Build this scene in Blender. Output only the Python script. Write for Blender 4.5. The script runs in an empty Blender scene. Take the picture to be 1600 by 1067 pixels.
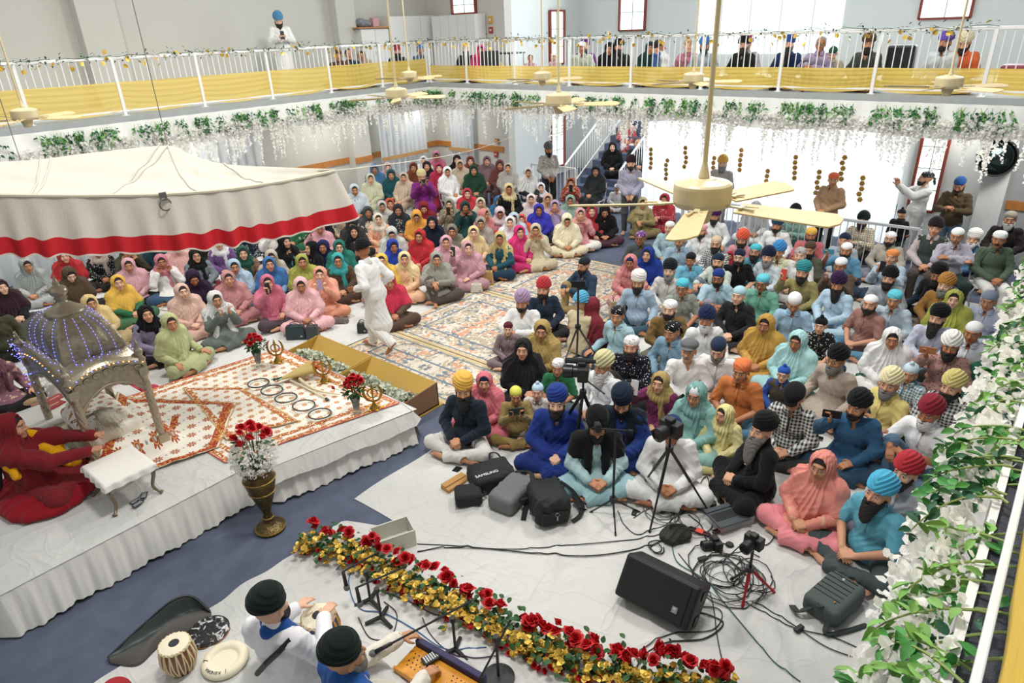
import bpy, bmesh, math, random
import numpy as np
from mathutils import Vector, Matrix, Euler
import openvdb as vdb
random.seed(7); np.random.seed(7)
SC = bpy.context.scene; COL = SC.collection
PI = math.pi
# ---------------------------------------------------------------- camera
# hall frame: X runs along the balcony with the cabinets, Y along the rug side, Z up, camera on the near balcony
H = 4.3338; FPX = 1049.13
F = np.array([0.68673995, 0.59141013, -0.42263731]); R = np.array([0.6400144, -0.76760244, -0.03417683]); U = np.array([0.34462995, 0.24702337, 0.90565427])
CAMP = np.array([0, 0, H])
cd = bpy.data.cameras.new('camera'); cam = bpy.data.objects.new('camera', cd); COL.objects.link(cam)
cd.sensor_fit = 'HORIZONTAL'; cd.sensor_width = 36; cd.lens = FPX*36/1600; cd.clip_start = .05; cd.clip_end = 120
cam.matrix_world = Matrix(((R[0], U[0], -F[0], 0), (R[1], U[1], -F[1], 0), (R[2], U[2], -F[2], H), (0, 0, 0, 1)))
SC.camera = cam
# ---------------------------------------------------------------- world, light, exposure
wd = bpy.data.worlds.new('world'); SC.world = wd; wd.use_nodes = True
wd.node_tree.nodes['Background'].inputs[0].default_value = (.93, .97, 1, 1); wd.node_tree.nodes['Background'].inputs[1].default_value = .42
SC.view_settings.view_transform = 'Standard'; SC.view_settings.look = 'None'; SC.view_settings.gamma = 1
SC.view_settings.exposure = 0.32
try:
    SC.view_settings.use_curve_mapping = False
    SC.cycles.use_denoising = True; SC.cycles.max_bounces = 6; SC.cycles.transparent_max_bounces = 16
    SC.cycles.diffuse_bounces = 3
except Exception: pass
def area(name, loc, size, power, rot=(0, 0, 0), col=(1, .97, .92), sy=None):
    l = bpy.data.lights.new(name, 'AREA'); l.size = size; l.energy = power; l.color = col
    if sy: l.shape = 'RECTANGLE'; l.size_y = sy
    o = bpy.data.objects.new(name, l); COL.objects.link(o); o.location = loc; o.rotation_euler = rot; return o
# unseen overhead area lights, added as key light for the tall hall
for x in (3, 9):
    for y in (3, 9.5): area('hall_overhead_key', (x, y, 8.2), 1.0, 235)
# fill lights added to brighten people and walls below the balconies
for x in (3, 7, 11, 14): area('under_balcony_fill', (x, 14.9, 2.88), .8, 38)
for x, y in ((15.3, 2), (15.3, 6), (15.3, 10), (13.7, .6)): area('under_balcony_fill', (x, y, 2.88), .8, 34)
# daylight through the windows of the far wall
area('window_daylight', (18.6, 6, 5.6), 4, 650, (0, PI/2+.35, 0), (.9, .96, 1), 9)
area('window_daylight', (18.4, 6, 1.5), 2.2, 300, (0, PI/2, 0), (.9, .96, 1), 9)
# ---------------------------------------------------------------- helpers
def at(x, y, z):
    d = F + R*(x-800)/FPX - U*(y-533.5)/FPX; return CAMP + d*((z-H)/d[2])
def atY(x, y, Y):
    d = F + R*(x-800)/FPX - U*(y-533.5)/FPX; return CAMP + d*(Y/d[1])
def atX(x, y, X):
    d = F + R*(x-800)/FPX - U*(y-533.5)/FPX; return CAMP + d*(X/d[0])
def lin(c):
    return c/12.92 if c <= .04045 else ((c+.055)/1.055)**2.4
def hexc(s):
    if len(s) == 3: s = ''.join(c*2 for c in s)
    return tuple(lin(int(s[i:i+2], 16)/255) for i in (0, 2, 4)) + (1,)
def prop(o, label=None, cat=None, group=None, kind=None):
    if label: o['label'] = label
    if cat: o['category'] = cat
    if group: o['group'] = group
    if kind: o['kind'] = kind
    return o
def empty(name, loc=(0, 0, 0), rz=0, label=None, cat=None, group=None):
    o = bpy.data.objects.new(name, None); COL.objects.link(o); o.empty_display_size = .1
    o.location = loc; o.rotation_euler = (0, 0, rz); return prop(o, label, cat, group)
def link(name, me, parent=None, color=None, mats=None, loc=None, rot=None, scale=None):
    o = bpy.data.objects.new(name, me); COL.objects.link(o)
    if parent: o.parent = parent
    if color: o.color = color if len(color) == 4 else tuple(color)+(1,)
    if mats:
        if not isinstance(mats, (list, tuple)): mats = [mats]
        if len(me.materials) == 0:
            for m in mats: me.materials.append(m)
        else:
            for i, m in enumerate(mats):
                if me.materials[i] != m: o.material_slots[i].link = 'OBJECT'; o.material_slots[i].material = m
    if loc is not None: o.location = loc
    if rot is not None: o.rotation_euler = rot
    if scale is not None: o.scale = (scale,)*3 if not hasattr(scale, '__len__') else scale
    return o
def ctree(o, parent=None):
    c = o.copy(); COL.objects.link(c); c.parent = parent
    for ch in list(o.children): ctree(ch, c)
    return c
class MB:
    """collects shapes in one mesh"""
    def __init__(s): s.v = []; s.f = []; s.m = []
    def add(s, vs, fs, m=0):
        n = len(s.v); s.v += [tuple(map(float, p)) for p in vs]; s.f += [tuple(i+n for i in q) for q in fs]; s.m += [m]*len(fs); return s
    def box(s, c, d, rz=0, rot=None, m=0, taper=1):
        hx, hy, hz = [k/2 for k in d]; P = [(sx*hx*(taper if sz > 0 else 1), sy*hy*(taper if sz > 0 else 1), sz*hz) for sz in (-1, 1) for sx, sy in ((-1, -1), (1, -1), (1, 1), (-1, 1))]
        M = rot if rot is not None else Matrix.Rotation(rz, 3, 'Z')
        P = [M @ Vector(p) + Vector(c) for p in P]
        return s.add(P, [(3, 2, 1, 0), (4, 5, 6, 7), (0, 1, 5, 4), (1, 2, 6, 5), (2, 3, 7, 6), (3, 0, 4, 7)], m)
    def tube(s, pts, r, n=8, m=0, cap=True, closed=False):
        pts = [Vector(p) for p in pts]; k = len(pts); rs = r if hasattr(r, '__len__') else [r]*k
        V = []; prev = None
        for i, p in enumerate(pts):
            if closed: t = (pts[(i+1) % k]-pts[i-1])
            else: t = pts[min(i+1, k-1)]-pts[max(i-1, 0)]
            if t.length < 1e-9: t = Vector((0, 0, 1))
            t.normalize()
            a = prev if prev is not None else (Vector((0, 0, 1)) if abs(t.z) < .9 else Vector((1, 0, 0)))
            a = (a - t*a.dot(t)); a = a.normalized() if a.length > 1e-6 else t.orthogonal().normalized()
            b = t.cross(a); prev = a
            V += [p + (a*math.cos(2*PI*j/n)+b*math.sin(2*PI*j/n))*rs[i] for j in range(n)]
        fs = []
        for i in range(k if closed else k-1):
            i2 = (i+1) % k
            fs += [(i*n+j, i*n+(j+1) % n, i2*n+(j+1) % n, i2*n+j) for j in range(n)]
        if cap and not closed: fs += [tuple(range(n))[::-1], tuple((k-1)*n+j for j in range(n))]
        return s.add(V, fs, m)
    def lathe(s, prof, c=(0, 0, 0), n=24, m=0, rot=None, sx=1, sy=1, flute=0, nfl=0):
        V = []; k = len(prof)
        for r, z in prof:
            for j in range(n):
                a = 2*PI*j/n; rr = max(r, 1e-4)*(1+flute*math.cos(nfl*a) if nfl else 1)
                p = Vector((rr*math.cos(a)*sx, rr*math.sin(a)*sy, z))
                if rot is not None: p = rot @ p
                V.append(p + Vector(c))
        fs = [(i*n+j, i*n+(j+1) % n, (i+1)*n+(j+1) % n, (i+1)*n+j) for i in range(k-1) for j in range(n)]
        fs += [tuple(range(n))[::-1], tuple((k-1)*n+j for j in range(n))]
        return s.add(V, fs, m)
    def grid(s, fn, nu, nv, m=0, back=None):
        V = [fn(i/nu, j/nv) for i in range(nu+1) for j in range(nv+1)]
        fs = [(i*(nv+1)+j, (i+1)*(nv+1)+j, (i+1)*(nv+1)+j+1, i*(nv+1)+j+1) for i in range(nu) for j in range(nv)]
        return s.add(V, fs, m)
    def mesh(s, name, smooth=True):
        me = bpy.data.meshes.new(name); me.from_pydata(s.v, [], s.f); me.update()
        if any(s.m): me.polygons.foreach_set('material_index', s.m)
        if smooth: me.polygons.foreach_set('use_smooth', [True]*len(me.polygons))
        return me
    def build(s, name, mats, parent=None, smooth=False, bevel=0, solid=0, sub=0, color=None, loc=None, rot=None, wn=False):
        o = link(name, s.mesh(name, smooth), parent, color, mats, loc, rot)
        if solid: md = o.modifiers.new('s', 'SOLIDIFY'); md.thickness = solid; md.offset = 0
        if bevel: md = o.modifiers.new('b', 'BEVEL'); md.width = bevel; md.segments = 2; md.limit_method = 'ANGLE'; md.harden_normals = False
        if sub: md = o.modifiers.new('u', 'SUBSURF'); md.levels = sub; md.render_levels = sub
        return o
# ---------------------------------------------------------------- materials
MATS = {}
def mat(name, col=(.8, .8, .8), rough=.6, metal=0, emit=0, alpha=1, trans=0, bump=0, bscale=40, var=0, vscale=6, objcol=False, sheen=0, spec=.5, coat=0, ecol=None, bstretch=None, transl=0):
    if name in MATS: return MATS[name]
    m = bpy.data.materials.new(name); m.use_nodes = True; nt = m.node_tree; b = nt.nodes['Principled BSDF']; MATS[name] = m
    if isinstance(col, str): col = hexc(col)
    if len(col) == 3: col = tuple(col)+(1,)
    b.inputs['Roughness'].default_value = rough; b.inputs['Metallic'].default_value = metal
    b.inputs['Specular IOR Level'].default_value = spec; b.inputs['Base Color'].default_value = col
    if sheen: b.inputs['Sheen Weight'].default_value = sheen
    if coat: b.inputs['Coat Weight'].default_value = coat
    if alpha < 1: b.inputs['Alpha'].default_value = alpha
    if trans: b.inputs['Transmission Weight'].default_value = trans
    if emit:
        b.inputs['Emission Color'].default_value = ecol or col; b.inputs['Emission Strength'].default_value = emit
    src = None
    tc = nt.nodes.new('ShaderNodeTexCoord')
    if objcol:
        oi = nt.nodes.new('ShaderNodeObjectInfo'); src = oi.outputs['Color']; nt.links.new(src, b.inputs['Base Color'])
    if var:
        nz = nt.nodes.new('ShaderNodeTexNoise'); nz.inputs['Scale'].default_value = vscale; nz.inputs['Detail'].default_value = 5
        nt.links.new(tc.outputs['Object'], nz.inputs['Vector'])
        mr = nt.nodes.new('ShaderNodeMapRange'); mr.inputs[1].default_value = .3; mr.inputs[2].default_value = .7; mr.inputs[3].default_value = 1-var; mr.inputs[4].default_value = 1+var
        nt.links.new(nz.outputs[0], mr.inputs[0])
        mx = nt.nodes.new('ShaderNodeVectorMath'); mx.operation = 'SCALE'
        if src: nt.links.new(src, mx.inputs[0])
        else: mx.inputs[0].default_value = col[:3]
        nt.links.new(mr.outputs[0], mx.inputs['Scale']); src = mx.outputs[0]; nt.links.new(src, b.inputs['Base Color'])
    if bump:
        nb = nt.nodes.new('ShaderNodeTexNoise'); nb.inputs['Scale'].default_value = bscale; nb.inputs['Detail'].default_value = 4
        if bstretch:
            mp = nt.nodes.new('ShaderNodeMapping'); mp.inputs['Scale'].default_value = bstretch; nt.links.new(tc.outputs['Object'], mp.inputs[0]); nt.links.new(mp.outputs[0], nb.inputs['Vector'])
        else: nt.links.new(tc.outputs['Object'], nb.inputs['Vector'])
        bp = nt.nodes.new('ShaderNodeBump'); bp.inputs['Strength'].default_value = bump; bp.inputs['Distance'].default_value = .01
        nt.links.new(nb.outputs[0], bp.inputs['Height']); nt.links.new(bp.outputs[0], b.inputs['Normal'])
    if transl:
        tr = nt.nodes.new('ShaderNodeBsdfTranslucent'); tr.inputs[0].default_value = col; ms = nt.nodes.new('ShaderNodeMixShader'); ms.inputs[0].default_value = transl
        out = nt.nodes['Material Output']; nt.links.new(b.outputs[0], ms.inputs[1]); nt.links.new(tr.outputs[0], ms.inputs[2]); nt.links.new(ms.outputs[0], out.inputs[0])
        if src: nt.links.new(src, tr.inputs[0])
    m.diffuse_color = col
    return m
def N(m, t, **kw):
    n = m.node_tree.nodes.new(t)
    for k, v in kw.items():
        if k in n.inputs: n.inputs[k].default_value = v
        else: setattr(n, k, v)
    return n
def L(m, a, b): m.node_tree.links.new(a, b)
def ramp(m, src, stops, interp='LINEAR'):
    r = N(m, 'ShaderNodeValToRGB'); r.color_ramp.interpolation = interp; cr = r.color_ramp
    while len(cr.elements) < len(stops): cr.elements.new(.5)
    for e, (p, c) in zip(cr.elements, stops):
        e.position = p; e.color = hexc(c) if isinstance(c, str) else (c, c, c, 1)
    L(m, src, r.inputs[0]); return r
def mixc(m, fac, a, b, mode='MIX'):
    n = N(m, 'ShaderNodeMix'); n.data_type = 'RGBA'; n.blend_type = mode
    for s, i in ((fac, 0), (a, 6), (b, 7)):
        if isinstance(s, (int, float)): n.inputs[i].default_value = s
        elif isinstance(s, str): n.inputs[i].default_value = hexc(s)
        elif isinstance(s, tuple): n.inputs[i].default_value = s
        else: L(m, s, n.inputs[i])
    return n.outputs[2]
def vscaled(m, src, k):
    n = N(m, 'ShaderNodeVectorMath'); n.operation = 'SCALE'; L(m, src, n.inputs[0])
    n.inputs['Scale'].default_value = k; return n.outputs[0]
def math_(m, op, a, b=None):
    n = N(m, 'ShaderNodeMath'); n.operation = op
    for i, s in enumerate((a, b)):
        if s is None: continue
        if isinstance(s, (int, float)): n.inputs[i].default_value = s
        else: L(m, s, n.inputs[i])
    return n.outputs[0]
# ================================================================ people: bodies and clothes as smooth blended surfaces
HS = 1.07
class Field:
    def __init__(s, lo, hi, h):
        s.lo = np.array(lo, np.float32); s.h = h; s.n = np.ceil((np.array(hi)-lo)/h).astype(int)+1
        s.a = np.full(tuple(s.n), .5, np.float32); s.fr = None; s.fs = 1.
        s.ax = [s.lo[i]+h*np.arange(s.n[i], dtype=np.float32) for i in range(3)]
    def frame(s, M=None, T=None, sc=1.):
        s.fs = sc; s.fr = None if M is None else (np.array(M, np.float32), np.array(T, np.float32))
    def _sub(s, c, rad):
        c = np.array(c, float)
        if s.fr: c = s.fr[0] @ (c*s.fs) + s.fr[1]
        rad = np.array(rad, float) if hasattr(rad, '__len__') else np.full(3, rad)
        if s.fr: rad = np.full(3, np.max(rad)*s.fs)
        i0 = np.clip(np.floor((c-rad-s.lo)/s.h).astype(int), 0, s.n); i1 = np.clip(np.ceil((c+rad-s.lo)/s.h).astype(int)+1, 0, s.n)
        if (i1 <= i0).any(): return None
        sl = tuple(slice(a, b) for a, b in zip(i0, i1)); X = s.ax[0][sl[0]][:, None, None]; Y = s.ax[1][sl[1]][None, :, None]; Z = s.ax[2][sl[2]][None, None, :]
        if s.fr:
            M, T = s.fr; X = X-T[0]; Y = Y-T[1]; Z = Z-T[2]
            X, Y, Z = ((M[0, i]*X+M[1, i]*Y+M[2, i]*Z)/s.fs for i in range(3))
        return sl, X, Y, Z
    def op(s, sl, d, k, mode):
        a = s.a[sl]; d = d*s.fs
        if mode == 'sub': d = -d; a2, b = -a, -d; sg = -1
        elif mode == 'and': a2, b = -a, -d; sg = -1
        else: a2, b = a, d; sg = 1
        if k > 0:
            h = np.maximum(k-np.abs(a2-b), 0)/k; r = np.minimum(a2, b)-h*h*k*.25
        else: r = np.minimum(a2, b)
        s.a[sl] = sg*r
    def ell(s, c, r, k=.02, mode='or', M=None):
        r = np.array(r, float) if hasattr(r, '__len__') else np.full(3, float(r))
        q = s._sub(c, (r if M is None else np.full(3, r.max()))+k+.03)
        if not q: return s
        sl, X, Y, Z = q; X = X-c[0]; Y = Y-c[1]; Z = Z-c[2]
        if M is not None: X, Y, Z = (M[0][i]*X+M[1][i]*Y+M[2][i]*Z for i in range(3))
        k0 = np.sqrt((X/r[0])**2+(Y/r[1])**2+(Z/r[2])**2); k1 = np.sqrt((X/r[0]**2)**2+(Y/r[1]**2)**2+(Z/r[2]**2)**2)+1e-6
        s.op(sl, k0*(k0-1)/k1, k, mode); return s
    def cap(s, a, b, ra, rb=None, k=.02, mode='or', sy=1.):
        rb = ra if rb is None else rb; a = np.array(a, float); b = np.array(b, float)
        q = s._sub((a+b)/2, np.abs(a-b)/2+max(ra, rb)+k+.03)
        if not q: return s
        sl, X, Y, Z = q; d = b-a; L2 = max(float(d@d), 1e-9); X = X-a[0]; Y = Y-a[1]; Z = Z-a[2]
        t = np.clip((X*d[0]+Y*d[1]+Z*d[2])/L2, 0, 1)
        s.op(sl, np.sqrt((X-t*d[0])**2+(Y-t*d[1])**2+(Z-t*d[2])**2)-(ra+(rb-ra)*t), k, mode); return s
    def path(s, P, rs, k=.02, mode='or'):
        for i in range(len(P)-1): s.cap(P[i], P[i+1], rs[i], rs[i+1], k, mode)
        return s
    def box(s, c, hd, r=.01, k=.01, mode='or', M=None):
        q = s._sub(c, (np.array(hd) if M is None else np.full(3, np.linalg.norm(hd)))+k+r+.03)
        if not q: return s
        sl, X, Y, Z = q; X = X-c[0]; Y = Y-c[1]; Z = Z-c[2]
        if M is not None: X, Y, Z = (M[0][i]*X+M[1][i]*Y+M[2][i]*Z for i in range(3))
        X = np.abs(X)-hd[0]+r; Y = np.abs(Y)-hd[1]+r; Z = np.abs(Z)-hd[2]+r
        d = np.sqrt(np.maximum(X, 0)**2+np.maximum(Y, 0)**2+np.maximum(Z, 0)**2)+np.minimum(np.maximum(X, np.maximum(Y, Z)), 0)-r
        s.op(sl, d, k, mode); return s
    def plane(s, n, d, k=.0, fr=False):
        """keep the side where n.p < d"""
        sl = (slice(None),)*3; X = s.ax[0][:, None, None]; Y = s.ax[1][None, :, None]; Z = s.ax[2][None, None, :]
        if s.fr:
            M, T = s.fr; X = X-T[0]; Y = Y-T[1]; Z = Z-T[2]; X, Y, Z = ((M[0, i]*X+M[1, i]*Y+M[2, i]*Z)/s.fs for i in range(3))
        s.op(sl, n[0]*X+n[1]*Y+n[2]*Z-d, k, 'and'); return s
    def fold(s, amp, waves, seed=0):
        """cloth folds: waves = ((kx,ky,kz,weight)...) in radians per metre"""
        rr = np.random.RandomState(seed); X = s.ax[0][:, None, None]; Y = s.ax[1][None, :, None]; Z = s.ax[2][None, None, :]
        w1 = .03*np.sin(13*Y+9*Z+rr.rand()*6); w2 = .03*np.sin(11*X-12*Z+rr.rand()*6); w3 = .03*np.sin(14*X+10*Y+rr.rand()*6)
        t = 0
        for kx, ky, kz, w in waves: t = t + w*(2.2*np.abs(np.sin(.5*(kx*(X+1.6*w1)+ky*(Y+1.6*w2)+kz*(Z+1.6*w3))+rr.rand()*6.28))-1)*(.45+.55*np.sin(7*X+9*Y+8*Z+rr.rand()*6.28))
        s.a += (amp*t).astype(np.float32); return s
    def drape(s, c, n, amp, tw=6.):
        X = s.ax[0][:, None, None]-c[0]; Y = s.ax[1][None, :, None]-c[1]; Z = s.ax[2][None, None, :]
        a = np.arctan2(X, Y); r = np.clip(np.sqrt(X*X+Y*Y)*7, 0, 1); s.a += (amp*r*(2.2*np.abs(np.sin(.5*n*a+tw*Z+.9*np.sin(7*Z+3*a)))-1)).astype(np.float32); return s
    def mesh(s, name, adapt=0.0, attr=None):
        s.a[0], s.a[-1] = .5, .5; s.a[:, 0], s.a[:, -1] = .5, .5; s.a[:, :, 0], s.a[:, :, -1] = .5, .5
        m = 4*s.h; g = vdb.FloatGrid(m); g.copyFromArray(np.clip(s.a, -m, m)); 
        P, T, Q = g.convertToPolygons(isovalue=0, adaptivity=adapt)
        P = P*s.h+s.lo
        me = bpy.data.meshes.new(name); nv = len(P); nt, nq = len(T), len(Q)
        me.vertices.add(nv); me.vertices.foreach_set('co', P.astype(np.float32).ravel())
        idx = np.concatenate([Q[:, ::-1].ravel(), T[:, ::-1].ravel()]).astype(np.int32) if nt else Q[:, ::-1].ravel().astype(np.int32)
        me.loops.add(len(idx)); me.loops.foreach_set('vertex_index', idx)
        me.polygons.add(nq+nt); ls = np.concatenate([np.arange(nq)*4, nq*4+np.arange(nt)*3]).astype(np.int32)
        me.polygons.foreach_set('loop_start', ls); me.polygons.foreach_set('use_smooth', np.ones(nq+nt, bool))
        me.update(calc_edges=True)
        if attr is not None:
            c = me.color_attributes.new('fm', 'FLOAT_COLOR', 'POINT'); c.data.foreach_set('color', attr(P).astype(np.float32).ravel())
        return me

# ---- materials of people
def skin_mat():
    m = mat('skin', (.5, .3, .2), .55, objcol=True, spec=.3, bump=.05, bscale=60); b = m.node_tree.nodes['Principled BSDF']
    oi = [n for n in m.node_tree.nodes if n.type == 'OBJECT_INFO'][0]
    at_ = N(m, 'ShaderNodeAttribute', attribute_name='fm'); sp = N(m, 'ShaderNodeSeparateColor'); L(m, at_.outputs['Color'], sp.inputs[0])
    c = mixc(m, 1.0, oi.outputs['Color'], (.78, .42, .42, 1), 'MULTIPLY')
    c = mixc(m, sp.outputs[2], oi.outputs['Color'], c)
    c = mixc(m, sp.outputs[1], c, (.75, .72, .68, 1)); c = mixc(m, sp.outputs[0], c, (.012, .008, .006, 1))
    L(m, c, b.inputs['Base Color']); return m
SKIN = skin_mat()
def cloth_mat(name, kind):
    m = mat(name, (.8, .8, .8), .85, objcol=True, spec=.15, bump=.45, bscale=30, sheen=.1); b = m.node_tree.nodes['Principled BSDF']
    if kind == 'plain': return m
    oi = [n for n in m.node_tree.nodes if n.type == 'OBJECT_INFO'][0]; tc = [n for n in m.node_tree.nodes if n.type == 'TEX_COORD'][0]
    col = oi.outputs['Color']
    if kind in ('floral', 'spots'):
        v = N(m, 'ShaderNodeTexVoronoi', Scale=(32 if kind == 'floral' else 40)); L(m, tc.outputs['Object'], v.inputs['Vector'])
        r = ramp(m, v.outputs['Distance'], [(.0, 1.), (.30 if kind == 'floral' else .24, 1.), (.36 if kind == 'floral' else .3, 0.)])
        hs = N(m, 'ShaderNodeSeparateColor'); L(m, v.outputs['Color'], hs.inputs[0])
        k = ramp(m, hs.outputs[0], [(.3, 0.), (.35, 1.)])
        f = math_(m, 'MULTIPLY', r.outputs[0], k.outputs[0])
        inv = mixc(m, math_(m, 'GREATER_THAN', math_(m, 'ADD', lum(m, col), 0), .22), (.75, .72, .66, 1), (.18, .09, .08, 1))
        c = mixc(m, f, col, inv)
    elif kind in ('check', 'stripe'):
        sx = N(m, 'ShaderNodeSeparateXYZ'); L(m, tc.outputs['Object'], sx.inputs[0]); fs = []
        for i in ((0, 2) if kind == 'check' else (0,)):
            w = math_(m, 'SINE', math_(m, 'MULTIPLY', sx.outputs[i], 170 if kind == 'check' else 420)); fs.append(ramp(m, math_(m, 'ADD', math_(m, 'MULTIPLY', w, .5), .5), [(.45, 0.), (.55, 1.)]).outputs[0])
        f = fs[0] if len(fs) == 1 else math_(m, 'MULTIPLY', math_(m, 'ADD', fs[0], fs[1]), .5)
        c = mixc(m, math_(m, 'MULTIPLY', f, .85 if kind == 'check' else .35), col, (.85, .85, .82, 1) if kind == 'check' else (.35, .38, .55, 1))
    elif kind == 'border':
        z = N(m, 'ShaderNodeTexNoise', Scale=14); L(m, tc.outputs['Object'], z.inputs['Vector'])
        c = mixc(m, ramp(m, z.outputs[0], [(.55, 0.), (.62, 1.)]).outputs[0], col, mixc(m, .5, col, (.8, .6, .35, 1)))
    L(m, c, b.inputs['Base Color']); return m
def lum(m, c):
    n = N(m, 'ShaderNodeRGBToBW'); L(m, c, n.inputs[0]); return n.outputs[0]
CL = {k: cloth_mat('cloth_'+k, k) for k in ('plain', 'floral', 'spots', 'check', 'stripe', 'border')}
HAIR = mat('hair', (.02, .015, .012), .6, objcol=True, bump=.8, bscale=60, bstretch=(6, 6, 1))
EDGE = mat('dark_plastic', '151617', .4)

# ---- poses.  origin: floor below the pelvis; the person faces -Y; index 0 = their right (-X), 1 = their left (+X)
def rotz(a): c, s = math.cos(a), math.sin(a); return np.array([[c, -s, 0], [s, c, 0], [0, 0, 1.]])
def rotx(a): c, s = math.cos(a), math.sin(a); return np.array([[1, 0, 0], [0, c, -s], [0, s, c.real]])
def V3(*a): return np.array(a, float)
def skel(pose, yaw=0, tilt=0):
    S = {}; bz = 0.; lean = 0.
    if pose[0] == 'h': bz = .40
    if pose[0] in 'sw': bz = .80
    pel = V3(0, .04, .12+bz)
    if pose[0] in 'cntpqb': lean = -.04
    if pose == 'b': lean = -.09
    if pose[0] in 'sw': lean = 0.02
    if pose == 'w': lean = -.10
    S['pel'] = pel; S['chest'] = pel+V3(0, lean*.6, .30); S['neck'] = pel+V3(0, lean+.01, .49)
    S['hc'] = S['neck']+V3(0, -.02+lean*.3, .145); S['hm'] = rotz(math.radians(yaw)) @ rotx(math.radians(tilt))
    sh = [S['neck']+V3(s*.168, .01, -.058) for s in (-1, 1)]
    el = [pel+V3(s*.255, -.05+lean, .20) for s in (-1, 1)]; wr = [V3(s*.07, -.25, .235+bz) for s in (-1, 1)]
    hd = [V3(-s*.8, -.5, -.15) for s in (-1, 1)]; hn = [V3(0, -.4, 1.)]*2; curl = [.5, .5]
    hip = [pel+V3(s*.09, 0, -.01) for s in (-1, 1)]
    kn = [V3(s*.345, -.235, .125) for s in (-1, 1)]; an = [V3(-s*.10, -.335-.03*(s > 0), .062) for s in (-1, 1)]; to = [V3(-s*.27, -.31, .04) for s in (-1, 1)]
    if pose == 't': wr = [V3(s*.25, -.21, .23) for s in (-1, 1)]; hd = [V3(s*.25, -.9, -.25) for s in (-1, 1)]; el = [pel+V3(s*.27, .0, .19) for s in (-1, 1)]; curl = [.25, .25]
    if pose == 'n':
        kn[0] = V3(-.17, -.26, .43); an[0] = V3(-.12, -.36, .075); to[0] = V3(-.13, -.53, .035)
        el[0] = pel+V3(-.27, -.14, .26); wr[0] = V3(-.13, -.38, .44); hd[0] = V3(.4, -.6, -.5); hn[0] = V3(0, -.5, .9)
        wr[1] = V3(-.02, -.33, .40); el[1] = pel+V3(.24, -.14, .19); hd[1] = V3(-.8, -.3, .1)
    if pose[0] == 'p': el = [pel+V3(s*.22, -.17, .24) for s in (-1, 1)]; wr = [V3(s*.075, -.37, .60) for s in (-1, 1)]; hd = [V3(-s*.25, -.12, .9) for s in (-1, 1)]; hn = [V3(-s, .2, 0) for s in (-1, 1)]; curl = [.9, .9]
    if pose[0] == 'q' or pose == 'hq': el[0] = pel+V3(-.30, -.17, .37); wr[0] = pel+V3(-.22, -.36, .57); hd[0] = V3(.15, -.15, .9); hn[0] = V3(1, 0, 0); curl[0] = .9
    if pose == 'b': wr = [V3(s*.09, -.30, .24) for s in (-1, 1)]; el = [pel+V3(s*.25, -.13, .19) for s in (-1, 1)]
    if pose == 'a': # hands up at the scarf
        el = [pel+V3(s*.25, -.16, .26) for s in (-1, 1)]; wr = [S['neck']+V3(s*.13, -.17, -.02) for s in (-1, 1)]; hd = [V3(-s*.5, .3, .8) for s in (-1, 1)]; hn = [V3(0, 1, 0)]*2; curl = [.8, .8]
    if pose[0] == 'h':
        kn = [V3(s*.12, -.42, .49) for s in (-1, 1)]; an = [V3(s*.11, -.40, .08) for s in (-1, 1)]; to = [V3(s*.13, -.56, .035) for s in (-1, 1)]
        wr = [V3(s*.07, -.27, .62) for s in (-1, 1)]; el = [pel+V3(s*.25, -.06, .19) for s in (-1, 1)]
        if pose == 'hp': el = [pel+V3(s*.24, -.17, .25) for s in (-1, 1)]; wr = [V3(s*.07, -.36, 1.05) for s in (-1, 1)]; hd = [V3(-s*.25, -.12, .9) for s in (-1, 1)]; hn = [V3(-s, .2, 0) for s in (-1, 1)]; curl = [.9, .9]
        if pose == 'hx': wr = [V3(s*-.10, -.17, .83+.03*s) for s in (-1, 1)]; el = [pel+V3(s*.25, -.10, .27) for s in (-1, 1)]; hd = [V3(-s*.95, .1, .15) for s in (-1, 1)]
    if pose[0] == 's':
        kn = [V3(s*.10, .0, .49) for s in (-1, 1)]; an = [V3(s*.10, .05, .085) for s in (-1, 1)]; to = [V3(s*.13, -.12, .035) for s in (-1, 1)]
        el = [pel+V3(s*.24, .02, .20) for s in (-1, 1)]; wr = [V3(s*.07, -.20, 1.03) for s in (-1, 1)]
        if pose == 'sp': wr = [V3(s*.05, -.27, 1.17) for s in (-1, 1)]; el = [pel+V3(s*.24, -.05, .20) for s in (-1, 1)]; hd = [V3(-s*.5, -.4, .6) for s in (-1, 1)]; curl = [.8, .8]
        if pose == 'sq': wr = [V3(s*.05, -.38, 1.44) for s in (-1, 1)]; el = [pel+V3(s*.20, -.20, .35) for s in (-1, 1)]; hd = [V3(-s*.3, -.3, .8) for s in (-1, 1)]; hn = [V3(-s, .2, 0) for s in (-1, 1)]; curl = [.9, .9]
        if pose == 'sl': wr = [V3(s*.08, -.16, .93) for s in (-1, 1)]; el = [pel+V3(s*.23, .03, .17) for s in (-1, 1)]; hd = [V3(-s*.5, -.2, -.8) for s in (-1, 1)]
    if pose == 'w':
        hip = [pel+V3(s*.09, 0, -.02) for s in (-1, 1)]; kn = [V3(-.10, -.10, .48), V3(.10, -.03, .47)]; an = [V3(-.09, -.20, .09), V3(.10, .32, .22)]; to = [V3(-.10, -.38, .045), V3(.11, .22, .05)]
        el = [pel+V3(-.24, .10, .22), pel+V3(.25, .04, .21)]; wr = [pel+V3(-.24, -.08, .06), pel+V3(.20, -.17, .13)]; hd = [V3(0, -.5, -.7), V3(-.2, -.8, -.2)]; hn = [V3(1, 0, 0), V3(-1, 0, 0)]
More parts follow.
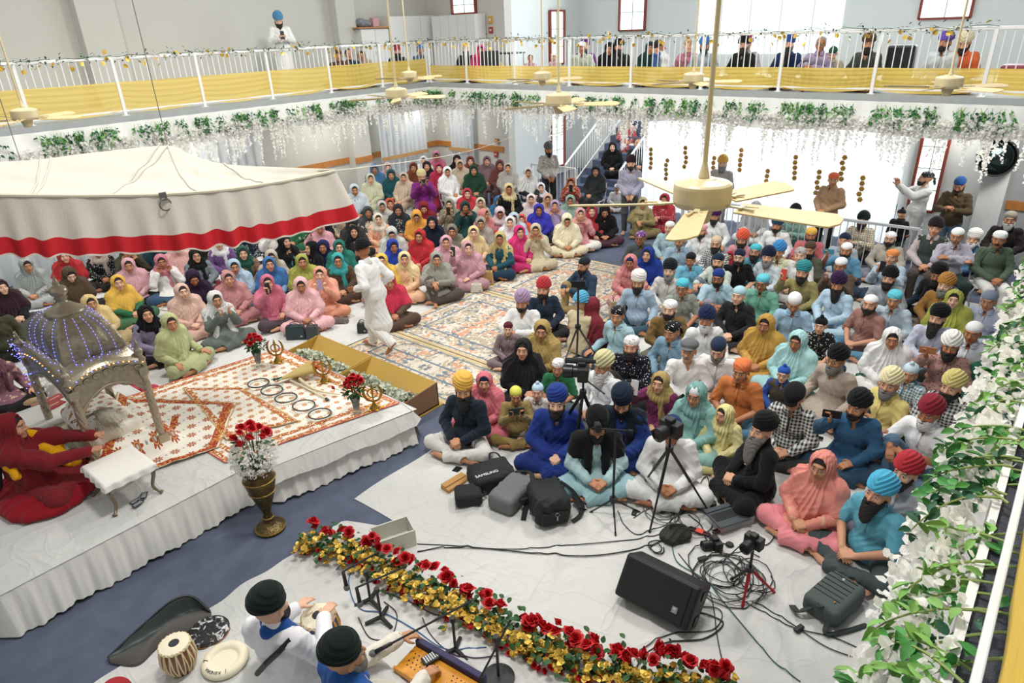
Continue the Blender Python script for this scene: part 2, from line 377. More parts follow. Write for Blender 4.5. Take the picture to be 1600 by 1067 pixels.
    if pose == 'M':   # drummer: forearms reaching ahead to low drums
        el = [pel+V3(s*.28, -.08, .19) for s in (-1, 1)]; wr = [V3(-.08, -.33, .33), V3(.14, -.33, .34)]; hd = [V3(.1, -.95, -.1), V3(-.1, -.95, -.15)]; hn = [V3(0, 0, 1)]*2; curl = [.2, .25]
    if pose == 'K':   # keyboard player: right hand on the keys, left arm out on the bellows
        el = [pel+V3(-.27, -.14, .18), pel+V3(.29, -.16, .17)]; wr = [V3(-.10, -.42, .30), V3(.26, -.46, .31)]; hd = [V3(.2, -.9, -.3), V3(-.2, -.9, -.2)]; curl = [.4, .4]; hn = [V3(0, -.2, 1)]*2
    if pose == 'R':   # both arms stretched out ahead, palms down
        el = [pel+V3(-.22, -.26, .33), pel+V3(.20, -.28, .35)]; wr = [V3(-.16, -.56, .45), V3(.04, -.58, .50)]; hd = [V3(.15, -.95, .05), V3(.0, -.95, .0)]; curl = [.15, .15]; hn = [V3(0, 0, 1)]*2
    S.update(sh=sh, el=el, wr=wr, hd=[d/np.linalg.norm(d) for d in hd], hn=hn, curl=curl, hip=hip, kn=kn, an=an, to=to, bz=bz, pose=pose)
    return S
BOX = {'c': ((-.52, -.66, -.02), (.52, .24, 1.03)), 'h': ((-.42, -.68, -.02), (.42, .26, 1.43)), 's': ((-.42, -.56, -.02), (.42, .30, 1.84)), 'w': ((-.42, -.5, -.02), (.42, .48, 1.84))}
def fbox(pose): return BOX['h' if pose[0] == 'h' else 's' if pose[0] == 's' else 'w' if pose == 'w' else 'c']
def hand(f, w, d, n, curl, side, r=1.):
    d = d/np.linalg.norm(d); n = n-d*(n@d); n = n/np.linalg.norm(n); t = np.cross(d, n)*side; t /= np.linalg.norm(t)
    if t @ V3(1, 0, 0)*-side < 0 and abs(t[0]) > .3: t = -t       # thumb towards the middle
    for k, (o, ln) in enumerate(((-.030, .066), (-.010, .078), (.010, .082), (.029, .074))):
        b = w+d*.085+t*o; f.cap(w+d*.01+t*o*.6, b, .014*r, .0115*r, .012)
        c1 = curl*(.9+.12*(3-k)*.5); m = b+(d*math.cos(c1*.8)-n*math.sin(c1*.8))*ln*.5; e = m+(d*math.cos(c1*2)-n*math.sin(c1*2))*ln*.5
        f.cap(b, m, .0095*r, .0088*r, .004); f.cap(m, e, .0088*r, .0075*r, .003)
    b = w+d*.03+t*.028; m = b+(d*.55+t*.75-n*.2)*.04; f.cap(b, m, .014*r, .011*r, .012); f.cap(m, m+(d*.85+t*.2-n*.3)*.035, .010*r, .008*r, .004)
def headprims(f, S):
    f.frame(S['hm'], S['hc'], HS)
    f.ell((0, .018, .03), (.078, .096, .088), .02); f.ell((0, -.022, -.035), (.064, .072, .082), .03); f.ell((0, -.062, -.098), (.026, .024, .02), .03)
    f.cap((-.034, -.082, .024), (.034, -.082, .024), .012, .012, .02)
    for s in (-1, 1):
        f.ell((s*.034, -.098, .002), (.020, .018, .013), .012, 'sub'); f.ell((s*.043, -.062, -.035), (.022, .02, .022), .02)
    f.cap((0, -.088, .008), (0, -.112, -.034), .008, .0125, .012); f.cap((-.014, -.098, -.038), (.014, -.098, -.038), .008, .008, .008)
    f.cap((-.018, -.084, -.066), (.018, -.084, -.066), .008, .008, .006); f.cap((-.014, -.084, -.077), (.014, -.084, -.077), .008, .008, .006)
    for s in (-1, 1):
        f.ell((s*.033, -.082, .002), .0125, .003); f.ell((s*.079, .012, -.012), (.010, .022, .032), .008); f.ell((s*.088, .006, -.008), (.006, .010, .016), .006, 'sub')
    f.frame()
def facemask(S):
    M, T = S['hm'], S['hc']
    def fn(P):
        q = (P-T) @ M/HS; x, y, z = q[:, 0], q[:, 1], q[:, 2]; ax = np.abs(x); o = np.zeros((len(P), 4)); o[:, 3] = 1; fr = y < -.05
        brow = np.clip(1.4-np.sqrt(((ax-.034)/.021)**2+((z-.024-(ax-.034)*-.10)/.0055)**2), 0, 1)*fr
        white = np.clip(1.5-np.sqrt(((ax-.033)/.014)**2+((z-.002)/.0065)**2), 0, 1)*fr
        iris = np.clip(1.7-np.sqrt(((ax-.033)/.0055)**2+((z-.002)/.006)**2), 0, 1)*fr
        lid = np.clip(1.2-np.sqrt(((ax-.033)/.017)**2+((z-.0095)/.0035)**2), 0, 1)*fr*.8
        nos = np.clip(1.1-np.sqrt(((ax-.008)/.004)**2+((z+.047)/.004)**2), 0, 1)*fr*.6
        lip = np.clip(1.3-np.sqrt((x/.024)**2+((z+.0715)/.010)**2), 0, 1)*(y < -.07); ml = np.clip(1.1-np.sqrt((x/.022)**2+((z+.0715)/.0028)**2), 0, 1)*(y < -.07)*.5
        o[:, 0] = np.maximum.reduce([brow, iris, lid, nos, ml]); o[:, 1] = white; o[:, 2] = lip; return o
    return fn
def arm_prims(f, S, frac=1., add=0., k=.02, r=(.05, .043, .030)):
    for i in (0, 1):
        a, e, w = S['sh'][i], S['el'][i], S['wr'][i]; f.cap(a, e, r[0]+add, r[1]+add*1.05, k)
        if frac > .5: f.cap(e, e+(w-e)*(frac-.5)*2, r[1]+add, r[2]+add*.9, k)
def leg_prims(f, S, add=0., foot=True, k=.025, loose=0.):
    for i in (0, 1):
        h, kn, a, t = S['hip'][i], S['kn'][i], S['an'][i], S['to'][i]
        f.cap(h, kn, .082+add, .056+add+loose, k); f.cap(kn, a, .054+add+loose, .036+add+loose, k)
        if foot:
            d = t-a; z = V3(0, 0, -.03) if a[2] > .07 else V3(0, 0, 0); f.cap(a-d*.22+z, t, .034, .020, .02); f.cap(a+d*.4+z, t-d*.1, .034, .026, .02)
            s_ = np.cross(d, V3(0, 0, 1)); s_ /= np.linalg.norm(s_)+1e-6
            for q in range(5): f.cap(t-d*.1+s_*(q-2)*.0165, t+d*(.10-.02*abs(q-1))+s_*(q-2)*.017, .0105, .0095, .003)
def torso(f, S, add=0., k=.03, wd=1.):
    p, c, n = S['pel'], S['chest'], S['neck']
    f.cap(p+V3(-.07, 0, 0), p+V3(.07, 0, 0), .105+add, .105+add, k); f.ell((p+c)/2, (.135*wd+add, .10+add, .17), k)
    f.ell(c, ((.158+add)*wd, .108+add, .165+add), k); f.cap(S['sh'][0]*.93+n*.07+V3(0, 0, -.01), S['sh'][1]*.93+n*.07+V3(0, 0, -.01), .052+add, .052+add, k)
_M = {}
def collar_mesh(pose):
    if ('col', pose) in _M: return _M[('col', pose)]
    S = skel(pose); n = S['neck']; b = MB()
    def fn(u, v):
        a = -PI/2+.32+(2*PI-.64)*u; r = .071+.030*v*(1 if u < .5 else 1); p = .5+.5*math.cos(2*PI*u); return (n[0]+math.cos(a)*r*1.06, n[1]+.006+math.sin(a)*r*1.02-.012*p*v, n[2]+.034-.040*v-.022*p*v)
    b.grid(fn, 26, 3); b.box((n[0], n[1]-.112, n[2]-.14), (.022, .006, .16), rot=Matrix.Rotation(-.16, 3, 'X')); me = b.mesh('collar'); _M[('col', pose)] = me; return me
def memo(fn):
    def g(*a):
        key = (fn.__name__,)+a
        if key not in _M: _M[key] = fn(*a)
        return _M[key]
    return g
HV = .0062
@memo
def body_mesh(pose, yaw, tilt, h=HV):
    S = skel(pose, yaw, tilt); f = Field(*fbox(pose), h)
    torso(f, S); leg_prims(f, S); arm_prims(f, S)
    f.cap(S['neck']+V3(0, .01, -.03), S['hc']+S['hm'] @ V3(0, .02, -.05), .054, .050, .03); headprims(f, S)
    for i in (0, 1): hand(f, S['wr'][i], S['hd'][i], S['hn'][i], S['curl'][i], (-1, 1)[i])
    return f.mesh('body_'+pose, attr=facemask(S))
def skirt_prims(f, S, add=0., full=1.):
    """the long lower half of a tunic"""
    p = S['pel']
    if S['pose'][0] in 'sw':
        f.path([p+V3(0, 0, .05), p+V3(0, -.01, -.28), p+V3(0, -.02 if S['pose'] != 'w' else .03, -.46)], [.12+add, .155+add, .18+add], .03)
    elif S['pose'][0] == 'h':
        for i in (0, 1): f.cap(S['hip'][i], S['kn'][i]+V3(0, -.0, 0), .105+add, .085+add, .07); f.cap(S['kn'][i], S['kn'][i]+V3(0, -.02, -.22), .085+add, .09+add, .05)
        f.cap((S['hip'][0]+S['hip'][1])/2+V3(0, -.1, 0), (S['kn'][0]+S['kn'][1])/2+V3(0, 0, -.03), .09+add, .08+add, .05)
    else:
        f.ell((0, -.10, .10), (.30*full, .25*full, .125+add), .05)
        if S['pose'] == 'n': f.cap(S['hip'][0], S['kn'][0], .10, .08, .06); f.cap(S['kn'][0], S['kn'][0]*.4+S['an'][0]*.6, .08, .08, .05)
@memo
def shirt_mesh(pose, kind, v=0):
    """kind: s short sleeves, l long sleeves, k long tunic, v sleeveless vest, r loose robe"""
    S = skel(pose); f = Field(*fbox(pose), .0068); add = {'s': .016, 'l': .016, 'k': .02, 'v': .03, 'r': .034}[kind]
    torso(f, S, add, .035, 1.03)
    f.ell(S['pel']+V3(0, -.03, .06), (.165+add, .135+add, .13), .05)
    arm_prims(f, S, {'s': .46, 'v': 0, 'l': .97, 'k': .96, 'r': .94}[kind], add*1.05+.002, .03, (.052, .046, .034)) if kind != 'v' else None
    if kind in 'kr': skirt_prims(f, S, .0 if kind == 'k' else .03, 1. if kind == 'k' else 1.12)
    n = S['neck']; f.cap(n+V3(0, .012, -.03), n+V3(0, .008, .022), .072, .066, .012)
    f.cap(n+V3(-.03, -.035, .0), n+V3(.03, -.035, .0), .062, .062, .006) if kind in 'sl' else None; f.fold(.0034, [(22, 18, 60, 1), (60, 45, 30, .9), (-65, 50, 35, .9), (30, -50, 50, .6)], 3+v*7+len(pose))
    f.cap(n+V3(0, -.03, .0), n+V3(0, -.02, .12), .048, .075, .006, 'sub'); f.ell(n+V3(0, -.085, -.045), (.022, .05, .06), .008, 'sub')
    # cuffs opened so that the hand comes out of the sleeve
    if kind == 's':
        for i in (0, 1):
            a, e = S['sh'][i], S['el'][i]; f.ell(a+(e-a)*.98, .062, .004, 'sub')
    f.plane((0, 0, -1), -.012); return f.mesh('shirt_'+kind)
@memo
def trousers_mesh(pose, kind='t'):
    S = skel(pose); f = Field(*fbox(pose), .0068); lo = .006 if kind == 't' else .022
    p = S['pel']; f.cap(p+V3(-.07, 0, -.01), p+V3(.07, 0, -.01), .112, .112, .03); leg_prims(f, S, .016, False, .03, lo)
    f.fold(.0028, [(50, 75, 15, 1), (90, -45, 30, .8), (-60, 90, 40, .7)], 5)
    f.plane((0, 0, -1), -.006)
    for i in (0, 1):
        a, kn = S['an'][i], S['kn'][i]; d = (a-kn)/np.linalg.norm(a-kn); f.ell(a+d*.045, .058, .004, 'sub')
    return f.mesh('trousers')
@memo
def shawl_mesh(pose, yaw, tilt, kind):
    """scarf over the head falling on the shoulders. A: wrapped wide over chest and arms, B: scarf crossed at the neck, C: open, hanging down both sides"""
    S = skel(pose, yaw, tilt); f = Field(*fbox(pose), .0068); n, c, p = S['neck'], S['chest'], S['pel']
    f.frame(S['hm'], S['hc'], HS); f.ell((0, .022, .026), (.108, .122, .116), .03); f.ell((0, .03, -.07), (.098, .095, .10), .05); f.frame()
    f.cap(n+V3(-.05, .02, .0), n+V3(.05, .02, .0), .095, .095, .05)
    for i in (0, 1):
        s = (-1, 1)[i]; sh, el = S['sh'][i], S['el'][i]
        f.cap(n+V3(s*.06, .01, -.01), sh+V3(0, 0, -.02), .085, .082, .05)
        if kind == 'A': f.cap(sh, el*.85+sh*.15, .085, .095, .05); f.cap(sh, c+V3(s*.06, -.06, -.10), .08, .10, .06)
        if kind == 'C': f.cap(sh+V3(-s*.05, -.04, 0), c+V3(s*.10, -.075, -.12), .055, .05, .03); f.cap(c+V3(s*.10, -.075, -.12), p+V3(s*.15, -.19, .05), .05, .055, .03); f.cap(sh, (sh+el)/2, .08, .075, .04)
    if kind == 'A':
        f.ell(c+V3(0, -.01, -.05), (.20, .155, .21), .05); f.cap(c+V3(-.16, -.02, -.08), p+V3(-.15, -.12, .05), .085, .075, .05)
        f.cap(c+V3(.10, -.07, .02), p+V3(-.06, -.20, .08), .07, .07, .05)
    if kind == 'B': f.ell(n+V3(0, -.055, -.065), (.125, .085, .075), .04); f.cap(n+V3(.05, -.08, -.08), c+V3(.07, -.10, -.14), .05, .045, .03)
    f.cap(n+V3(0, .09, -.04), c+V3(0, .10, -.12), .09, .09, .05)
    f.fold(.0026, [(75, 15, 42, 1), (-68, 40, 50, .8), (80, 30, -55, .7)], 11+ord(kind)+int(yaw)); f.drape(n, 17, .0075, 9.)
    f.frame(S['hm'], S['hc'], HS); f.ell((0, -.105, .002), (.071, .118, .104), .012, 'sub'); f.frame()
    if kind != 'A': f.ell(n+V3(0, -.14, .045), (.045, .06, .05), .02, 'sub')
    f.plane((0, 0, -1), -.008); return f.mesh('shawl_'+kind)
@memo
def wrap_mesh(pose, kind):
    """a scarf or shawl round the shoulders only"""
    S = skel(pose); f = Field(*fbox(pose), .0068); n, c, p = S['neck'], S['chest'], S['pel']
    f.path([n+V3(-.07, -.02, 0), n+V3(0, .06, .01), n+V3(.07, -.02, 0)], [.042]*3, .03)
    for s in (-1, 1): f.path([n+V3(s*.07, -.03, 0), c+V3(s*.085, -.115, -.02), c+V3(s*.09, -.12, -.2)], [.042, .045, .04], .02)
    if kind == 'W':
        for i in (0, 1): f.cap(n, S['sh'][i], .08, .085, .04); f.cap(S['sh'][i], (S['sh'][i]+S['el'][i])/2, .085, .085, .05)
        f.ell(c+V3(0, .04, .0), (.2, .12, .2), .04)
    f.fold(.004, [(60, 15, 22, 1), (-38, 40, 30, .8)], 2); return f.mesh('scarf')
GB = ((-.2, -.24, -.42), (.2, .24, .26))
@memo
def gear_mesh(kind, v=0):
    """headwear and beards in the frame of the head"""
    hv = .0042; f = Field(*GB, hv)
    if kind == 'turban':
        f.ell((0, .028, .085), (.106, .122, .082), .02); f.ell((0, .02, .048), (.100, .117, .05), .03); f.ell((0, .012, .135), (.07, .085, .055), .04)
        X, Y, Z = f.ax[0][:, None, None], f.ax[1][None, :, None], f.ax[2][None, None, :]
        ph = (Z*1.0-np.abs(X+.008*v)*.85-Y*.25)*(150 if v == 0 else 125); f.a += (.004*(2*np.abs(np.sin(ph*.5))-1)+.0014*np.sin(ph*2.1+X*30)).astype(np.float32)
        f.plane((.0, .42, -1.), -.034, .01); f.ell((0, -.02, -.05), (.076, .082, .095), .006, 'sub')
    elif kind == 'dome':     # tall round wrapped turban
        f.ell((0, .03, .10), (.108, .120, .092), .02); f.ell((0, .02, .05), (.099, .116, .05), .03)
        X, Y, Z = f.ax[0][:, None, None], f.ax[1][None, :, None], f.ax[2][None, None, :]
        ph = (Z+X*.30*(1 if v else -1)-Y*.15)*210; f.a += (.0028*(2*np.abs(np.sin(ph*.5))-1)).astype(np.float32)
        f.plane((.0, .30, -1.), -.032, .008); f.ell((0, -.02, -.05), (.076, .082, .095), .006, 'sub')
    elif kind in ('patka', 'knot'):
        f.ell((0, .022, .052), (.088, .106, .082), .02); f.fold(.0014, [(90, 60, 150, 1)], 4)
        if kind == 'knot': f.ell((0, -.01, .145), (.028, .028, .030), .016)
        f.plane((.0, .28, -1.), -.040, .006)
    elif kind == 'bandana':
        f.ell((0, .022, .05), (.090, .108, .076), .02); f.box((0, .02, .065), (.07, .085, .035), .03, .03); f.fold(.002, [(90, 60, 120, 1), (40, -80, 60, 1)], 8)
        f.plane((.0, .22, -1.), -.036, .006); f.cap((0, .12, .03), (.02, .145, .02), .018, .016, .01); f.cap((.02, .14, .02), (.045, .155, -.06), .014, .02, .01); f.cap((.0, .14, .02), (-.03, .16, -.04), .012, .016, .01)
    elif kind == 'skullcap':
        f.ell((0, .022, .05), (.086, .104, .072), .01); f.plane((.0, .15, -1.), -.045, .004)
    elif kind == 'flatcap':
        f.ell((0, .02, .075), (.102, .128, .062), .01); f.ell((0, -.105, .045), (.062, .05, .012), .02); f.plane((.0, .05, -1.), -.035, .004)
    elif kind == 'hair':     # short hair
        f.ell((0, .032, .035), (.086, .100, .094), .02); f.ell((0, -.09, -.035), (.085, .085, .082), .012, 'sub'); f.fold(.0015, [(200, 90, 60, 1)], 4); f.plane((0, 0, -1), .06, .01)
    elif kind == 'longhair': # parted, gathered back
        f.ell((0, .028, .035), (.084, .102, .090), .02); f.ell((0, .075, -.10), (.07, .05, .15), .05); f.ell((0, -.09, -.03), (.062, .085, .085), .012, 'sub'); f.cap((0, -.1, .12), (0, 0, .135), .008, .008, .01, 'sub')
    elif kind == 'bunhair':  # hair front shown below a scarf
        f.ell((0, .022, .034), (.083, .101, .090), .01); f.ell((0, -.105, -.04), (.066, .098, .092), .01, 'sub'); f.cap((0, -.11, .12), (0, -.04, .135), .006, .006, .008, 'sub'); f.plane((0, 0, -1), .05, .01)
    elif kind in ('short', 'full', 'long', 'vlong'):
        big = {'short': .0, 'full': 1., 'long': 1.5, 'vlong': 1.8}[kind]
        f.ell((0, -.040, -.078), (.062+.007*big, .058+.010*big, .048+.012*big), .02)
        f.ell((0, -.066, -.10-.018*big), (.040+.014*big, .034+.014*big, .03+.024*big), .03)
        if kind == 'long': f.ell((0, -.088, -.18), (.052, .036, .075), .03)
        if kind == 'vlong': f.ell((0, -.088, -.20), (.062, .040, .10), .03); f.ell((0, -.085, -.28), (.045, .03, .06), .03)
        for s in (-1, 1): f.cap((s*.072, -.005, -.03), (s*.064, -.03, -.075), .010+.004*min(big, 1), .016, .02)
        if big > 0: f.fold(.0022, [(170, 60, 40, 1), (-120, 90, 70, .8), (60, 40, 160, .5)], 6)
        f.ell((0, -.125, -.028), (.055, .06, .036), .012, 'sub'); f.ell((0, -.11, -.0715), (.019, .035, .0075), .003, 'sub')
        f.plane((0, 0, 1), -.022, .01)
        for s in (-1, 1): f.path([(0, -.106, -.058), (s*.02, -.100, -.062), (s*.034, -.085, -.076)], [.0075, .009, .005], .006)
    elif kind == 'moustache':
        for s in (-1, 1): f.path([(0, -.104, -.057), (s*.018, -.102, -.060), (s*.036, -.090, -.064)], [.0065, .0085, .005], .006)
    return f.mesh(kind)
@memo
def specs_mesh():
    b = MB()
    for s in (-1, 1):
        b.tube([(s*.033+.021*math.cos(a)*1.05, -.107+.0*a, .001+.017*math.sin(a)) for a in [2*PI*i/14 for i in range(14)]], .0022, 5, closed=True)
        b.tube([(s*.055, -.105, .006), (s*.078, -.08, .006), (s*.084, .0, .0)], .002, 5)
    b.tube([(-.012, -.108, .006), (.012, -.108, .006)], .002, 5); return b.mesh('spectacles')
@memo
def phone_mesh():
    b = MB(); b.box((0, 0, 0), (.076, .009, .156)); b.box((-.02, .0052, .055), (.026, .002, .034)); 
    return b.mesh('phone', False)
GN = {'tb': 'turban', 'dm': 'dome', 'pt': 'patka', 'tk': 'knot', 'bd': 'bandana', 'cp': 'skullcap', 'fc': 'flatcap', 'ha': 'hair', 'lh': 'longhair'}
PATS = {'f': 'floral', 'o': 'spots', 'c': 'check', 's': 'stripe', 'g': 'border'}
BN = {'s': 'short', 'f': 'full', 'l': 'long', 'v': 'vlong', 'm': 'moustache'}
BCOL = {'B': (.012, .01, .009, 1), 'G': (.22, .21, .2, 1), 'W': (.75, .74, .72, 1), 'R': (.05, .025, .015, 1)}
SKINS = ['cc9678', 'bb8361', 'd4a284', 'ad7352', 'dcb095', 'c08c6a']
def sk(i): return hexc(SKINS[i % len(SKINS)])
NP = [0]
def dye(s):
    """dye colours: slightly less saturated than pure pigment"""
    c = hexc(s)[:3]; l = .3*c[0]+.6*c[1]+.1*c[2]; k = .70+.30*max(c)**.5; return tuple((q*.86+l*.14)*k for q in c)+(1,)
def person(loc, face, label, pose='c', yaw=0, tilt=0, scale=1., gear=None, gcol='fff', gpat='', gv=0, beard='', shirt='l', scol='fff', spat='', trous='t', tcol='333', shawl=None, shcol='fff', shpat='', specs=False, group=None, skin=None, name='person', hand_item=None, h=HV, wrap=None, wcol='222', haircol=None):
    """FACE = compass angle of the body's front, measured so that 0 looks along -Y"""
    NP[0] += 1; i = NP[0]; S = skel(pose, yaw, tilt)
    r = empty(name, loc, face, label, 'person', group); r.scale = (scale,)*3
    sc = hexc(skin) if skin else sk(i*7+3)
    link('body', body_mesh(pose, yaw, tilt, h), r, sc, SKIN)
    link('trousers', trousers_mesh(pose, trous), r, dye(tcol), CL['plain'])
    if shirt: link({'k': 'tunic', 'r': 'robe', 'v': 'vest'}.get(shirt, 'shirt'), shirt_mesh(pose, shirt, i % 2), r, dye(scol), CL[PATS.get(spat, 'plain')])
    if shirt in ('l', 's'):
        o = link('collar', collar_mesh(pose), r, tuple(min(1, q*1.08) for q in dye(scol)[:3])+(1,), CL['plain'])
    hm = Matrix((S['hm']*HS).tolist()).to_4x4(); hm.translation = Vector(S['hc'])
    def hp(nm, me, col, m): o = link(nm, me, r, col, m); o.matrix_local = hm; return o
    if shawl: link('headscarf', shawl_mesh(pose, yaw, tilt, shawl), r, dye(shcol), CL[PATS.get(shpat, 'plain')]); hp('hair', gear_mesh('bunhair'), haircol or (.015, .011, .01, 1), HAIR)
    if gear: hp({'tb': 'turban', 'dm': 'turban', 'ha': 'hair', 'lh': 'hair', 'cp': 'cap', 'fc': 'flat_cap', 'bd': 'bandana'}.get(gear, 'patka'), gear_mesh(GN[gear], gv), haircol or (.015, .011, .01, 1) if gear in ('ha', 'lh') else dye(gcol), HAIR if gear in ('ha', 'lh') else CL[PATS.get(gpat, 'plain')])
    if beard: hp('moustache' if beard[0] == 'm' else 'beard', gear_mesh(BN[beard[0]]), BCOL[beard[1]], HAIR)
    if specs: hp('spectacles', specs_mesh(), (0, 0, 0, 1), EDGE)
    if wrap: link('scarf', wrap_mesh(pose, wrap), r, dye(wcol), CL['plain'])
    return r, S
# ================================================================ the hall
ZD = 3.124          # top of the balcony deck
CX, CY = 12.9, 13.6  # inner corner of the two far balconies
wall_l = mat('plaster_warm', 'c9c7bf', .9, bump=.15, bscale=90); wall_r = mat('plaster_cool', 'e0e4e2', .9, bump=.1, bscale=90)
white = mat('white_paint', 'ecebe6', .45); white_s = mat('white_steel', 'f2f2f0', .35); cream = mat('cream_enamel', 'cdbf98', .4)
black = mat('black_plastic', '1a1b1d', .5, bump=.1, bscale=200); steel = mat('brushed_steel', '9a9a98', .3, 1); brass = mat('old_brass', '8f7440', .35, 1, bump=.3, bscale=60)
wood_b = mat('oak_band', 'b9793a', .5, var=.18, vscale=14); redfr = mat('red_window_frame', '8c3b2c', .5); dkfab = mat('black_nylon', '1d1f22', .8, bump=.4, bscale=60); gryfab = mat('grey_nylon', '6c6e70', .8, bump=.4, bscale=60)
glow = mat('daylight_glass', 'dff0ea', .2, emit=1.0, ecol=(.86, 1, .95, 1)); 
carpet = mat('blue_carpet', '5c6478', .98, bump=.6, bscale=300, var=.12, vscale=5); dcarpet = mat('grey_carpet', '505158', .98, bump=.9, bscale=260, var=.18, vscale=60)
def struct(o): o['kind'] = 'structure'; return o
def S1(name, c, d, m, **k): b = MB(); b.box(c, d); return struct(b.build(name, m, **k))
def slab(name, x0, x1, y0, y1, z0, z1, m, parent=None, bevel=0):
    b = MB(); b.box(((x0+x1)/2, (y0+y1)/2, (z0+z1)/2), (abs(x1-x0), abs(y1-y0), abs(z1-z0))); o = b.build(name, m, parent, bevel=bevel)
    return o
struct(slab('floor', -7, 19.3, -7, 16.4, -.1, 0, carpet))
HT = 8.4
# left long wall with pilasters
struct(slab('wall_left', -7, 15.7, 16.1, 16.4, 0, HT, wall_l))
for x0, x1 in ((5.75, 6.5), (11.9, 12.5)): struct(slab('trim_1', x0, x1, 15.8, 16.1, 0, HT, wall_l))
struct(slab('wall_back', 15.4, 15.7, 13.1, 16.1, 0, HT, wall_l))
struct(slab('wall_alcove', 15.7, 19, 13.1, 13.35, 0, HT, wall_r))
struct(slab('wall_far', 19, 19.3, -7, 13.35, 0, HT, wall_r))
struct(slab('wall_right', 15.4, 15.6, -7, 2.75, 0, ZD-.2, wall_r))
struct(slab('wall_end', 15.1, 15.4, -7, .98, 0, ZD-.2, mat('plaster_grey', 'a9abad', .9)))
struct(slab('column', 14.75, 15.15, .98, 1.38, 0, ZD-.2, wall_r))
struct(slab('wall_front', -7, 19, -7.3, -7, 0, 6, wall_r)); struct(slab('wall_side', -7.3, -7, -7, 16.4, 0, 6, wall_l))
# oak band on the lower walls
for nm, a in (('trim_2', (-7, 11.9, 16.07, 16.1)), ('trim_3', (12.5, 15.4, 16.07, 16.1)), ('trim_4', (11.9, 12.5, 15.77, 15.8)), ('trim_5', (15.37, 15.4, 13.3, 16.1)), ('trim_6', (15.07, 15.1, -2, .95))): struct(slab(nm, *a, 1.02, 1.18, wood_b))
# decks
beam = mat('beam_white', 'a9aeae', .6, var=.06)
for nm, x0, x1, y0, y1 in (('floor_balcony_left', -7, 15.4, CY, 16.1), ('floor_balcony_right', CX, 15.4, -7, CY), ('floor_balcony_rear', 15.4, 19, -7, 9), ('floor_balcony_near', -7, CX, -3.2, -.05)):
    struct(slab(nm, x0, x1, y0, y1, ZD-.2, ZD, dcarpet if 'near' in nm else wall_r))
struct(slab('trim_7', -7, CX, CY-.05, CY, ZD-.12, ZD+.01, beam)); struct(slab('trim_8', CX-.05, CX, -.05, CY, ZD-.12, ZD+.01, beam)); struct(slab('trim_9', -7, CX, -.05, -.03, ZD-.2, ZD+.012, white_s))
# ---- windows
def window(n, plane, a0, a1, z0, z1, at_, nx=2, nz=3):
    """plane 'X' stands in a wall of constant X, 'Y' of constant Y; glazed, with muntins and a red frame"""
    fr = MB(); mu = MB(); gl = MB(); t = .05
    def bx(mb, u0, u1, w0, w1, dep, off=0):
        c = ((u0+u1)/2, (w0+w1)/2); d = (abs(u1-u0), abs(w1-w0))
        if plane == 'X': mb.box((at_+off, c[0], c[1]), (dep, d[0], d[1]))
        else: mb.box((c[0], at_+off, c[1]), (d[0], dep, d[1]))
    bx(gl, a0, a1, z0, z1, .01, -.012)
    for u in (a0, a1): bx(fr, u-t/2, u+t/2, z0, z1, .09, -.04)
    for w in (z0, z1): bx(fr, a0, a1, w-t/2, w+t/2, .09, -.04)
    for i in range(1, nx): u = a0+(a1-a0)*i/nx; bx(mu, u-.008, u+.008, z0, z1, .03, -.02)
    for i in range(1, nz): w = z0+(z1-z0)*i/nz; bx(mu, a0, a1, w-.008, w+.008, .03, -.02)
    o = struct(gl.build('window_%d' % n, glow)); fr.build('window_frame', redfr, o); mu.build('window_muntin', mat('muntin', '9fa8a4', .5), o); return o
window(1, 'X', 10.81, 11.66, 4.15, 5.6, 19); window(2, 'X', 2.75, 3.75, 4.2, 5.6, 19); window(3, 'Y', 17.4, 18.1, 3.3, 4.75, 13.1); window(4, 'Y', 17.4, 18.1, .25, 2.3, 13.1, nz=4)
window(5, 'X', 15.0, 14.1, 4.75, 5.2, 15.4, 2, 2); window(6, 'X', 2.1, 2.55, .75, 2.4, 15.4, 2, 4)
# tall arched window, only its lower part shows
b = MB(); V = [(18.985, 5.4, 3.5), (18.985, 9.2, 3.5)]
for i in range(17): a = PI*i/16; V.append((18.985, 7.3+1.9*math.cos(a), 5.2+1.9*math.sin(a)))
b.add(V, [tuple(range(len(V)))]); wa = struct(b.build('window_7', glow)); b = MB()
for y in (6.1, 6.9, 7.7, 8.5): b.box((18.97, y, 5.2), (.02, .03, 3.4))
b.build('window_muntin', white, wa)
# ---- sheer curtains
sheer = mat('sheer_white', 'ffffff', .9, transl=.5, bump=.3, bscale=5, bstretch=(14, 14, .6)); sheerb = mat('sheer_blue', 'f0f6fa', .9, transl=.5, bump=.4, bscale=5, bstretch=(14, 14, .6))
def curtain(name, p0, p1, z0, z1, n, amp, m, label, group=None):
    p0 = Vector(p0); p1 = Vector(p1); d = (p1-p0); nn = Vector((-d.y, d.x)).normalized(); rr = random.Random(name+label); ph = rr.random()*6
    def fn(u, v):
        k = amp*(.5+.5*v)*(math.sin(u*n*2*PI+ph+.8*math.sin(u*9))+.4*math.sin(u*n*5.1+2*v)); q = p0+d*u+nn*k
        return (q.x, q.y, z1+(z0-z1)*v)
    b = MB(); b.grid(fn, n*10, 10); o = b.build(name, m, smooth=True); return prop(o, label, 'curtain', group)
curtain('curtain', (15.25, 8.6), (15.25, 2.75), .02, 2.92, 26, .035, sheer, 'long white sheer backdrop curtain hung with gold flower strings')
curtain('curtain', (12.75, 15.7), (14.55, 15.7), .02, 2.92, 9, .05, sheerb, 'pale blue sheer curtain gathered on the oak-banded wall beside the pilaster')
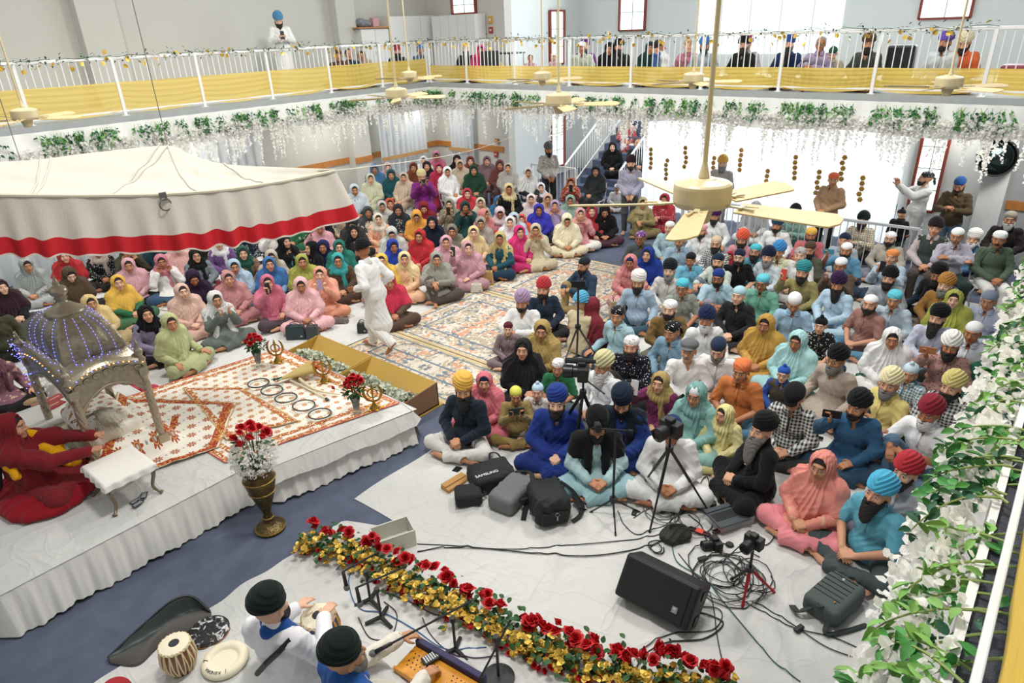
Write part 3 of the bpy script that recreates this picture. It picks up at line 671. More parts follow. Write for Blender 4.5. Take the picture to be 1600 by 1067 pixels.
curtain('curtain', (15.2, 15.3), (15.2, 14.35), .02, 2.92, 6, .05, sheerb, 'narrow pale blue sheer curtain next to the corner of the cream walls')
curtain('curtain', (7.2, 15.75), (9.0, 15.75), .02, 2.92, 8, .05, sheerb, 'sheer curtain seen just above the peak of the cream canopy')
curtain('curtain', (2.2, 15.75), (5.4, 15.75), .02, 2.92, 12, .05, sheerb, 'wide sheer curtain hanging behind the women below the red canopy edge')
for y0, y1, z0, z1 in ((12.75, 14.55, 1.02, 1.18), (15.3, 14.35, 1.02, 1.18)):
    pass
for (a, b_, c_) in (((12.75, 15.63), (14.55, 15.63), 1), ((15.12, 15.3), (15.12, 14.35), 2)):
    mb = MB(); mb.box(((a[0]+b_[0])/2, (a[1]+b_[1])/2, 1.02), (abs(a[0]-b_[0])+.02, abs(a[1]-b_[1])+.02, .10)); o = mb.build('curtain_tieback', mat('gold_ribbon', 'c79a5c', .7, alpha=.8)); prop(o, ('golden brown ribbon band across the pale blue curtain beside the pilaster' if c_ == 1 else 'golden brown ribbon band across the narrow corner curtain'), 'ribbon')
# ---- gold flower strings on the backdrop
goldfl = mat('gold_petal', 'b98a2e', .5, var=.2)
for i, (x, y) in enumerate(((1017, 248), (1041, 265), (1071, 246), (1114, 262), (1156, 250), (1198, 283), (1242, 262), (1277, 285), (1316, 263), (1345, 295))):
    p = atX(x, y, 15.19); mb = MB(); rr = random.Random(i)
    for k in range(5):
        c = Vector(p)+Vector((0, rr.uniform(-.02, .02), .22-k*.11))
        for j in range(6): a = j*PI/3; mb.lathe([(.0, -.012), (.028, 0), (0, .012)], c+Vector((0, .03*math.cos(a), .03*math.sin(a))), 6, rot=Matrix.Rotation(PI/2, 3, 'Y'))
        mb.lathe([(0, -.02), (.02, 0), (0, .02)], c, 6)
    mb.tube([Vector(p)+Vector((0.02, 0, .3)), Vector(p)+Vector((.02, 0, -.26))], .003, 4)
    prop(mb.build('flower_string', goldfl), 'short string of gold flowers hanging on the white backdrop curtain', 'flower string', 'gold flower strings on the backdrop')
# ---- railings
def railing(name, p0, p1, posts, z, hgt, label, bay_d=.115, group=None, post_w=.05, m=white_s, rail_r=.024):
    """posts: distances along p0->p1"""
    p0 = Vector(p0); p1 = Vector(p1); d = (p1-p0); Ln = d.length; d.normalize(); r = empty(name, (p0.x, p0.y, z), 0, label, 'railing', group)
    loc = lambda t, h: (d.x*t, d.y*t, h); rz = math.atan2(d.y, d.x)
    b = MB(); b.box(loc(Ln/2, hgt), (Ln, rail_r*2, rail_r*2), rz); b.build('top_rail', m, r, bevel=.006)
    b = MB(); b.box(loc(Ln/2, .09), (Ln, .03, .03), rz); b.build('bottom_rail', m, r)
    pm = None
    for t in posts:
        if pm is None: b = MB(); b.box((0, 0, hgt/2), (post_w, post_w, hgt), rz); b.box((0, 0, .01), (.1, .1, .02), rz); o = b.build('post', m, r); pm = o.data; o.location = loc(t, 0)
        else: link('post', pm, r, loc=loc(t, 0))
    ed = sorted(posts)
    for a, c in zip(ed[:-1], ed[1:]):
        b = MB(); n = max(2, int((c-a)/bay_d))
        for i in range(1, n): b.box(loc(a+(c-a)*i/n, (hgt+.09)/2), (.014, .014, hgt-.09), rz)
        b.build('baluster', m, r)
    return r
RH = .97
PL = [1.516*k for k in range(0, 13)]; PR = [0, 1.3, 2.85, 4.4, 5.95, 7.5, 9.0, 10.55, 12.1, 13.6]
railing('balcony_railing', (CX-.0, CY+.06), (CX-18.2, CY+.06), PL, ZD, RH, 'white balcony railing below the storage cabinets and the man filming')
railing('balcony_railing', (CX+.06, CY), (CX+.06, 0), PR, ZD, RH, 'white balcony railing in front of the arched window')
r = empty('balcony_railing', (0, -.08, ZD), 0, 'near balcony railing wrapped in yellow cloth at the frame edge', 'railing')
b = MB(); b.box((3, 0, .076), (6, .018, .024)); b.build('bottom_rail', white_s, r, bevel=.004); b = MB(); b.box((3, -.06, .99), (6, .04, .04)); b.build('top_rail', white_s, r)
for x in (.2, 3.2, 6): b = MB(); b.box((x, -.06, .5), (.04, .04, 1)); b.build('post', white_s, r)
# ---- yellow drapes on the railings
yel = mat('yellow_chiffon', 'fadc70', .8, alpha=.74, transl=.25, bump=.6, bscale=6, bstretch=(.5, .5, 26)); yel2 = mat('yellow_cloth', 'e6c04c', .8, bump=.4, bscale=4, bstretch=(1, 1, 8))
def drape(name, fx, posts, zt, zb, m, label, sag=.025):
    b = MB(); L_ = posts[-1]; n = int(L_/.09)
    def fn(u, v):
        t = u*L_; k = 0
        for a, c in zip(posts[:-1], posts[1:]):
            if a <= t <= c: k = math.sin(PI*(t-a)/(c-a))**.5 if a < t < c else 0
        z = zt-sag*k*.3+(zb-sag*k-zt)*v*(.86+.14*k) - (0 if k > .02 else 0); off = .004*math.sin(v*34+1.3*math.sin(t*1.7)+t*.6)+.003*math.sin(v*60+t*2.1)
        x, y, nx, ny = fx(t); return (x+nx*off, y+ny*off, z)
    b.grid(fn, n, 26); o = b.build(name, m, smooth=True); return prop(o, label, 'drape')
drape('yellow_drape', lambda t: (CX-t, CY+.047, 0, -1), PL, ZD+.58, ZD+.07, yel, 'sheer yellow cloth draped along the railing below the filming man')
drape('yellow_drape', lambda t: (CX+.047, CY-t, -1, 0), PR, ZD+.42, ZD+.06, yel, 'sheer yellow cloth draped along the railing facing the arched window wall')
b = MB(); b.grid(lambda u, v: (.3+u*5, -.13+.008*math.sin(u*22)+.03*v+.006*math.sin(v*7+u*8), ZD+1.01-(.73+min(.16, max(0, (u*5-.7)*.4)))*v+.012*math.sin(u*19)), 60, 20)
prop(b.build('yellow_drape', yel2, smooth=True, solid=.004), 'opaque yellow cloth hanging over the near railing at the frame edge', 'drape')
# ---- leaves and blossom
greens = [mat('leaf_green', '3f8a3c', .6, var=.25, vscale=3), mat('leaf_dark', '1f5a3a', .6, var=.2, vscale=3), mat('leaf_light', '7aae55', .6, var=.2, vscale=3)]
petal = mat('white_petal', 'fffefa', .7, transl=.5); goldleaf = mat('gold_leaf', 'd8b34a', .4, .35, var=.15, vscale=9); stemg = mat('green_stem', '8a9c55', .6)
def leaf(mb, p, d, up, L_, W, m=0, fold=.25):
    p = Vector(p); d = Vector(d).normalized(); s = d.cross(Vector(up)); s = s.normalized() if s.length > 1e-4 else d.orthogonal().normalized(); n = s.cross(d)
    q = lambda a, w, h: p+d*L_*a+s*W*w+n*L_*h
    mb.add([q(0, 0, 0), q(.16, .30, fold*.3), q(.40, .46, fold*.5), q(.68, .38, fold*.42), q(.88, .18, fold*.15), q(1, 0, -.08), q(.88, -.18, fold*.15), q(.68, -.38, fold*.42), q(.40, -.46, fold*.5), q(.16, -.30, fold*.3), q(.5, 0, .0)], [(i, (i+1) % 10, 10) for i in range(10)], m)
def blossoms(mb, p, rr, n, sp, sz, m=0):
    for _ in range(n):
        c = Vector(p)+Vector((rr.gauss(0, sp), rr.gauss(0, sp), rr.gauss(0, sp*.7))); a = Vector((rr.gauss(0, 1), rr.gauss(0, 1), rr.gauss(0, 1))).normalized(); b_ = a.orthogonal().normalized(); s = sz*rr.uniform(.7, 1.25)
        c2 = a.cross(b_); mb.add([c-b_*s*.5, c-b_*s*.2+c2*s*.42+a*s*.12, c+b_*s*.3+c2*s*.40+a*s*.22, c+b_*s*.55+a*s*.1, c+b_*s*.3-c2*s*.40+a*s*.22, c-b_*s*.2-c2*s*.42+a*s*.12], [(0, 1, 2, 3), (0, 3, 4, 5)], m)
def fascia(name, x_of, L_, label, glabel, seed):
    """white cloth below a deck with greenery and hanging wisteria; x_of(t, out, z) -> point"""
    rr = random.Random(seed); b = MB(); n = int(L_/.08)
    b.grid(lambda u, v: x_of(u*L_, .03+.05*v+.018*math.sin(u*L_*16+v)+.01*math.sin(u*L_*41), ZD-.09-.50*v-.03*math.sin(u*L_*2.3)*v), n, 6)
    prop(b.build(name, mat('white_cloth', 'eeeeea', .85, bump=.3, bscale=14), smooth=True), label, 'fabric')
    k = 0; seg = 1.45
    while k*seg < L_-.3:
        t0 = k*seg; r = empty('hanging_garland', x_of(t0+seg/2, .1, ZD-.2), 0, glabel[0], 'garland', glabel[1]); o0 = Vector(r.location); lv = MB(); bl = MB()
        for _ in range(8):   # green sprays
            t = t0+rr.random()*seg; z = ZD-.13; off = .10
            for s_ in range(rr.randint(2, 4)):
                pts = []; tt = t+rr.gauss(0, .06); zz = z; oo = off
                for q in range(5): pts.append(Vector(x_of(tt, oo, zz))-o0); tt += rr.gauss(0, .028); zz -= rr.uniform(.05, .09); oo += rr.uniform(-.01, .02)
                lv.tube(pts, .0035, 4, 2)
                mi = rr.choice((0, 0, 1, 1, 2))
                for q in range(1, 5):
                    for _2 in range(3): leaf(lv, pts[q]+Vector((rr.gauss(0, .02), rr.gauss(0, .02), rr.gauss(0, .02))), (rr.gauss(0, 1), rr.gauss(0, 1), -.8), (rr.gauss(0, 1), rr.gauss(0, 1), .5), rr.uniform(.05, .085), rr.uniform(.028, .045), mi)
        for _ in range(26):  # wisteria tails
            t = t0+rr.random()*seg; Ln = rr.choice((.25, .4, .55, .7, .85))*rr.uniform(.8, 1.1); z = ZD-.34; m_ = int(Ln/.026)
            sw = rr.gauss(0, .04)
            for q in range(m_):
                f_ = q/m_; blossoms(bl, Vector(x_of(t+sw*f_*f_, .14+.02*f_, z-Ln*f_))-o0, rr, 3 if f_ < .6 else 2, .022*(1-f_*.55), .052*(1-f_*.3))
        for _ in range(70): blossoms(bl, Vector(x_of(t0+rr.random()*seg, .13, ZD-.32-abs(rr.gauss(0, .14))))-o0, rr, 2, .02, .038)
        lv.build('leaf_spray', greens, r); bl.build('blossom_cluster', petal, r); k += 1
fascia('fascia_cloth', lambda t, o, z: (CX-t, CY-.05-o, z), 18, 'white cloth strip below the deck with the filming man', ('white wisteria and green leaf garland under the deck beside the canopy', 'wisteria garlands under the cabinet balcony'), 1)
fascia('fascia_cloth', lambda t, o, z: (CX-.05-o, CY-t, z), 13.4, 'white cloth strip below the deck facing the arched window wall', ('white wisteria and green leaf garland under the deck facing the windows', 'wisteria garlands under the window balcony'), 2)
def vine(name, p_of, L_, label, grp, seed, seg=1.516):
    rr = random.Random(seed); k = 0
    while (k+1)*seg <= L_+.1:
        r = empty(name, p_of(k*seg+seg/2), 0, label, 'vine', grp); o0 = Vector(r.location); lv = MB(); gd = MB()
        lv.tube([Vector(p_of(k*seg+seg*i/10))-o0+Vector((rr.gauss(0, .012), rr.gauss(0, .012), .03+rr.gauss(0, .012))) for i in range(11)], .004, 4, 1)
        for _ in range(46): leaf(lv, Vector(p_of(k*seg+rr.random()*seg))-o0+Vector((rr.gauss(0, .03), rr.gauss(0, .03), rr.gauss(0.02, .045))), (rr.gauss(0, 1), rr.gauss(0, 1), rr.gauss(-.2, .7)), (0, 0, 1), rr.uniform(.04, .065), .035, 1)
        for _ in range(10): leaf(gd, Vector(p_of(k*seg+rr.random()*seg))-o0+Vector((rr.gauss(0, .02), rr.gauss(0, .02), rr.gauss(-.03, .06))), (rr.gauss(0, 1), rr.gauss(0, 1), -1), (rr.gauss(0, 1), rr.gauss(0, 1), 0), .085, .085)
        lv.build('green_leaves', greens, r); gd.build('gold_leaves', goldleaf, r); k += 1
vine('railing_vine', lambda t: (CX-t, CY+.02, ZD+RH), 18, 'leafy vine with gold leaves along the railing below the filming man', 'vines on the cabinet-side railing', 3)
vine('railing_vine', lambda t: (CX, CY-t, ZD+RH), 13.5, 'leafy vine with gold leaves along the railing before the arched window', 'vines on the window-side railing', 4)
# ---- near garland hanging from the near deck
def near_garland():
    rr = random.Random(11)
    for k in range(7):
        x0 = .75+k*.62; r = empty('hanging_garland', (x0+.3, .06, ZD-.1), 0, 'close-up white blossom and green leaf garland on the near deck edge', 'garland', 'near garland bunches'); o0 = Vector(r.location); lv = MB(); bl = MB(); st = MB()
        for _ in range(13):
            p = Vector((x0+rr.random()*.62, -.05-rr.random()*.10, ZD+.02+rr.random()*.03)); d = Vector((rr.gauss(.15, .35), .75, -.12)); pts = []; mi = rr.choice((0, 0, 1, 2))
            for q in range(9): pts.append(p-o0); p = p+d*.033; d = d+Vector((rr.gauss(0, .10), -.06, -.11)); d.normalize()
            st.tube(pts, [.0042-.0003*q for q in range(9)], 5)
            for q in range(2, 9):
                for _2 in range(2): leaf(lv, pts[q]+Vector((rr.gauss(0, .008), 0, rr.gauss(0, .008))), (rr.gauss(0, 1), rr.gauss(.3, .6), rr.gauss(-.3, .5)), (rr.gauss(0, .5), rr.gauss(0, .5), 1), rr.uniform(.036, .056), rr.uniform(.021, .030), mi)
        for _ in range(210):
            z = ZD-.02-abs(rr.gauss(.10, .13)); z = max(z, ZD-.5); out = .03+.11*min(1, (ZD-z)/.25)
            blossoms(bl, Vector((x0+rr.random()*.62, rr.uniform(.02, out), z))-o0, rr, 5, .014, .030)
        for _ in range(9):
            t = x0+rr.random()*.62; Ln = rr.uniform(.3, .45); y = rr.uniform(.03, .13)
            for q in range(int(Ln/.022)): f_ = q/(Ln/.022); blossoms(bl, Vector((t, y, ZD-.1-Ln*f_))-o0, rr, 3, .016*(1-f_*.5), .032)
        for _ in range(40): c = Vector((x0+rr.random()*.62, -.02+rr.gauss(0, .01), ZD+.02))-o0; blossoms(bl, c, rr, 1, .01, .02)
        lv.build('leaf_spray', greens, r, smooth=True); bl.build('blossom_cluster', petal, r); st.build('stem', stemg, r)
near_garland()
# ---- ceiling fans
def fan():
    r = empty('ceiling_fan', (0, 0, 3.5)); b = MB()
    b.lathe([(.0, .075), (.06, .075), (.07, .07), (.135, .055), (.148, .045), (.15, .03), (.15, -.045), (.144, -.055), (.144, -.062), (.135, -.072), (.07, -.078), (.055, -.12), (.045, -.16), (0, -.165)], n=40); b.build('motor_housing', cream, r, smooth=False, bevel=.002)
    b = MB(); b.lathe([(.012, 5.0), (.012, .06), (.03, .09), (.02, .06)][::-1][0:0] or [(.02, .07), (.03, .08), (.0125, .15), (.0125, 5.0)], n=12); b.build('downrod', cream, r)
    bl = MB(); n = 14; W = lambda u: .058+.018*u-(.05*max(0, (u-.9)/.1)**2); top = [(.20+.50*i/n, W(i/n), .004) for i in range(n+1)]
    V = [(x, w, h) for x, w, h in top]+[(x, -w, h) for x, w, h in top[::-1]]; m_ = len(V); V2 = [(x, y, -.004) for x, y, _ in V]
    bl.add([(x, y, z+y*.2) for x, y, z in V+V2], [tuple(range(m_))[::-1], tuple(range(m_, 2*m_))]+[(i, (i+1) % m_, (i+1) % m_+m_, i+m_) for i in range(m_)])
    bm_ = bl.mesh('blade', False); ir = MB(); ir.box((.165, 0, .0), (.13, .03, .008)); ir.box((.25, .02, .003), (.09, .012, .008), .25); ir.box((.25, -.02, .003), (.09, .012, .008), -.25); ir.box((.22, 0, .004), (.02, .07, .008)); im = ir.mesh('bracket', False)
    wood = mat('pale_wood_blade', 'cfb988', .5, bump=.1, bscale=3, bstretch=(2, 40, 2), var=.06, vscale=20)
    for k in range(5): a = k*2*PI/5; link('blade', bm_, r, None, wood, loc=(0, 0, -.06), rot=(0, 0, a)); link('blade_bracket', im, r, None, cream, loc=(0, 0, -.055), rot=(0, 0, a))
    for q in range(7): pass
    return r
f0 = fan(); fc = (3.33, 1.51); t1 = at(908, 320, 3.44)
FANS = [(fc[0], fc[1], math.radians(54), 'cream ceiling fan closest to the camera, hanging above the seated men'), (2.85, 10.37, .4, 'ceiling fan by the near end of the yellow draped railing'), (6.6, 7.64, .2, 'ceiling fan hanging over the women left of the hall centre'), (9.63, 10.71, .9, 'small distant fan in front of the balcony corner'),
        (6.67, 4.89, .2, 'ceiling fan hanging over the rug and the walking man'), (9.88, 7.59, .5, 'distant fan before the seated child on the balcony'), (10.01, 4.84, .1, 'ceiling fan before the man in the black shirt upstairs'), (9.98, 1.51, .35, 'ceiling fan before the man in the orange shirt upstairs')]
for i, (x, y, a, lb) in enumerate(FANS): o = f0 if i == 0 else ctree(f0); o.location = (x, y, 3.52 if i == 0 else 3.57); o.rotation_euler.z = a; prop(o, lb, 'ceiling fan', 'ceiling fans')
# ---- canopy over the throne
cloth_c = mat('canopy_cotton', 'd2cec0', .9, transl=.1, bump=.5, bscale=3, bstretch=(3, 1, 1)); redm = mat('canopy_red', 'c01220', .8, bump=.3, bscale=8, bstretch=(8, 8, .6)); valm = mat('valance_white', 'dcd5ca', .9, transl=.25, bump=.5, bscale=6, bstretch=(10, 10, .5))
def interp(P, t):
    k = min(int(t*(len(P)-1)), len(P)-2); f_ = t*(len(P)-1)-k; p0 = P[max(k-1, 0)]; p1 = P[k]; p2 = P[k+1]; p3 = P[min(k+2, len(P)-1)]
    return .5*((2*p1)+(p2-p0)*f_+(2*p0-5*p1+4*p2-p3)*f_*f_+(3*p1-p0-3*p2+p3)*f_**3)
RI = [Vector(atY(*a)) for a in ((524, 264, 5.6), (430, 261, 6.05), (350, 256, 6.45), (300, 243, 6.7), (262, 228, 6.9), (150, 238, 7.35), (60, 249, 7.75), (-20, 254, 8.1), (-150, 262, 8.7))]
FR = [Vector(atY(*a)) for a in ((522, 267, 5.6), (460, 280, 5.66), (400, 290, 5.76), (340, 298, 5.88), (250, 304, 6.08), (150, 306, 6.28), (60, 306, 6.46), (-20, 305, 6.64), (-150, 305, 7.0))]
BK = [RI[i]+Vector((.25*i/8-.1, 1.3*min(1, i/3+.05), -.45*min(1, i/3))) for i in range(9)]
r = empty('canopy', (2.5, 6.3, 3.1), 0, 'large cream canopy with red-edged valance hung above the silver throne', 'canopy'); o0 = Vector(r.location)
def roof(u, v):
    a, b_ = (FR, RI) if v <= .6 else (RI, BK); w = v/.6 if v <= .6 else (v-.6)/.4
    p = interp(a, u).lerp(interp(b_, u), w); s = math.sin(PI*min(1, w)) if v <= .6 else 0
    du = (u-.5)*(1-.55*min(1, w if v <= .6 else 1)); z = -.05*s + .007*math.sin(du*150+2*math.sin(v*7))*s*max(0, 1-abs(u-.3)*3)+.009*math.sin(u*31-v*25)*s+.006*math.sin(u*17+v*33)*s
    return p+Vector((0, 0, z))-o0
b = MB(); b.grid(roof, 200, 50); b.build('canopy_top', cloth_c, r, smooth=True); b = MB(); [b.tube([Vector(roof(u0+(u1-u0)*i/24, .6*i/24))+Vector((0, 0, .004)) for i in range(25)], .010, 5) for u0, u1 in ((.60, .50), (.60, .52), (.76, .72), (.77, .745), (.42, .5), (.2, .25))]; b.build('seam', cloth_c, r, smooth=True)
def val(z0, z1, fl0, fl1):
    def fn(u, v):
        p = interp(FR, u); q = interp(FR, min(u+.01, 1))-interp(FR, max(u-.01, 0)); n_ = Vector((q.y, -q.x, 0)).normalized(); n_ = n_ if n_.y < 0 else -n_
        fl = fl0+(fl1-fl0)*v; s = math.sin(u*95+1.5*math.sin(u*13)); edge = max(0, 1-u*14); return p+n_*(fl*(.03*s+.018*math.sin(u*41+2*math.sin(u*17)))+.10*fl)+Vector((.13*edge*fl, 0, z0+(z1-z0)*v+.012*fl*math.sin(u*95+.8)))-o0
    return fn
b = MB(); b.grid(val(0, -.34, .1, .9), 260, 8); b.build('valance', valm, r, smooth=True)
b = MB(); b.grid(val(-.335, -.47, .9, 1.15), 260, 3); b.build('red_border', redm, r, smooth=True)
b = MB(); b.grid(val(-.468, -.482, 1.15, 1.2), 260, 1); b.build('white_piping', valm, r, smooth=True)
b = MB(); b.tube([interp(FR, i/60)-o0+Vector((0, -.01, 0)) for i in range(61)], .016, 6); b.build('edge_cord', mat('canvas_edge', 'cfc8b2', .9), r)
b = MB(); p = FR[4]-o0+Vector((0, -.05, -.08)); b.tube([p+Vector((.05*math.cos(a), -.01, .05*math.sin(a))) for a in [i*PI/8 for i in range(16)]], .006, 6, closed=True); b.box(p+Vector((0, 0, .07)), (.06, .012, .07)); b.build('hanging_ring', steel, r)
b = MB(); pe = Vector(atX(800, 213, 15.35)); p0 = FR[0]; b.tube([p0.lerp(pe, t)-Vector((0, 0, .12*math.sin(PI*t))) for t in [i/20 for i in range(21)]], .006, 5); prop(b.build('rope', mat('rope', 'd8d2c0', .9)), 'thin white rope running from the canopy corner towards the far wall', 'rope')
for i, (a, c, Y) in enumerate((((262, 228), (245, -40), 6.9), ((32, 250), (-8, -40), 7.9))):
    b = MB(); b.tube([Vector(atY(*a, Y)), Vector(atY(*a, Y))+Vector((0, 0, 4.5))], .004, 5); prop(b.build('hanging_wire', steel), ('thin wire holding the canopy peak' if i == 0 else 'thin wire holding the canopy ridge beside the frame edge'), 'wire')
# ---- cabinets, alarm boxes, mirror, speakers upstairs
def cabinet(p0, p1, y0, y1, z1, nd, label, lip=None, front='Y'):
    r = empty('storage_cabinet', ((p0+p1)/2, (y0+y1)/2, ZD), 0, label, 'cabinet', 'white storage cabinets upstairs'); w = abs(p1-p0); d = abs(y1-y0)
    b = MB(); b.box((0, 0, z1/2), (w, d, z1)); b.build('carcass', mat('cabinet_white', 'd9d8d4', .6), r, bevel=.004)
    for i in range(nd):
        b = MB()
        if front == 'Y': b.box((-w/2+w*(i+.5)/nd, -d/2-.012, z1/2), (w/nd-.012, .02, z1-.04))
        else: b.box((-w/2-.012, -d/2+d*(i+.5)/nd, z1/2), (.02, d/nd-.012, z1-.04))
        dr = b.build('door', mat('cabinet_door', 'e3e2de', .55), r, bevel=.003); h = MB()
        if front == 'Y': h.box((-w/2+w*(i+.5)/nd+w/nd*.4*(1 if i % 2 == 0 else -1), -d/2-.03, z1*.55), (.012, .015, .12))
        else: h.box((-w/2-.03, -d/2+d*(i+.5)/nd, z1*.55), (.015, .012, .12))
        h.build('handle', steel, dr)
cabinet(12.45, 13.4, 15.6, 16.05, 1.32, 2, 'low white storage cabinet with plastic bags piled on top'); cabinet(13.45, 15.2, 15.6, 16.05, 1.62, 3, 'tall white storage cabinet beside the low one upstairs')
cabinet(14.95, 15.35, 13.75, 15.45, 1.6, 5, 'wide white storage cabinet below the small upper window', front='X')
b = MB(); b.box((12.9, 15.78, ZD+1.35), (1.1, .5, .03)); prop(b.build('shelf_board', wood_b), 'brown board lying on the low white cabinet', 'board')
f = Field((-.3, -.2, -.02), (.3, .2, .32), .012); f.ell((-.1, 0, .1), (.16, .14, .12), .05); f.ell((.08, 0, .08), (.14, .12, .10), .05); f.fold(.008, [(50, 30, 60, 1), (-40, 50, 30, .8)], 2); prop(link('plastic_bag', f.mesh('bag'), loc=(12.75, 15.78, ZD+1.37), mats=mat('grey_bag', '7d8288', .3)), 'crumpled grey bag on the low storage cabinet', 'bag')
b = MB(); b.box((0, 0, .11), (.2, .16, .22)); prop(b.build('cardboard_box', mat('pink_box', 'c9a0a0', .7), bevel=.01, loc=(13.1, 15.78, ZD+1.37)), 'small pinkish box beside the grey bag on the cabinet', 'box')
for i, (x, y, pl, c, s, n_, lb) in enumerate(((766, 31, 15.38, 'c9a046', .16, 'wall_plaque', 'square gold wall plate above the upstairs fire alarm'), (767, 47, 15.38, 'a83a38', .14, 'fire_alarm', 'red fire alarm upstairs under the gold plate'), (775, 241, 15.38, 'b23c3c', .14, 'fire_alarm', 'red fire alarm on the lower wall under the oak band'), (776, 220, 15.36, 'b57a35', .12, 'wall_plaque', 'small wooden plaque above the lower oak band'))):
    p = atX(x, y, pl); b = MB(); b.box((0, 0, 0), (.04, s, s*1.15)); b.box((-.022, 0, .0), (.012, s*.5, s*.35), m=1); prop(b.build(n_, [mat('sign_'+str(i), c, .5), mat('sign_pale', 'd8cfc0', .5)], loc=p, bevel=.005), lb, n_.replace('_', ' '))
p = Vector(atX(1558, 246, 14.6)); r = empty('convex_mirror', p, 0, 'round convex black mirror mounted high beside the column', 'mirror'); rot = Matrix.Rotation(-PI/2+.25, 3, 'Y') @ Matrix.Identity(3); rot = Matrix.Rotation(math.radians(25), 3, 'Z') @ rot
b = MB(); b.lathe([(0, .10), (.12, .09), (.22, .06), (.30, .0)], n=40, rot=rot); b.build('mirror_dome', mat('dark_mirror', '3c4a48', .12, .9), r, smooth=True)
b = MB(); b.lathe([(.30, -.02), (.33, -.02), (.33, .02), (.30, .02), (.29, 0)], n=40, rot=rot); b.build('mirror_rim', black, r)
def upspk(loc, rz, label):
    r = empty('loudspeaker', loc, rz, label, 'loudspeaker'); b = MB(); b.box((0, 0, .36), (.42, .36, .72)); b.build('enclosure', black, r, bevel=.03); b = MB(); b.box((0, -.185, .36), (.36, .01, .64)); b.build('grille', mat('grille', '2a2b2d', .6, .3, bump=1, bscale=300), r)
p = atX(1410, 150, 13.6); upspk((13.9, 2.9, ZD), PI/2*-1+.1, 'large black loudspeaker standing upstairs between the two turbaned men'); upspk((13.5, 12.0, ZD), -.6, 'black loudspeaker on the balcony beside the woman in pink')
b = MB(); b.box((0, 0, .2), (.5, .7, .4)); prop(b.build('storage_crate', mat('maroon_tub', '8a2f45', .5), bevel=.03, loc=(14.2, 1.1, ZD)), 'maroon plastic tub at the end of the window balcony', 'tub')
b = MB(); b.box((0, 0, .62), (.6, 1.2, .03)); [b.box((sx*.27, sy*.55, .3), (.03, .03, .6)) for sx in (-1, 1) for sy in (-1, 1)]; prop(b.build('folding_table', black, loc=(14.6, 12.6, ZD)), 'dark folding table on the balcony near the corner', 'table')
# ---- lower railings and the staircase
railing('guard_railing', (13.0, 6.3), (13.0, 1.9), [0, 1.45, 2.9, 4.4], 0, .98, 'grey metal guard railing behind the standing man in tan', m=mat('grey_steel', 'b9bcc0', .4), group=None)
railing('landing_railing', (14.2, 11.3), (14.2, 9.9), [0, 1.4], 0, 1.05, 'short white railing at the foot of the stairs')
r = empty('staircase', (15.0, 9.9, 0), 0, 'white staircase climbing to the balcony with people sitting on it', 'staircase'); stm = mat('stair_carpet', '57617c', .95)
for i in range(10): b = MB(); b.box((.15+.3*i, 0, .09+.18*i), (.32, 1.6, .18)); b.build('step', stm, r)
for sy in (-.85, .85):
    b = MB(); a, c = Vector((-.05, sy, .95)), Vector((3.0, sy, 2.78)); b.tube([a, c], .028, 8); b.tube([a-Vector((0, 0, .85)), a], .028, 8); b.tube([a-Vector((0, 0, .78)), c-Vector((0, 0, .78))], .016, 6)
    for i in range(1, 26): q = a.lerp(c, i/26); b.box(q-Vector((0, 0, .39)), (.014, .014, .78))
    b.build('handrail', white_s, r)
# ================================================================ cloth on the floor, the stage, everything that stands about
def ridge(x, y, s=0):
    a = x+.25*math.sin(1.1*y+s)+.08*math.sin(3.1*y+2*x); b = y+.3*math.sin(.9*x+1.3*s)
    r = (1-abs(math.sin(2.3*a+.9*b+s)))**6+.8*(1-abs(math.sin(1.3*a-2.9*b+2*s)))**7+.6*(1-abs(math.sin(5.3*b+1.2*a)))**5*(.5+.5*math.sin(1.7*a+s))
    r += .5*(1-abs(math.sin(6.1*a+2.2*b+1.1*s)))**4*(.5+.5*math.sin(.8*b-1.9*a))
    return r
def sheetz(x, y):
    return .004+(.036*ridge(x, y, 0) if x > 3.2 and y < 4.9 else .030*ridge(x, y, 2)+.002 if y < 4.7 else 0)
sheetm = mat('white_cotton_sheet', 'cdcdc9', .9, bump=.25, bscale=9)
bs_ = sheetm.node_tree.nodes['Principled BSDF']; tcs = [n for n in sheetm.node_tree.nodes if n.type == 'TEX_COORD'][0]; hs_ = None
for sc_, di_, st_, w_ in ((.9, 1.2, (1, 1.8, 1), 1.), (1.9, 1.4, (1.6, .7, 1), .5), (6., 1., (1, 1, 1), .12)):
    mp_ = N(sheetm, 'ShaderNodeMapping'); mp_.inputs['Scale'].default_value = st_; L(sheetm, tcs.outputs['Object'], mp_.inputs[0]); nz_ = N(sheetm, 'ShaderNodeTexNoise', Scale=sc_, Detail=2., Distortion=di_); L(sheetm, mp_.outputs[0], nz_.inputs['Vector'])
    v_ = math_(sheetm, 'MULTIPLY', math_(sheetm, 'POWER', math_(sheetm, 'SUBTRACT', 1., math_(sheetm, 'ABSOLUTE', math_(sheetm, 'MULTIPLY', math_(sheetm, 'SUBTRACT', nz_.outputs[0], .5), 7.))), 3.), w_)
    v_ = math_(sheetm, 'MAXIMUM', v_, 0.); hs_ = v_ if hs_ is None else math_(sheetm, 'ADD', hs_, v_)
bp_ = N(sheetm, 'ShaderNodeBump', Strength=.42, Distance=.022); L(sheetm, hs_, bp_.inputs['Height']); L(sheetm, bp_.outputs[0], bs_.inputs['Normal'])
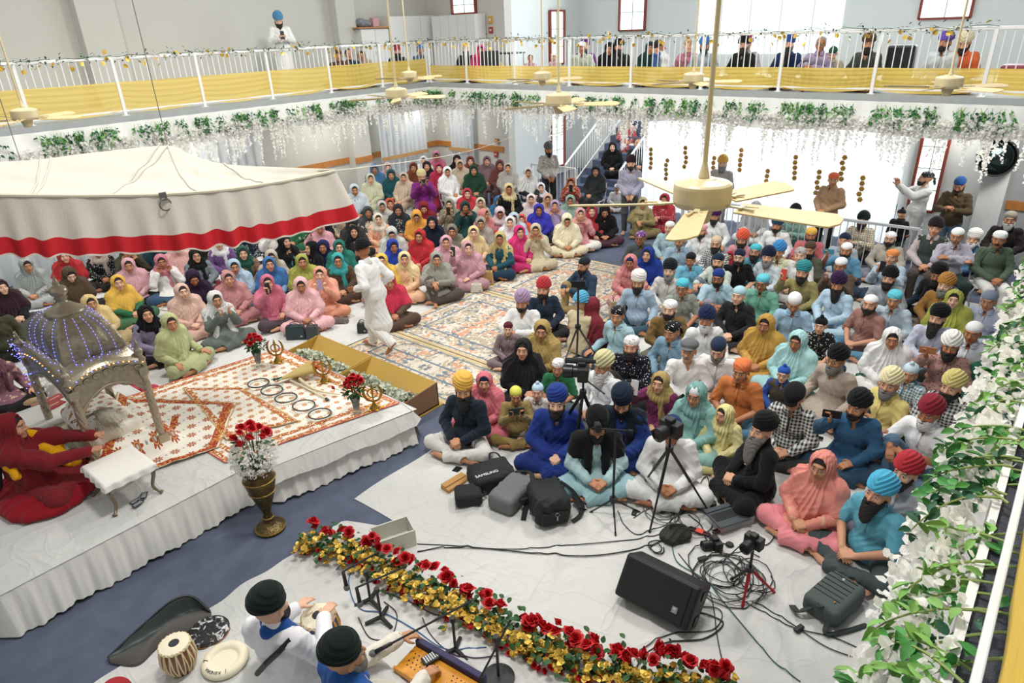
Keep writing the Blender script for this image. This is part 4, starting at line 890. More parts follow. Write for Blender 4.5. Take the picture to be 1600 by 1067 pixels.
def sheet(x0, x1, y0, y1, label, s, h=.012, step=.045, ex=None, wr=1.):
    nu, nv = int((x1-x0)/step), int((y1-y0)/step); b = MB()
    def fn(u, v):
        w = .015*math.sin(u*23+s)+.012*math.sin(u*51); w2 = .03*math.sin(v*19+s)
        x = x0+(x1-x0)*u; y = y0+(y1-y0)*v+w*(v*v if v > .5 else -(1-v)**2*.3)
        if ex: x, y = ex(x, y, u, v)
        e = min(1, min(u, v, 1-u, 1-v)*12); return (x+w2*(u-.5), y, .006+.001*s+h*wr*ridge(x, y, s)*e)
    b.grid(fn, nu, nv); return prop(b.build('floor_sheet', sheetm, smooth=True), label, 'sheet')
sheet(3.15, 12.6, -.9, 4.93, 'white sheet spread under the seated men', 0, .036)
def exm(x, y, u, v):
    k = max(0, (y-3.7)/1.05); return x-(x-2.75)*k*max(0, (x-1.5)/1.9)*.85 if x > 2.75 else x, y
sheet(.1, 3.35, -.9, 4.74, 'white sheet under the musicians and the flower border', 2, .030, .04, exm)
def exw(x, y, u, v): return x, y
sheet(1.5, 12.0, 8.02, 15.4, 'white sheet spread under the seated women', 3, .016, .06)
# rugs
def rugmat(name, seed):
    m = mat(name, 'cfc3b0', .95, bump=.3, bscale=200); b = m.node_tree.nodes['Principled BSDF']; tc = [n for n in m.node_tree.nodes if n.type == 'TEX_COORD'][0]
    def noise(sc, det=4, off=0):
        mp = N(m, 'ShaderNodeMapping'); mp.inputs['Location'].default_value = (off+seed, off, 0); L(m, tc.outputs['Object'], mp.inputs[0]); ab = N(m, 'ShaderNodeVectorMath'); ab.operation = 'ABSOLUTE'
        L(m, tc.outputs['Object'], ab.inputs[0]); mp2 = N(m, 'ShaderNodeMapping'); mp2.inputs['Location'].default_value = (off+seed, off, 0); L(m, ab.outputs[0], mp2.inputs[0]); n = N(m, 'ShaderNodeTexNoise', Scale=sc, Detail=det); L(m, mp2.outputs[0], n.inputs['Vector']); return n.outputs[0]
    c = mixc(m, ramp(m, noise(3.2, 2, 1), [(.40, 0.), (.47, 1.)]).outputs[0], 'd9d2c4', 'b4a890')
    c = mixc(m, ramp(m, noise(3.4, 6, 5), [(.54, 0.), (.58, 1.)]).outputs[0], c, 'cf9c7c'); c = mixc(m, ramp(m, noise(9, 3, 9), [(.56, 0.), (.60, 1.)]).outputs[0], c, '75828f')
    c = mixc(m, ramp(m, noise(17, 3, 14), [(.54, 0.), (.58, 1.)]).outputs[0], c, 'ddd6c8'); c = mixc(m, ramp(m, noise(25, 2, 22), [(.64, 0.), (.68, 1.)]).outputs[0], c, 'c08c6c')
    L(m, c, b.inputs['Base Color']); return m
def rug(x0, x1, y0, y1, seed, label):
    r = empty('oriental_rug', ((x0+x1)/2, (y0+y1)/2, 0), 0, label, 'rug', 'oriental rugs on the aisle'); w, d = x1-x0, y1-y0
    b = MB(); b.box((0, 0, .011), (w, d, .006)); b.build('rug_field', rugmat('rug_pattern_%d' % seed, seed), r)
    b = MB()
    for t, wd in ((.10, .02), (.42, .03)):
        for s in (-1, 1): b.box((s*(w/2-t), 0, .0155), (wd, d-2*t+wd, .002)); b.box((0, s*(d/2-t), .0155), (w-2*t+wd, wd, .002))
    b.build('rug_border_line', mat('rug_blue', '6f7f90', .95), r); b = MB()
    for s in (-1, 1): b.box((s*(w/2-.03), 0, .0152), (.06, d, .002)); b.box((0, s*(d/2-.03), .0152), (w, .06, .002))
    b.build('rug_edge', mat('rug_edge', 'cdb98f', .95), r)
rug(5.06, 6.2, 5.02, 7.98, 1, 'cream and rust patterned rug next to the gold donation boxes'); rug(6.22, 8.38, 4.99, 8.0, 2, 'middle patterned rug in the aisle between men and women'); rug(8.4, 10.95, 5.3, 7.95, 3, 'farthest patterned rug ending at the open blue carpet')
# ---- stage
skirtm = mat('stage_skirt', 'e9e7e1', .9, bump=.4, bscale=5, bstretch=(10, 10, .6)); ZT = .41
r = empty('stage', (2.3, 7.2, 0), 0, 'low stage skirted in white cloth carrying the silver throne', 'stage'); o0 = Vector(r.location)
P1 = [(.35, 9.0), (.35, 5.77), (2.55, 5.77), (2.66, 5.55), (4.24, 5.22), (4.33, 7.98), (2.6, 8.2), (2.55, 9.0)]
b = MB(); n = len(P1); b.add([(x-o0.x+(.04 if x < 2 else -.04), y-o0.y+(.04 if y < 7 else -.04), z) for z in (0, ZT-.012) for x, y in P1], [tuple(range(n))[::-1], tuple(range(n, 2*n))]+[(i, (i+1) % n, (i+1) % n+n, i+n) for i in range(n)]); b.build('platform', mat('plywood', 'b9a383', .8), r)
b = MB()
def top(u, v):
    x = .33+4.0*u; f_ = 5.75 if x < 2.5 else 5.75-.2*min(1, (x-2.5)/.15)-(x-2.65)*.205 if x > 2.65 else 5.75-.2*(x-2.5)/.15
    bk = 9.0 if x < 2.55 else 8.0; y = f_+(bk-f_)*v; return (x-o0.x, y-o0.y, ZT+.006*ridge(x*1.3, y*1.3, 5)*min(1, v*9, (1-v)*9))
b.grid(top, 100, 80); b.build('top_cloth', sheetm, r, smooth=True)
def skirt(pts, nm, hz, amp, parent, z0=ZT, mt=None):
    segs = []; 
    for a, c in zip(pts[:-1], pts[1:]):
        L_ = math.dist(a, c); m_ = max(2, int(L_/.018)); nx, ny = (c[1]-a[1])/L_, -(c[0]-a[0])/L_
        segs += [(a[0]+(c[0]-a[0])*i/m_, a[1]+(c[1]-a[1])*i/m_, nx, ny) for i in range(m_)]
    segs.append((*pts[-1], nx, ny)); b = MB(); N_ = len(segs)-1
    def fn(u, v):
        x, y, nx, ny = segs[min(int(round(u*N_)), N_)]; t = u*N_*.018; k = v**.7*amp*(.65*math.sin(t*36+1.8*math.sin(t*3.1))+.45*math.sin(t*83+2*v)+.3*math.sin(t*13))
        return (x+nx*(.012+.09*v+k)-o0.x, y+ny*(.012+.09*v+k)-o0.y, z0-(z0-hz-.012*math.sin(t*9)*v)*v)
    b.grid(fn, N_, 10); return b.build(nm, mt or skirtm, parent, smooth=True)
skirt([(.35, 9.0), (.35, 5.77), (2.55, 5.77), (2.66, 5.55), (4.24, 5.22)], 'skirt', .03, .024, r)
skirt([(4.24, 5.22), (4.33, 7.98), (2.6, 8.2)], 'skirt', .03, .018, r); skirt([(2.62, 5.55), (4.25, 5.20), (4.32, 5.6)], 'overhang', .27, .006, r, ZT+.008, sheetm)
# patterned cloths
def flowermat(name, base, fl, sc, line=None):
    m = mat(name, base, .9, bump=.15, bscale=60); b = m.node_tree.nodes['Principled BSDF']; tc = [n for n in m.node_tree.nodes if n.type == 'TEX_COORD'][0]
    sx = N(m, 'ShaderNodeSeparateXYZ'); L(m, tc.outputs['Object'], sx.inputs[0]); yy = math_(m, 'MULTIPLY', sx.outputs[1], sc); row = math_(m, 'FLOOR', yy); xx = math_(m, 'ADD', math_(m, 'MULTIPLY', sx.outputs[0], sc), math_(m, 'MULTIPLY', row, .5))
    fx = math_(m, 'SUBTRACT', math_(m, 'FRACT', xx), .5); fy = math_(m, 'SUBTRACT', math_(m, 'FRACT', yy), .5); rr = math_(m, 'SQRT', math_(m, 'ADD', math_(m, 'MULTIPLY', fx, fx), math_(m, 'MULTIPLY', fy, fy)))
    an = math_(m, 'ARCTAN2', fy, fx); pt = math_(m, 'ADD', .24, math_(m, 'MULTIPLY', math_(m, 'COSINE', math_(m, 'MULTIPLY', an, 8)), .07)); f_ = math_(m, 'LESS_THAN', rr, pt); ce = math_(m, 'LESS_THAN', rr, .07); rg = math_(m, 'MULTIPLY', math_(m, 'GREATER_THAN', rr, .12), math_(m, 'LESS_THAN', rr, .15))
    c = mixc(m, f_, base, fl); c = mixc(m, rg, c, 'd9b07a'); c = mixc(m, ce, c, 'b8c0b4')
    dx = math_(m, 'SUBTRACT', math_(m, 'FRACT', math_(m, 'ADD', xx, .5)), .5); dr = math_(m, 'ADD', math_(m, 'MULTIPLY', dx, dx), math_(m, 'MULTIPLY', fy, fy)); c = mixc(m, math_(m, 'LESS_THAN', dr, .004), c, '8e9a98')
    L(m, c, b.inputs['Base Color']); return m
def bordermat(name, base, f1, f2, sc):
    m = mat(name, base, .85); b = m.node_tree.nodes['Principled BSDF']; tc = [n for n in m.node_tree.nodes if n.type == 'TEX_COORD'][0]
    v = N(m, 'ShaderNodeTexVoronoi', Scale=sc); L(m, tc.outputs['Object'], v.inputs['Vector']); c = mixc(m, ramp(m, v.outputs['Distance'], [(.28, 1.), (.34, 0.)]).outputs[0], f1, f2)
    n = N(m, 'ShaderNodeTexNoise', Scale=sc*1.6); L(m, tc.outputs['Object'], n.inputs['Vector']); c = mixc(m, ramp(m, n.outputs[0], [(.55, 0.), (.6, 1.)]).outputs[0], c, base); L(m, c, b.inputs['Base Color']); return m
FM = flowermat('cloth_star_flowers', 'efe8d8', 'c0703a', 7.6); BMt = bordermat('border_rust', 'efe2c4', 'b8622c', 'd8ab62', 22); BMr = bordermat('border_red', 'd9a24a', 'a3311d', 'c98b3e', 26); FMb = flowermat('cloth_big_flowers', 'efe9db', 'a5482a', 5.6); redl = mat('red_trim', 'd2391f', .8)
def clothquad(name, C4, z, label, bands, fm, bm, edge=redl, nx=50, wv=.004, zf=None, cat='cloth'):
    """C4: corners counter-clockwise; bands: (distance from edge, width)"""
    C4 = [Vector((*c, 0)) for c in C4]; c0 = sum(C4, Vector())/4; r = empty(name, (c0.x, c0.y, 0), 0, label, cat)
    def P(u, v, dz=0):
        p = C4[0].lerp(C4[1], u).lerp(C4[3].lerp(C4[2], u), v); zz = z(p.x, p.y) if callable(z) else z
        return (p.x-c0.x, p.y-c0.y, zz+wv*ridge(p.x*1.7, p.y*1.7, 4)+dz)
    b = MB(); b.grid(P, nx, nx); b.build('cloth_field', fm, r, smooth=True); w = (C4[1]-C4[0]).length; h = (C4[3]-C4[0]).length; b = MB(); e = MB()
    for d_, wd in bands:
        for (u0, u1, v0, v1) in ((d_/w, 1-d_/w, d_/h, (d_+wd)/h), (d_/w, 1-d_/w, 1-(d_+wd)/h, 1-d_/h), (d_/w, (d_+wd)/w, d_/h, 1-d_/h), (1-(d_+wd)/w, 1-d_/w, d_/h, 1-d_/h)):
            k1, k2 = max(2, int((u1-u0)*nx)), max(2, int((v1-v0)*nx)); b.grid(lambda u, v: P(u0+(u1-u0)*u, v0+(v1-v0)*v, .0025), k1, k2)
    b.build('border_band', bm, r, smooth=True)
    for (u0, u1, v0, v1) in ((0, 1, 0, .012/h), (0, 1, 1-.012/h, 1), (0, .012/w, 0, 1), (1-.012/w, 1, 0, 1)): e.grid(lambda u, v: P(u0+(u1-u0)*u, v0+(v1-v0)*v, .003), nx, nx) if edge else None
    if edge: e.build('piping', edge, r)
    return r
clothquad('patterned_cloth', ((2.40, 5.98), (4.29, 5.45), (4.31, 7.96), (2.3, 8.3)), ZT+.012, 'cream cloth with rust star flowers and banded border on the stage', ((.02, .05), (.13, .06)), FM, BMt, wv=.006, nx=70)
def zc(x, y):
    t = max(0, min(1, (2.38-x)/.16)); q = max(0, min(1, (y-6.68)/.12)); return ZT+.03+.20*t*t*(3-2*t)*q*q*(3-2*q)
clothquad('patterned_cloth', ((1.42, 6.55), (2.50, 6.28), (3.12, 7.0), (2.35, 8.25)), lambda x, y: zc(x, y), 'cream flowered cloth with red border spilling from the throne base', ((.03, .09), (.55, .04)), FMb, BMr, edge=mat('gold_piping', 'c9a35c', .6), nx=60, wv=.012)
clothquad('patterned_cloth', ((2.62, 6.35), (3.32, 6.05), (3.35, 7.3), (2.9, 7.9)), ZT+.03, 'folded strip of flowered cloth with gold border in front of the throne', ((.02, .07),), FM, BMt, edge=mat('gold_piping', 'c9a35c', .6), nx=40, wv=.01)
# ---- silver throne (palki)
silver = mat('embossed_silver', 'a89e8a', .34, .7, bump=.9, bscale=26, var=.18, vscale=20); silver2 = mat('plain_silver', 'b4aa96', .3, .7, bump=.25, bscale=50, var=.12, vscale=9)
X0, X1, Y0, Y1 = 1.52, 2.16, 6.78, 8.05; pc = Vector(((X0+X1)/2, (Y0+Y1)/2, ZT)); ZE = 1.06   # eave height above the stage
r = empty('silver_throne', pc, 0, 'domed silver canopy throne with four twisted columns and strings of blue lights', 'throne'); hx, hy = (X1-X0)/2, (Y1-Y0)/2
b = MB(); b.box((0, 0, .09), (2*hx+.02, 2*hy, .18)); b.build('base', silver, r, bevel=.01)
for sx in (-1, 1):
    for sy in (-1, 1):
        b = MB(); V = []; n = 40; zs = [i/26 for i in range(27)]
        prof = lambda t: .034+(.012 if t < .06 or t > .94 else 0)+(.010 if .44 < t < .48 or .12 < t < .15 or .85 < t < .88 else 0)
        for t in zs:
            tw = t*9 if .15 < t < .85 else 0
            for j in range(n): a = 2*PI*j/n; rr_ = prof(t)*(1+(.24*abs(math.sin(3*(a+tw)))-.05 if .15 < t < .85 and not .44 < t < .48 else 0)); V.append((sx*hx+rr_*math.cos(a), sy*hy+rr_*math.sin(a), .1+t*(ZE-.24)))
        b.add(V, [(i*n+j, i*n+(j+1) % n, (i+1)*n+(j+1) % n, (i+1)*n+j) for i in range(26) for j in range(n)]); b.box((sx*hx, sy*hy, .09), (.11, .11, .20)); b.box((sx*hx, sy*hy, ZE-.12), (.085, .085, .08)); b.build('column', silver2, r, smooth=False, bevel=0)
def arch(p0, p1, zc_, zs_, nm):
    """cusped arch panel between two columns"""
    b = MB(); p0 = Vector(p0); p1 = Vector(p1); n = 40; d = (p1-p0); nn = Vector((-d.y, d.x, 0)).normalized()*.012; V = []
    for i in range(n+1):
        u = i/n; lo = zs_+(zc_-zs_)*(math.sin(PI*u)**.8) - .028*abs(math.sin(u*PI*5)); hi = ZE-.04+.11*(1-(2*u-1)**2)
        for z in (lo, hi): 
            for s in (-1, 1): V.append(p0+d*u+nn*s+Vector((0, 0, z)))
    f_ = []
    for i in range(n): k = i*4; f_ += [(k, k+4, k+6, k+2), (k+1, k+3, k+7, k+5), (k, k+1, k+5, k+4), (k+2, k+6, k+7, k+3)]
    b.add(V, f_); o = b.build(nm, silver, r); b = MB()
    for k in range(int(d.length/.085)):
        u = (k+.5)/int(d.length/.085); z = ZE-.07+.08*math.sin(PI*u)
        for s in (-1, 1):
            q = p0+d*u+nn*1.3*s+Vector((0, 0, z-.02)); b.tube([q+(d.normalized()*.03*math.cos(a)+Vector((0, 0, .03*math.sin(a))))*(1.25-a/7) for a in [j*.7 for j in range(9)]], .007, 5)
    b.tube([p0+d*i/20+nn*-1.4+Vector((0, 0, zs_+(zc_-zs_)*(math.sin(PI*i/20)**.8)+.012)) for i in range(21)], .007, 5); b.tube([p0+d*i/20+nn*1.4+Vector((0, 0, zs_+(zc_-zs_)*(math.sin(PI*i/20)**.8)+.012)) for i in range(21)], .007, 5)
    b.build('relief_scroll', silver2, o)
for a, c in (((-hx, -hy, 0), (hx, -hy, 0)), ((hx, -hy, 0), (hx, hy, 0)), ((hx, hy, 0), (-hx, hy, 0)), ((-hx, hy, 0), (-hx, -hy, 0))): arch(a, c, ZE-.15, ZE-.36, 'arch_panel')
# curved cornice and fluted dome
def corn(u, v):
    a = 2*PI*u; c_, s_ = math.cos(a), math.sin(a); k = 1/max(abs(c_), abs(s_)); m_ = .5*(1-math.cos(4*a)) ; ex = 1.14-.26*v
    m_ = 1-min(abs(c_*k), abs(s_*k))**2; return (c_*k*hx*ex+.0, s_*k*hy*(1.06-.26*v), ZE-.035+.11*m_*(1-v)**.7+.165*v**.75)
b = MB(); b.grid(corn, 96, 8); b.grid(lambda u, v: tuple(Vector(corn(u, 0))+Vector((0, 0, -.035*v))), 96, 1); b.build('cornice', silver2, r, smooth=True)
def dome(u, v):
    a = 2*PI*u; c_, s_ = math.cos(a), math.sin(a); k = (1/max(abs(c_), abs(s_)))**(1-v); q = math.cos(v*PI/2)**.62 if v < .999 else .0; q = max(q, .12); fl = 1+.035*abs(math.sin(a*6))*(1-v*.3)
    return (c_*k*hx*.86*q*fl*(1+.08*math.sin(PI*v)), s_*k*hy*.78*q*fl*(1+.08*math.sin(PI*v)), ZE+.13+.36*math.sin(v*PI/2))
b = MB(); b.grid(dome, 144, 18); b.build('dome', silver, r, smooth=True)
b = MB(); b.lathe([(0, .46), (.17, .46), (.185, .475), (.15, .50), (.10, .535), (.055, .57), (.045, .60), (.06, .615), (.045, .63), (.07, .66), (.082, .69), (.07, .72), (.04, .74), (.025, .745), (.03, .76), (.02, .79), (.004, .85)], (0, 0, ZE-.0), 36, flute=.03, nfl=18); b.build('finial', silver2, r, smooth=True)
for sx in (-1, 1):
    for sy in (-1, 1): b = MB(); b.lathe([(.045, 0), (.05, .02), (.025, .05), (.035, .075), (.042, .10), (.035, .125), (.015, .14), (.022, .155), (.012, .19), (.002, .24)], (sx*hx*1.04, sy*hy*1.0, ZE-.02), 20); b.build('corner_finial', silver2, r, smooth=True)
blue = mat('blue_led', '3a42ff', .3, emit=3, ecol=(.18, .2, 1, 1)); orl = mat('orange_led', 'ff7a30', .3, emit=4, ecol=(1, .35, .1, 1)); wire = mat('thin_wire', 'cfd4e8', .4)
b = MB(); w = MB(); bo = MB()
for k in range(16):
    u = (k+.5)/16
    for j in range(12): p = Vector(dome(u, .03+.8*j/12)); p += Vector((p.x, p.y, .2)).normalized()*.012; b.lathe([(0, -.005), (.005, 0), (0, .005)], p, 5)
    w.tube([Vector(dome(u, .03+.8*j/12))*1.0+Vector((dome(u, .03+.8*j/12)[0], dome(u, .03+.8*j/12)[1], .2)).normalized()*.01 for j in range(12)], .0015, 4)
for k in range(56): b.lathe([(0, -.006), (.006, 0), (0, .006)], Vector(corn(k/56, .45+.2*(k % 2)))+Vector((0, 0, .012)), 5)
for k in range(60): (bo if k % 3 else b).lathe([(0, -.007), (.007, 0), (0, .007)], Vector(corn(k/60, 0))*1.01+Vector((0, 0, -.02)), 5)
rr = random.Random(5)
for k in range(70): b.lathe([(0, -.006), (.006, 0), (0, .006)], (-hx*1.12+rr.gauss(0, .02), hy*1.1+rr.gauss(0, .10), ZE+.05-abs(rr.gauss(0, .22))), 5)
b.build('blue_lights', blue, r); bo.build('orange_lights', orl, r); w.build('light_wire', wire, r)
# covered book, cushion and the white fly whisk
f = Field((-.34, -.55, -.02), (.34, .55, .34), .011); f.box((0, 0, .10), (.25, .46, .09), .06, .03); f.box((0, .02, .17), (.20, .38, .09), .06, .04); f.fold(.004, [(30, 20, 30, 1)], 3)
prop(link('covered_scripture', f.mesh('covered'), loc=(pc.x, pc.y+.02, ZT+.18), mats=flowermat('cloth_red_flowers', 'efe9db', 'a5482a', 9)), 'scripture under a cream flowered cloth on the throne base', 'covered book')
rr = random.Random(9); b = MB(); w0 = Vector(at(112, 660, ZT+.58)); w1 = Vector(at(150, 645, ZT+.52)); w2 = Vector(at(215, 672, ZT+.42)); dd = (w2-w1).normalized()
f = Field((-.12, -.16, -.1), (.42, .16, .12), .008); f.path([(0, 0, 0), (.15, 0, 0), (.28, 0, -.02)], [.035, .08, .05], .04); f.fold(.006, [(8, 130, 90, 1), (10, -90, 120, .7)], 3)
ri = empty('fly_whisk', w1, 0, 'fluffy white yak-hair whisk resting on the covered scripture', 'whisk'); fur = mat('white_hair', 'f4eede', .9, transl=.45, bump=.8, bscale=40, bstretch=(1, 12, 12)); link('hair_bundle', f.mesh('hair_bundle'), ri, mats=fur, rot=(0, 0, math.atan2(dd.y, dd.x)))
for _ in range(420):
    p = Vector((0, 0, 0)); d = (dd+Vector((rr.gauss(0, .32), rr.gauss(0, .32), rr.gauss(.12, .22)))).normalized(); pts = []
    L_ = rr.uniform(.20, .40)
    for q in range(5): pts.append(p.copy()); p = p+d*L_/5; d = (d+Vector((0, 0, -.13))).normalized()
    b.tube(pts, [.003, .003, .0025, .002, .001], 3, cap=False)
b.build('hair_strands', fur, ri); b = MB(); b.tube([w0-w1, Vector((0, 0, 0))], .014, 10); b.build('handle', silver2, ri)
# ---- little tables
def cab_table(loc, w, d, h, label, legs, rz=0, top_m=None, drop=.12):
    r = empty('side_table', loc, rz, label, 'table')
    for sx in (-1, 1):
        for sy in (-1, 1):
            P = [Vector((sx*(w/2-.05), sy*(d/2-.05), h-.02)), Vector((sx*(w/2-.02), sy*(d/2-.02), h*.72)), Vector((sx*(w/2-.05), sy*(d/2-.05), h*.3)), Vector((sx*(w/2-.03), sy*(d/2-.03), .04)), Vector((sx*(w/2+.0), sy*(d/2+.0), .012))]
            b = MB(); b.tube([interp(P, t/16) for t in range(17)], [.026-.012*math.sin(min(1, t/12)*PI*.5)+(.008 if t > 14 else 0) for t in range(17)], 10); b.build('leg', legs, r, smooth=True)
    b = MB(); b.box((0, 0, h-.03), (w-.06, d-.06, .05)); b.build('apron', legs, r); b = MB()
    def fn(u, v):
        x = (u-.5)*(w+2*drop); y = (v-.5)*(d+2*drop); ox = max(0, abs(x)-w/2); oy = max(0, abs(y)-d/2); o_ = max(ox, oy)
        xx = math.copysign(min(abs(x), w/2+.012+ox*.12+.008*math.sin(y*50)*min(1, ox*20)), x); yy = math.copysign(min(abs(y), d/2+.012+oy*.12+.008*math.sin(x*50)*min(1, oy*20)), y)
        return (xx, yy, h+.008-max(0, o_-.0)*.96)
    b.grid(fn, 48, 48); b.build('tablecloth', top_m or mat('table_linen', 'f0ece4', .9, bump=.3, bscale=10), r, smooth=True); return r
cab_table((1.56, 6.27, ZT), .44, .50, .34, 'small table with curved silver legs and white cloth before the throne', mat('dark_bronze', '857863', .35, .7, bump=.3, bscale=60), drop=.07)
c = at(60, 652, .62); cab_table((c[0]-.05, c[1]+.0, 0), .62, .5, .62, 'white clothed table behind the throne with red booklets', steel, drop=.22)
for k, (x, y) in enumerate(((85, 622), (84, 632))): p = at(x, y, .645+.0); b = MB(); b.box((0, 0, .006), (.20, .14, .012)); b.box((0, 0, .013), (.12, .02, .002), m=1); prop(b.build('booklet', [mat('booklet_red', 'b32026', .5), mat('booklet_print', 'e0c0b0', .6)], loc=(p[0], p[1], .635), rot=(0, 0, .3)), ('red booklet farther from the woman in red' if k == 0 else 'red booklet nearer the twisted column'), 'booklet')
p = at(55, 625, .66); f = Field((-.14, -.09, -.01), (.14, .09, .1), .007); f.ell((-.03, 0, .03), (.09, .05, .035), .02); f.ell((.05, .01, .03), (.04, .035, .03), .02); f.fold(.003, [(60, 40, 60, 1)], 3); prop(link('cloth_pouch', f.mesh('pouch'), loc=(p[0], p[1], .63), mats=mat('pouch', 'd8b48a', .8)), 'tan cloth pouch lying on the white clothed table', 'pouch')
for k, (x, y, a) in enumerate(((212, 783, .2), (222, 778, .9), (216, 789, .25), (226, 776, 1.0))):
    p = at(x, y, ZT+.01); b = MB(); b.box((0, 0, .003), (.10, .055, .004)); b.box((0, 0, .0055), (.085, .04, .001), m=1)
    prop(b.build('card', [mat('card_dark', '2c3038', .4), mat('card_grey', '8a8d92', .4)], loc=(p[0], p[1], ZT+.012+.005*k), rot=(0, 0, a)), 'small dark printed card lying below the little silver-legged table', 'card', 'cards on the stage')
# ---- roses, vases
rosem = mat('rose_red', 'c4101c', .6, var=.2, vscale=30); roseG = mat('rose_leaf', '2f5a2c', .6, var=.2, vscale=8); gyp = mat('gypsophila', 'f1f2ea', .8); glass = mat('clear_glass', 'eef4f2', .05, trans=.9, spec=.6)
def rose_mesh(rad=.032, seed=1, name='rose'):
    rr = random.Random(seed); b = MB()
    for k in range(13):
        a0 = k*2.4; R_ = rad*(.22+.78*(k/12)); h_ = rad*(1.25-.55*k/12); op = .15+.75*k/12
        def fn(u, v): a = a0+(u-.5)*2.3; w = math.sin(PI*min(max(u, .02), .98)); r_ = R_*(.35+.65*v**.8)*(1+op*.35*v*v)+.1*rad*math.sin(u*9)*v; return (r_*math.cos(a), r_*math.sin(a), -rad*.45+h_*(v*(.8+.2*w))*1.2-op*rad*.35*max(0, v-.75)*4)
        b.grid(fn, 6, 4)
    b.lathe([(0, -rad*.7), (rad*.35, -rad*.45), (rad*.3, 0), (0, rad*.1)], n=8); return b.mesh(name)
RM = rose_mesh()
def roseat(r, p, tilt, s=1., rr=random):
    link('rose', RM, r, mats=rosem, loc=p, rot=(tilt[0], tilt[1], rr.random()*6), scale=s)
def bouquet(loc, vase, zr, nr, spread, label, seed, gy=0, rs=1.1, extra=None):
    rr = random.Random(seed); r = empty('rose_vase', loc, 0, label, 'vase of roses')
    vase(r); st = MB(); lv = MB(); gp = MB()
    for k in range(nr):
        a = k*2.4; q = spread*math.sqrt((k+.5)/nr); p = Vector((q*math.cos(a), q*math.sin(a), zr+spread*.9*(1-(q/spread)**2)+rr.uniform(-.015, .015)))
        roseat(r, p, (-.9*math.sin(a)*q/spread, .9*math.cos(a)*q/spread), rs*rr.uniform(.85, 1.15), rr); st.tube([(q*.1*math.cos(a), q*.1*math.sin(a), zr-spread*2.2), (q*.5*math.cos(a), q*.5*math.sin(a), zr-spread*.6), p], .003, 5)
    for _ in range(90 if not gy else 50):
        a = rr.random()*6.28; q = spread*rr.uniform(.3, 1.15); leaf(lv, (q*math.cos(a), q*math.sin(a), zr-rr.uniform(.0, spread*1.3)), (math.cos(a), math.sin(a), rr.gauss(0, .5)), (0, 0, 1), rr.uniform(.04, .065), .035)
    if extra: st.tube([(0, 0, zr-.1), *extra], .002, 4); roseat(r, extra[-1], (0, -1.2), .8, rr)
    st.build('stems', roseG, r); lv.build('leaves', roseG, r)
    if gy:
        for _ in range(gy): a = rr.random()*6.28; h_ = rr.uniform(-1, .75); q = spread*1.25*math.sqrt(1-h_*h_)*rr.uniform(.75, 1.05); blossoms(gp, (q*math.cos(a), q*math.sin(a), zr-spread*1.15+spread*1.3*h_), rr, 2, .010, .022)
        gp.build('baby_breath', petal, r)
    return r
def glassvase(r):
    b = MB(); b.lathe([(.0, .0), (.042, .0), (.043, .02), (.034, .05), (.045, .14), (.064, .22), (.060, .22), (.041, .14), (.03, .05), (.0, .03)], n=16, flute=.03, nfl=8); b.build('glass_vase', glass, r, smooth=True)
    b = MB(); b.lathe([(0, .03), (.029, .05), (.04, .14), (.05, .18), (0, .18)], n=12); b.build('cut_stems', roseG, r, smooth=True)
def brassvase(r):
    b = MB(); b.lathe([(0, 0), (.14, 0), (.145, .02), (.13, .04), (.09, .06), (.06, .085), (.045, .12), (.05, .15), (.035, .19), (.045, .23), (.075, .32), (.115, .45), (.14, .55), (.145, .60), (.12, .645), (.13, .67), (.145, .70), (.15, .72), (.14, .72), (.12, .69), (.10, .65), (0, .6)], n=48); o = b.build('brass_vase', mat('engraved_brass', '6b5a3a', .35, .9, bump=1, bscale=45, var=.35, vscale=30), r, smooth=True)
    b = MB(); [b.lathe([(r_, z-.008), (r_+.008, z), (r_, z+.008)], n=40) for r_, z in ((.118, .46), (.145, .60), (.05, .15), (.14, .03))]; b.build('rim_band', brass, o)
bouquet((2.36, 5.22, 0), brassvase, 1.04, 15, .165, 'tall engraved brass vase of red roses and baby breath on the carpet', 1, 900, 1.25)
bouquet((*at(558, 645, ZT+.01)[:2], ZT+.012), glassvase, .37, 14, .10, 'glass vase of red roses nearest the donation boxes', 2, 0, 1.05, extra=[Vector((-.16, .02, .36)), Vector((-.22, .06, .40))])
bouquet((*at(405, 572, ZT+.01)[:2], ZT+.012), glassvase, .36, 13, .10, 'glass vase of red roses at the far back corner of the stage', 3, 0, 1.05)
# white flower bunches behind the throne
for k, (x, y, z) in enumerate(((75, 592, .55), (145, 598, .55))):
    p = at(x, y, z); b = MB(); rr = random.Random(k); [blossoms(b, Vector((rr.gauss(0, .09), rr.gauss(0, .09), rr.gauss(0, .07))), rr, 2, .015, .035) for _ in range(150)]; rp = empty('white_flower_bunch', (p[0], p[1], 0), 0, ('white flower bunch behind the rear left column of the throne' if k == 0 else 'white flower bunch seen under the throne arch'), 'flowers'); o = b.build('blossoms', petal, rp); o.location = (0, 0, z+.04); b = MB(); b.lathe([(0, 0), (.09, 0), (.06, .2), (.08, .5), (0, .5)], n=16); b.build('pedestal', white, rp)
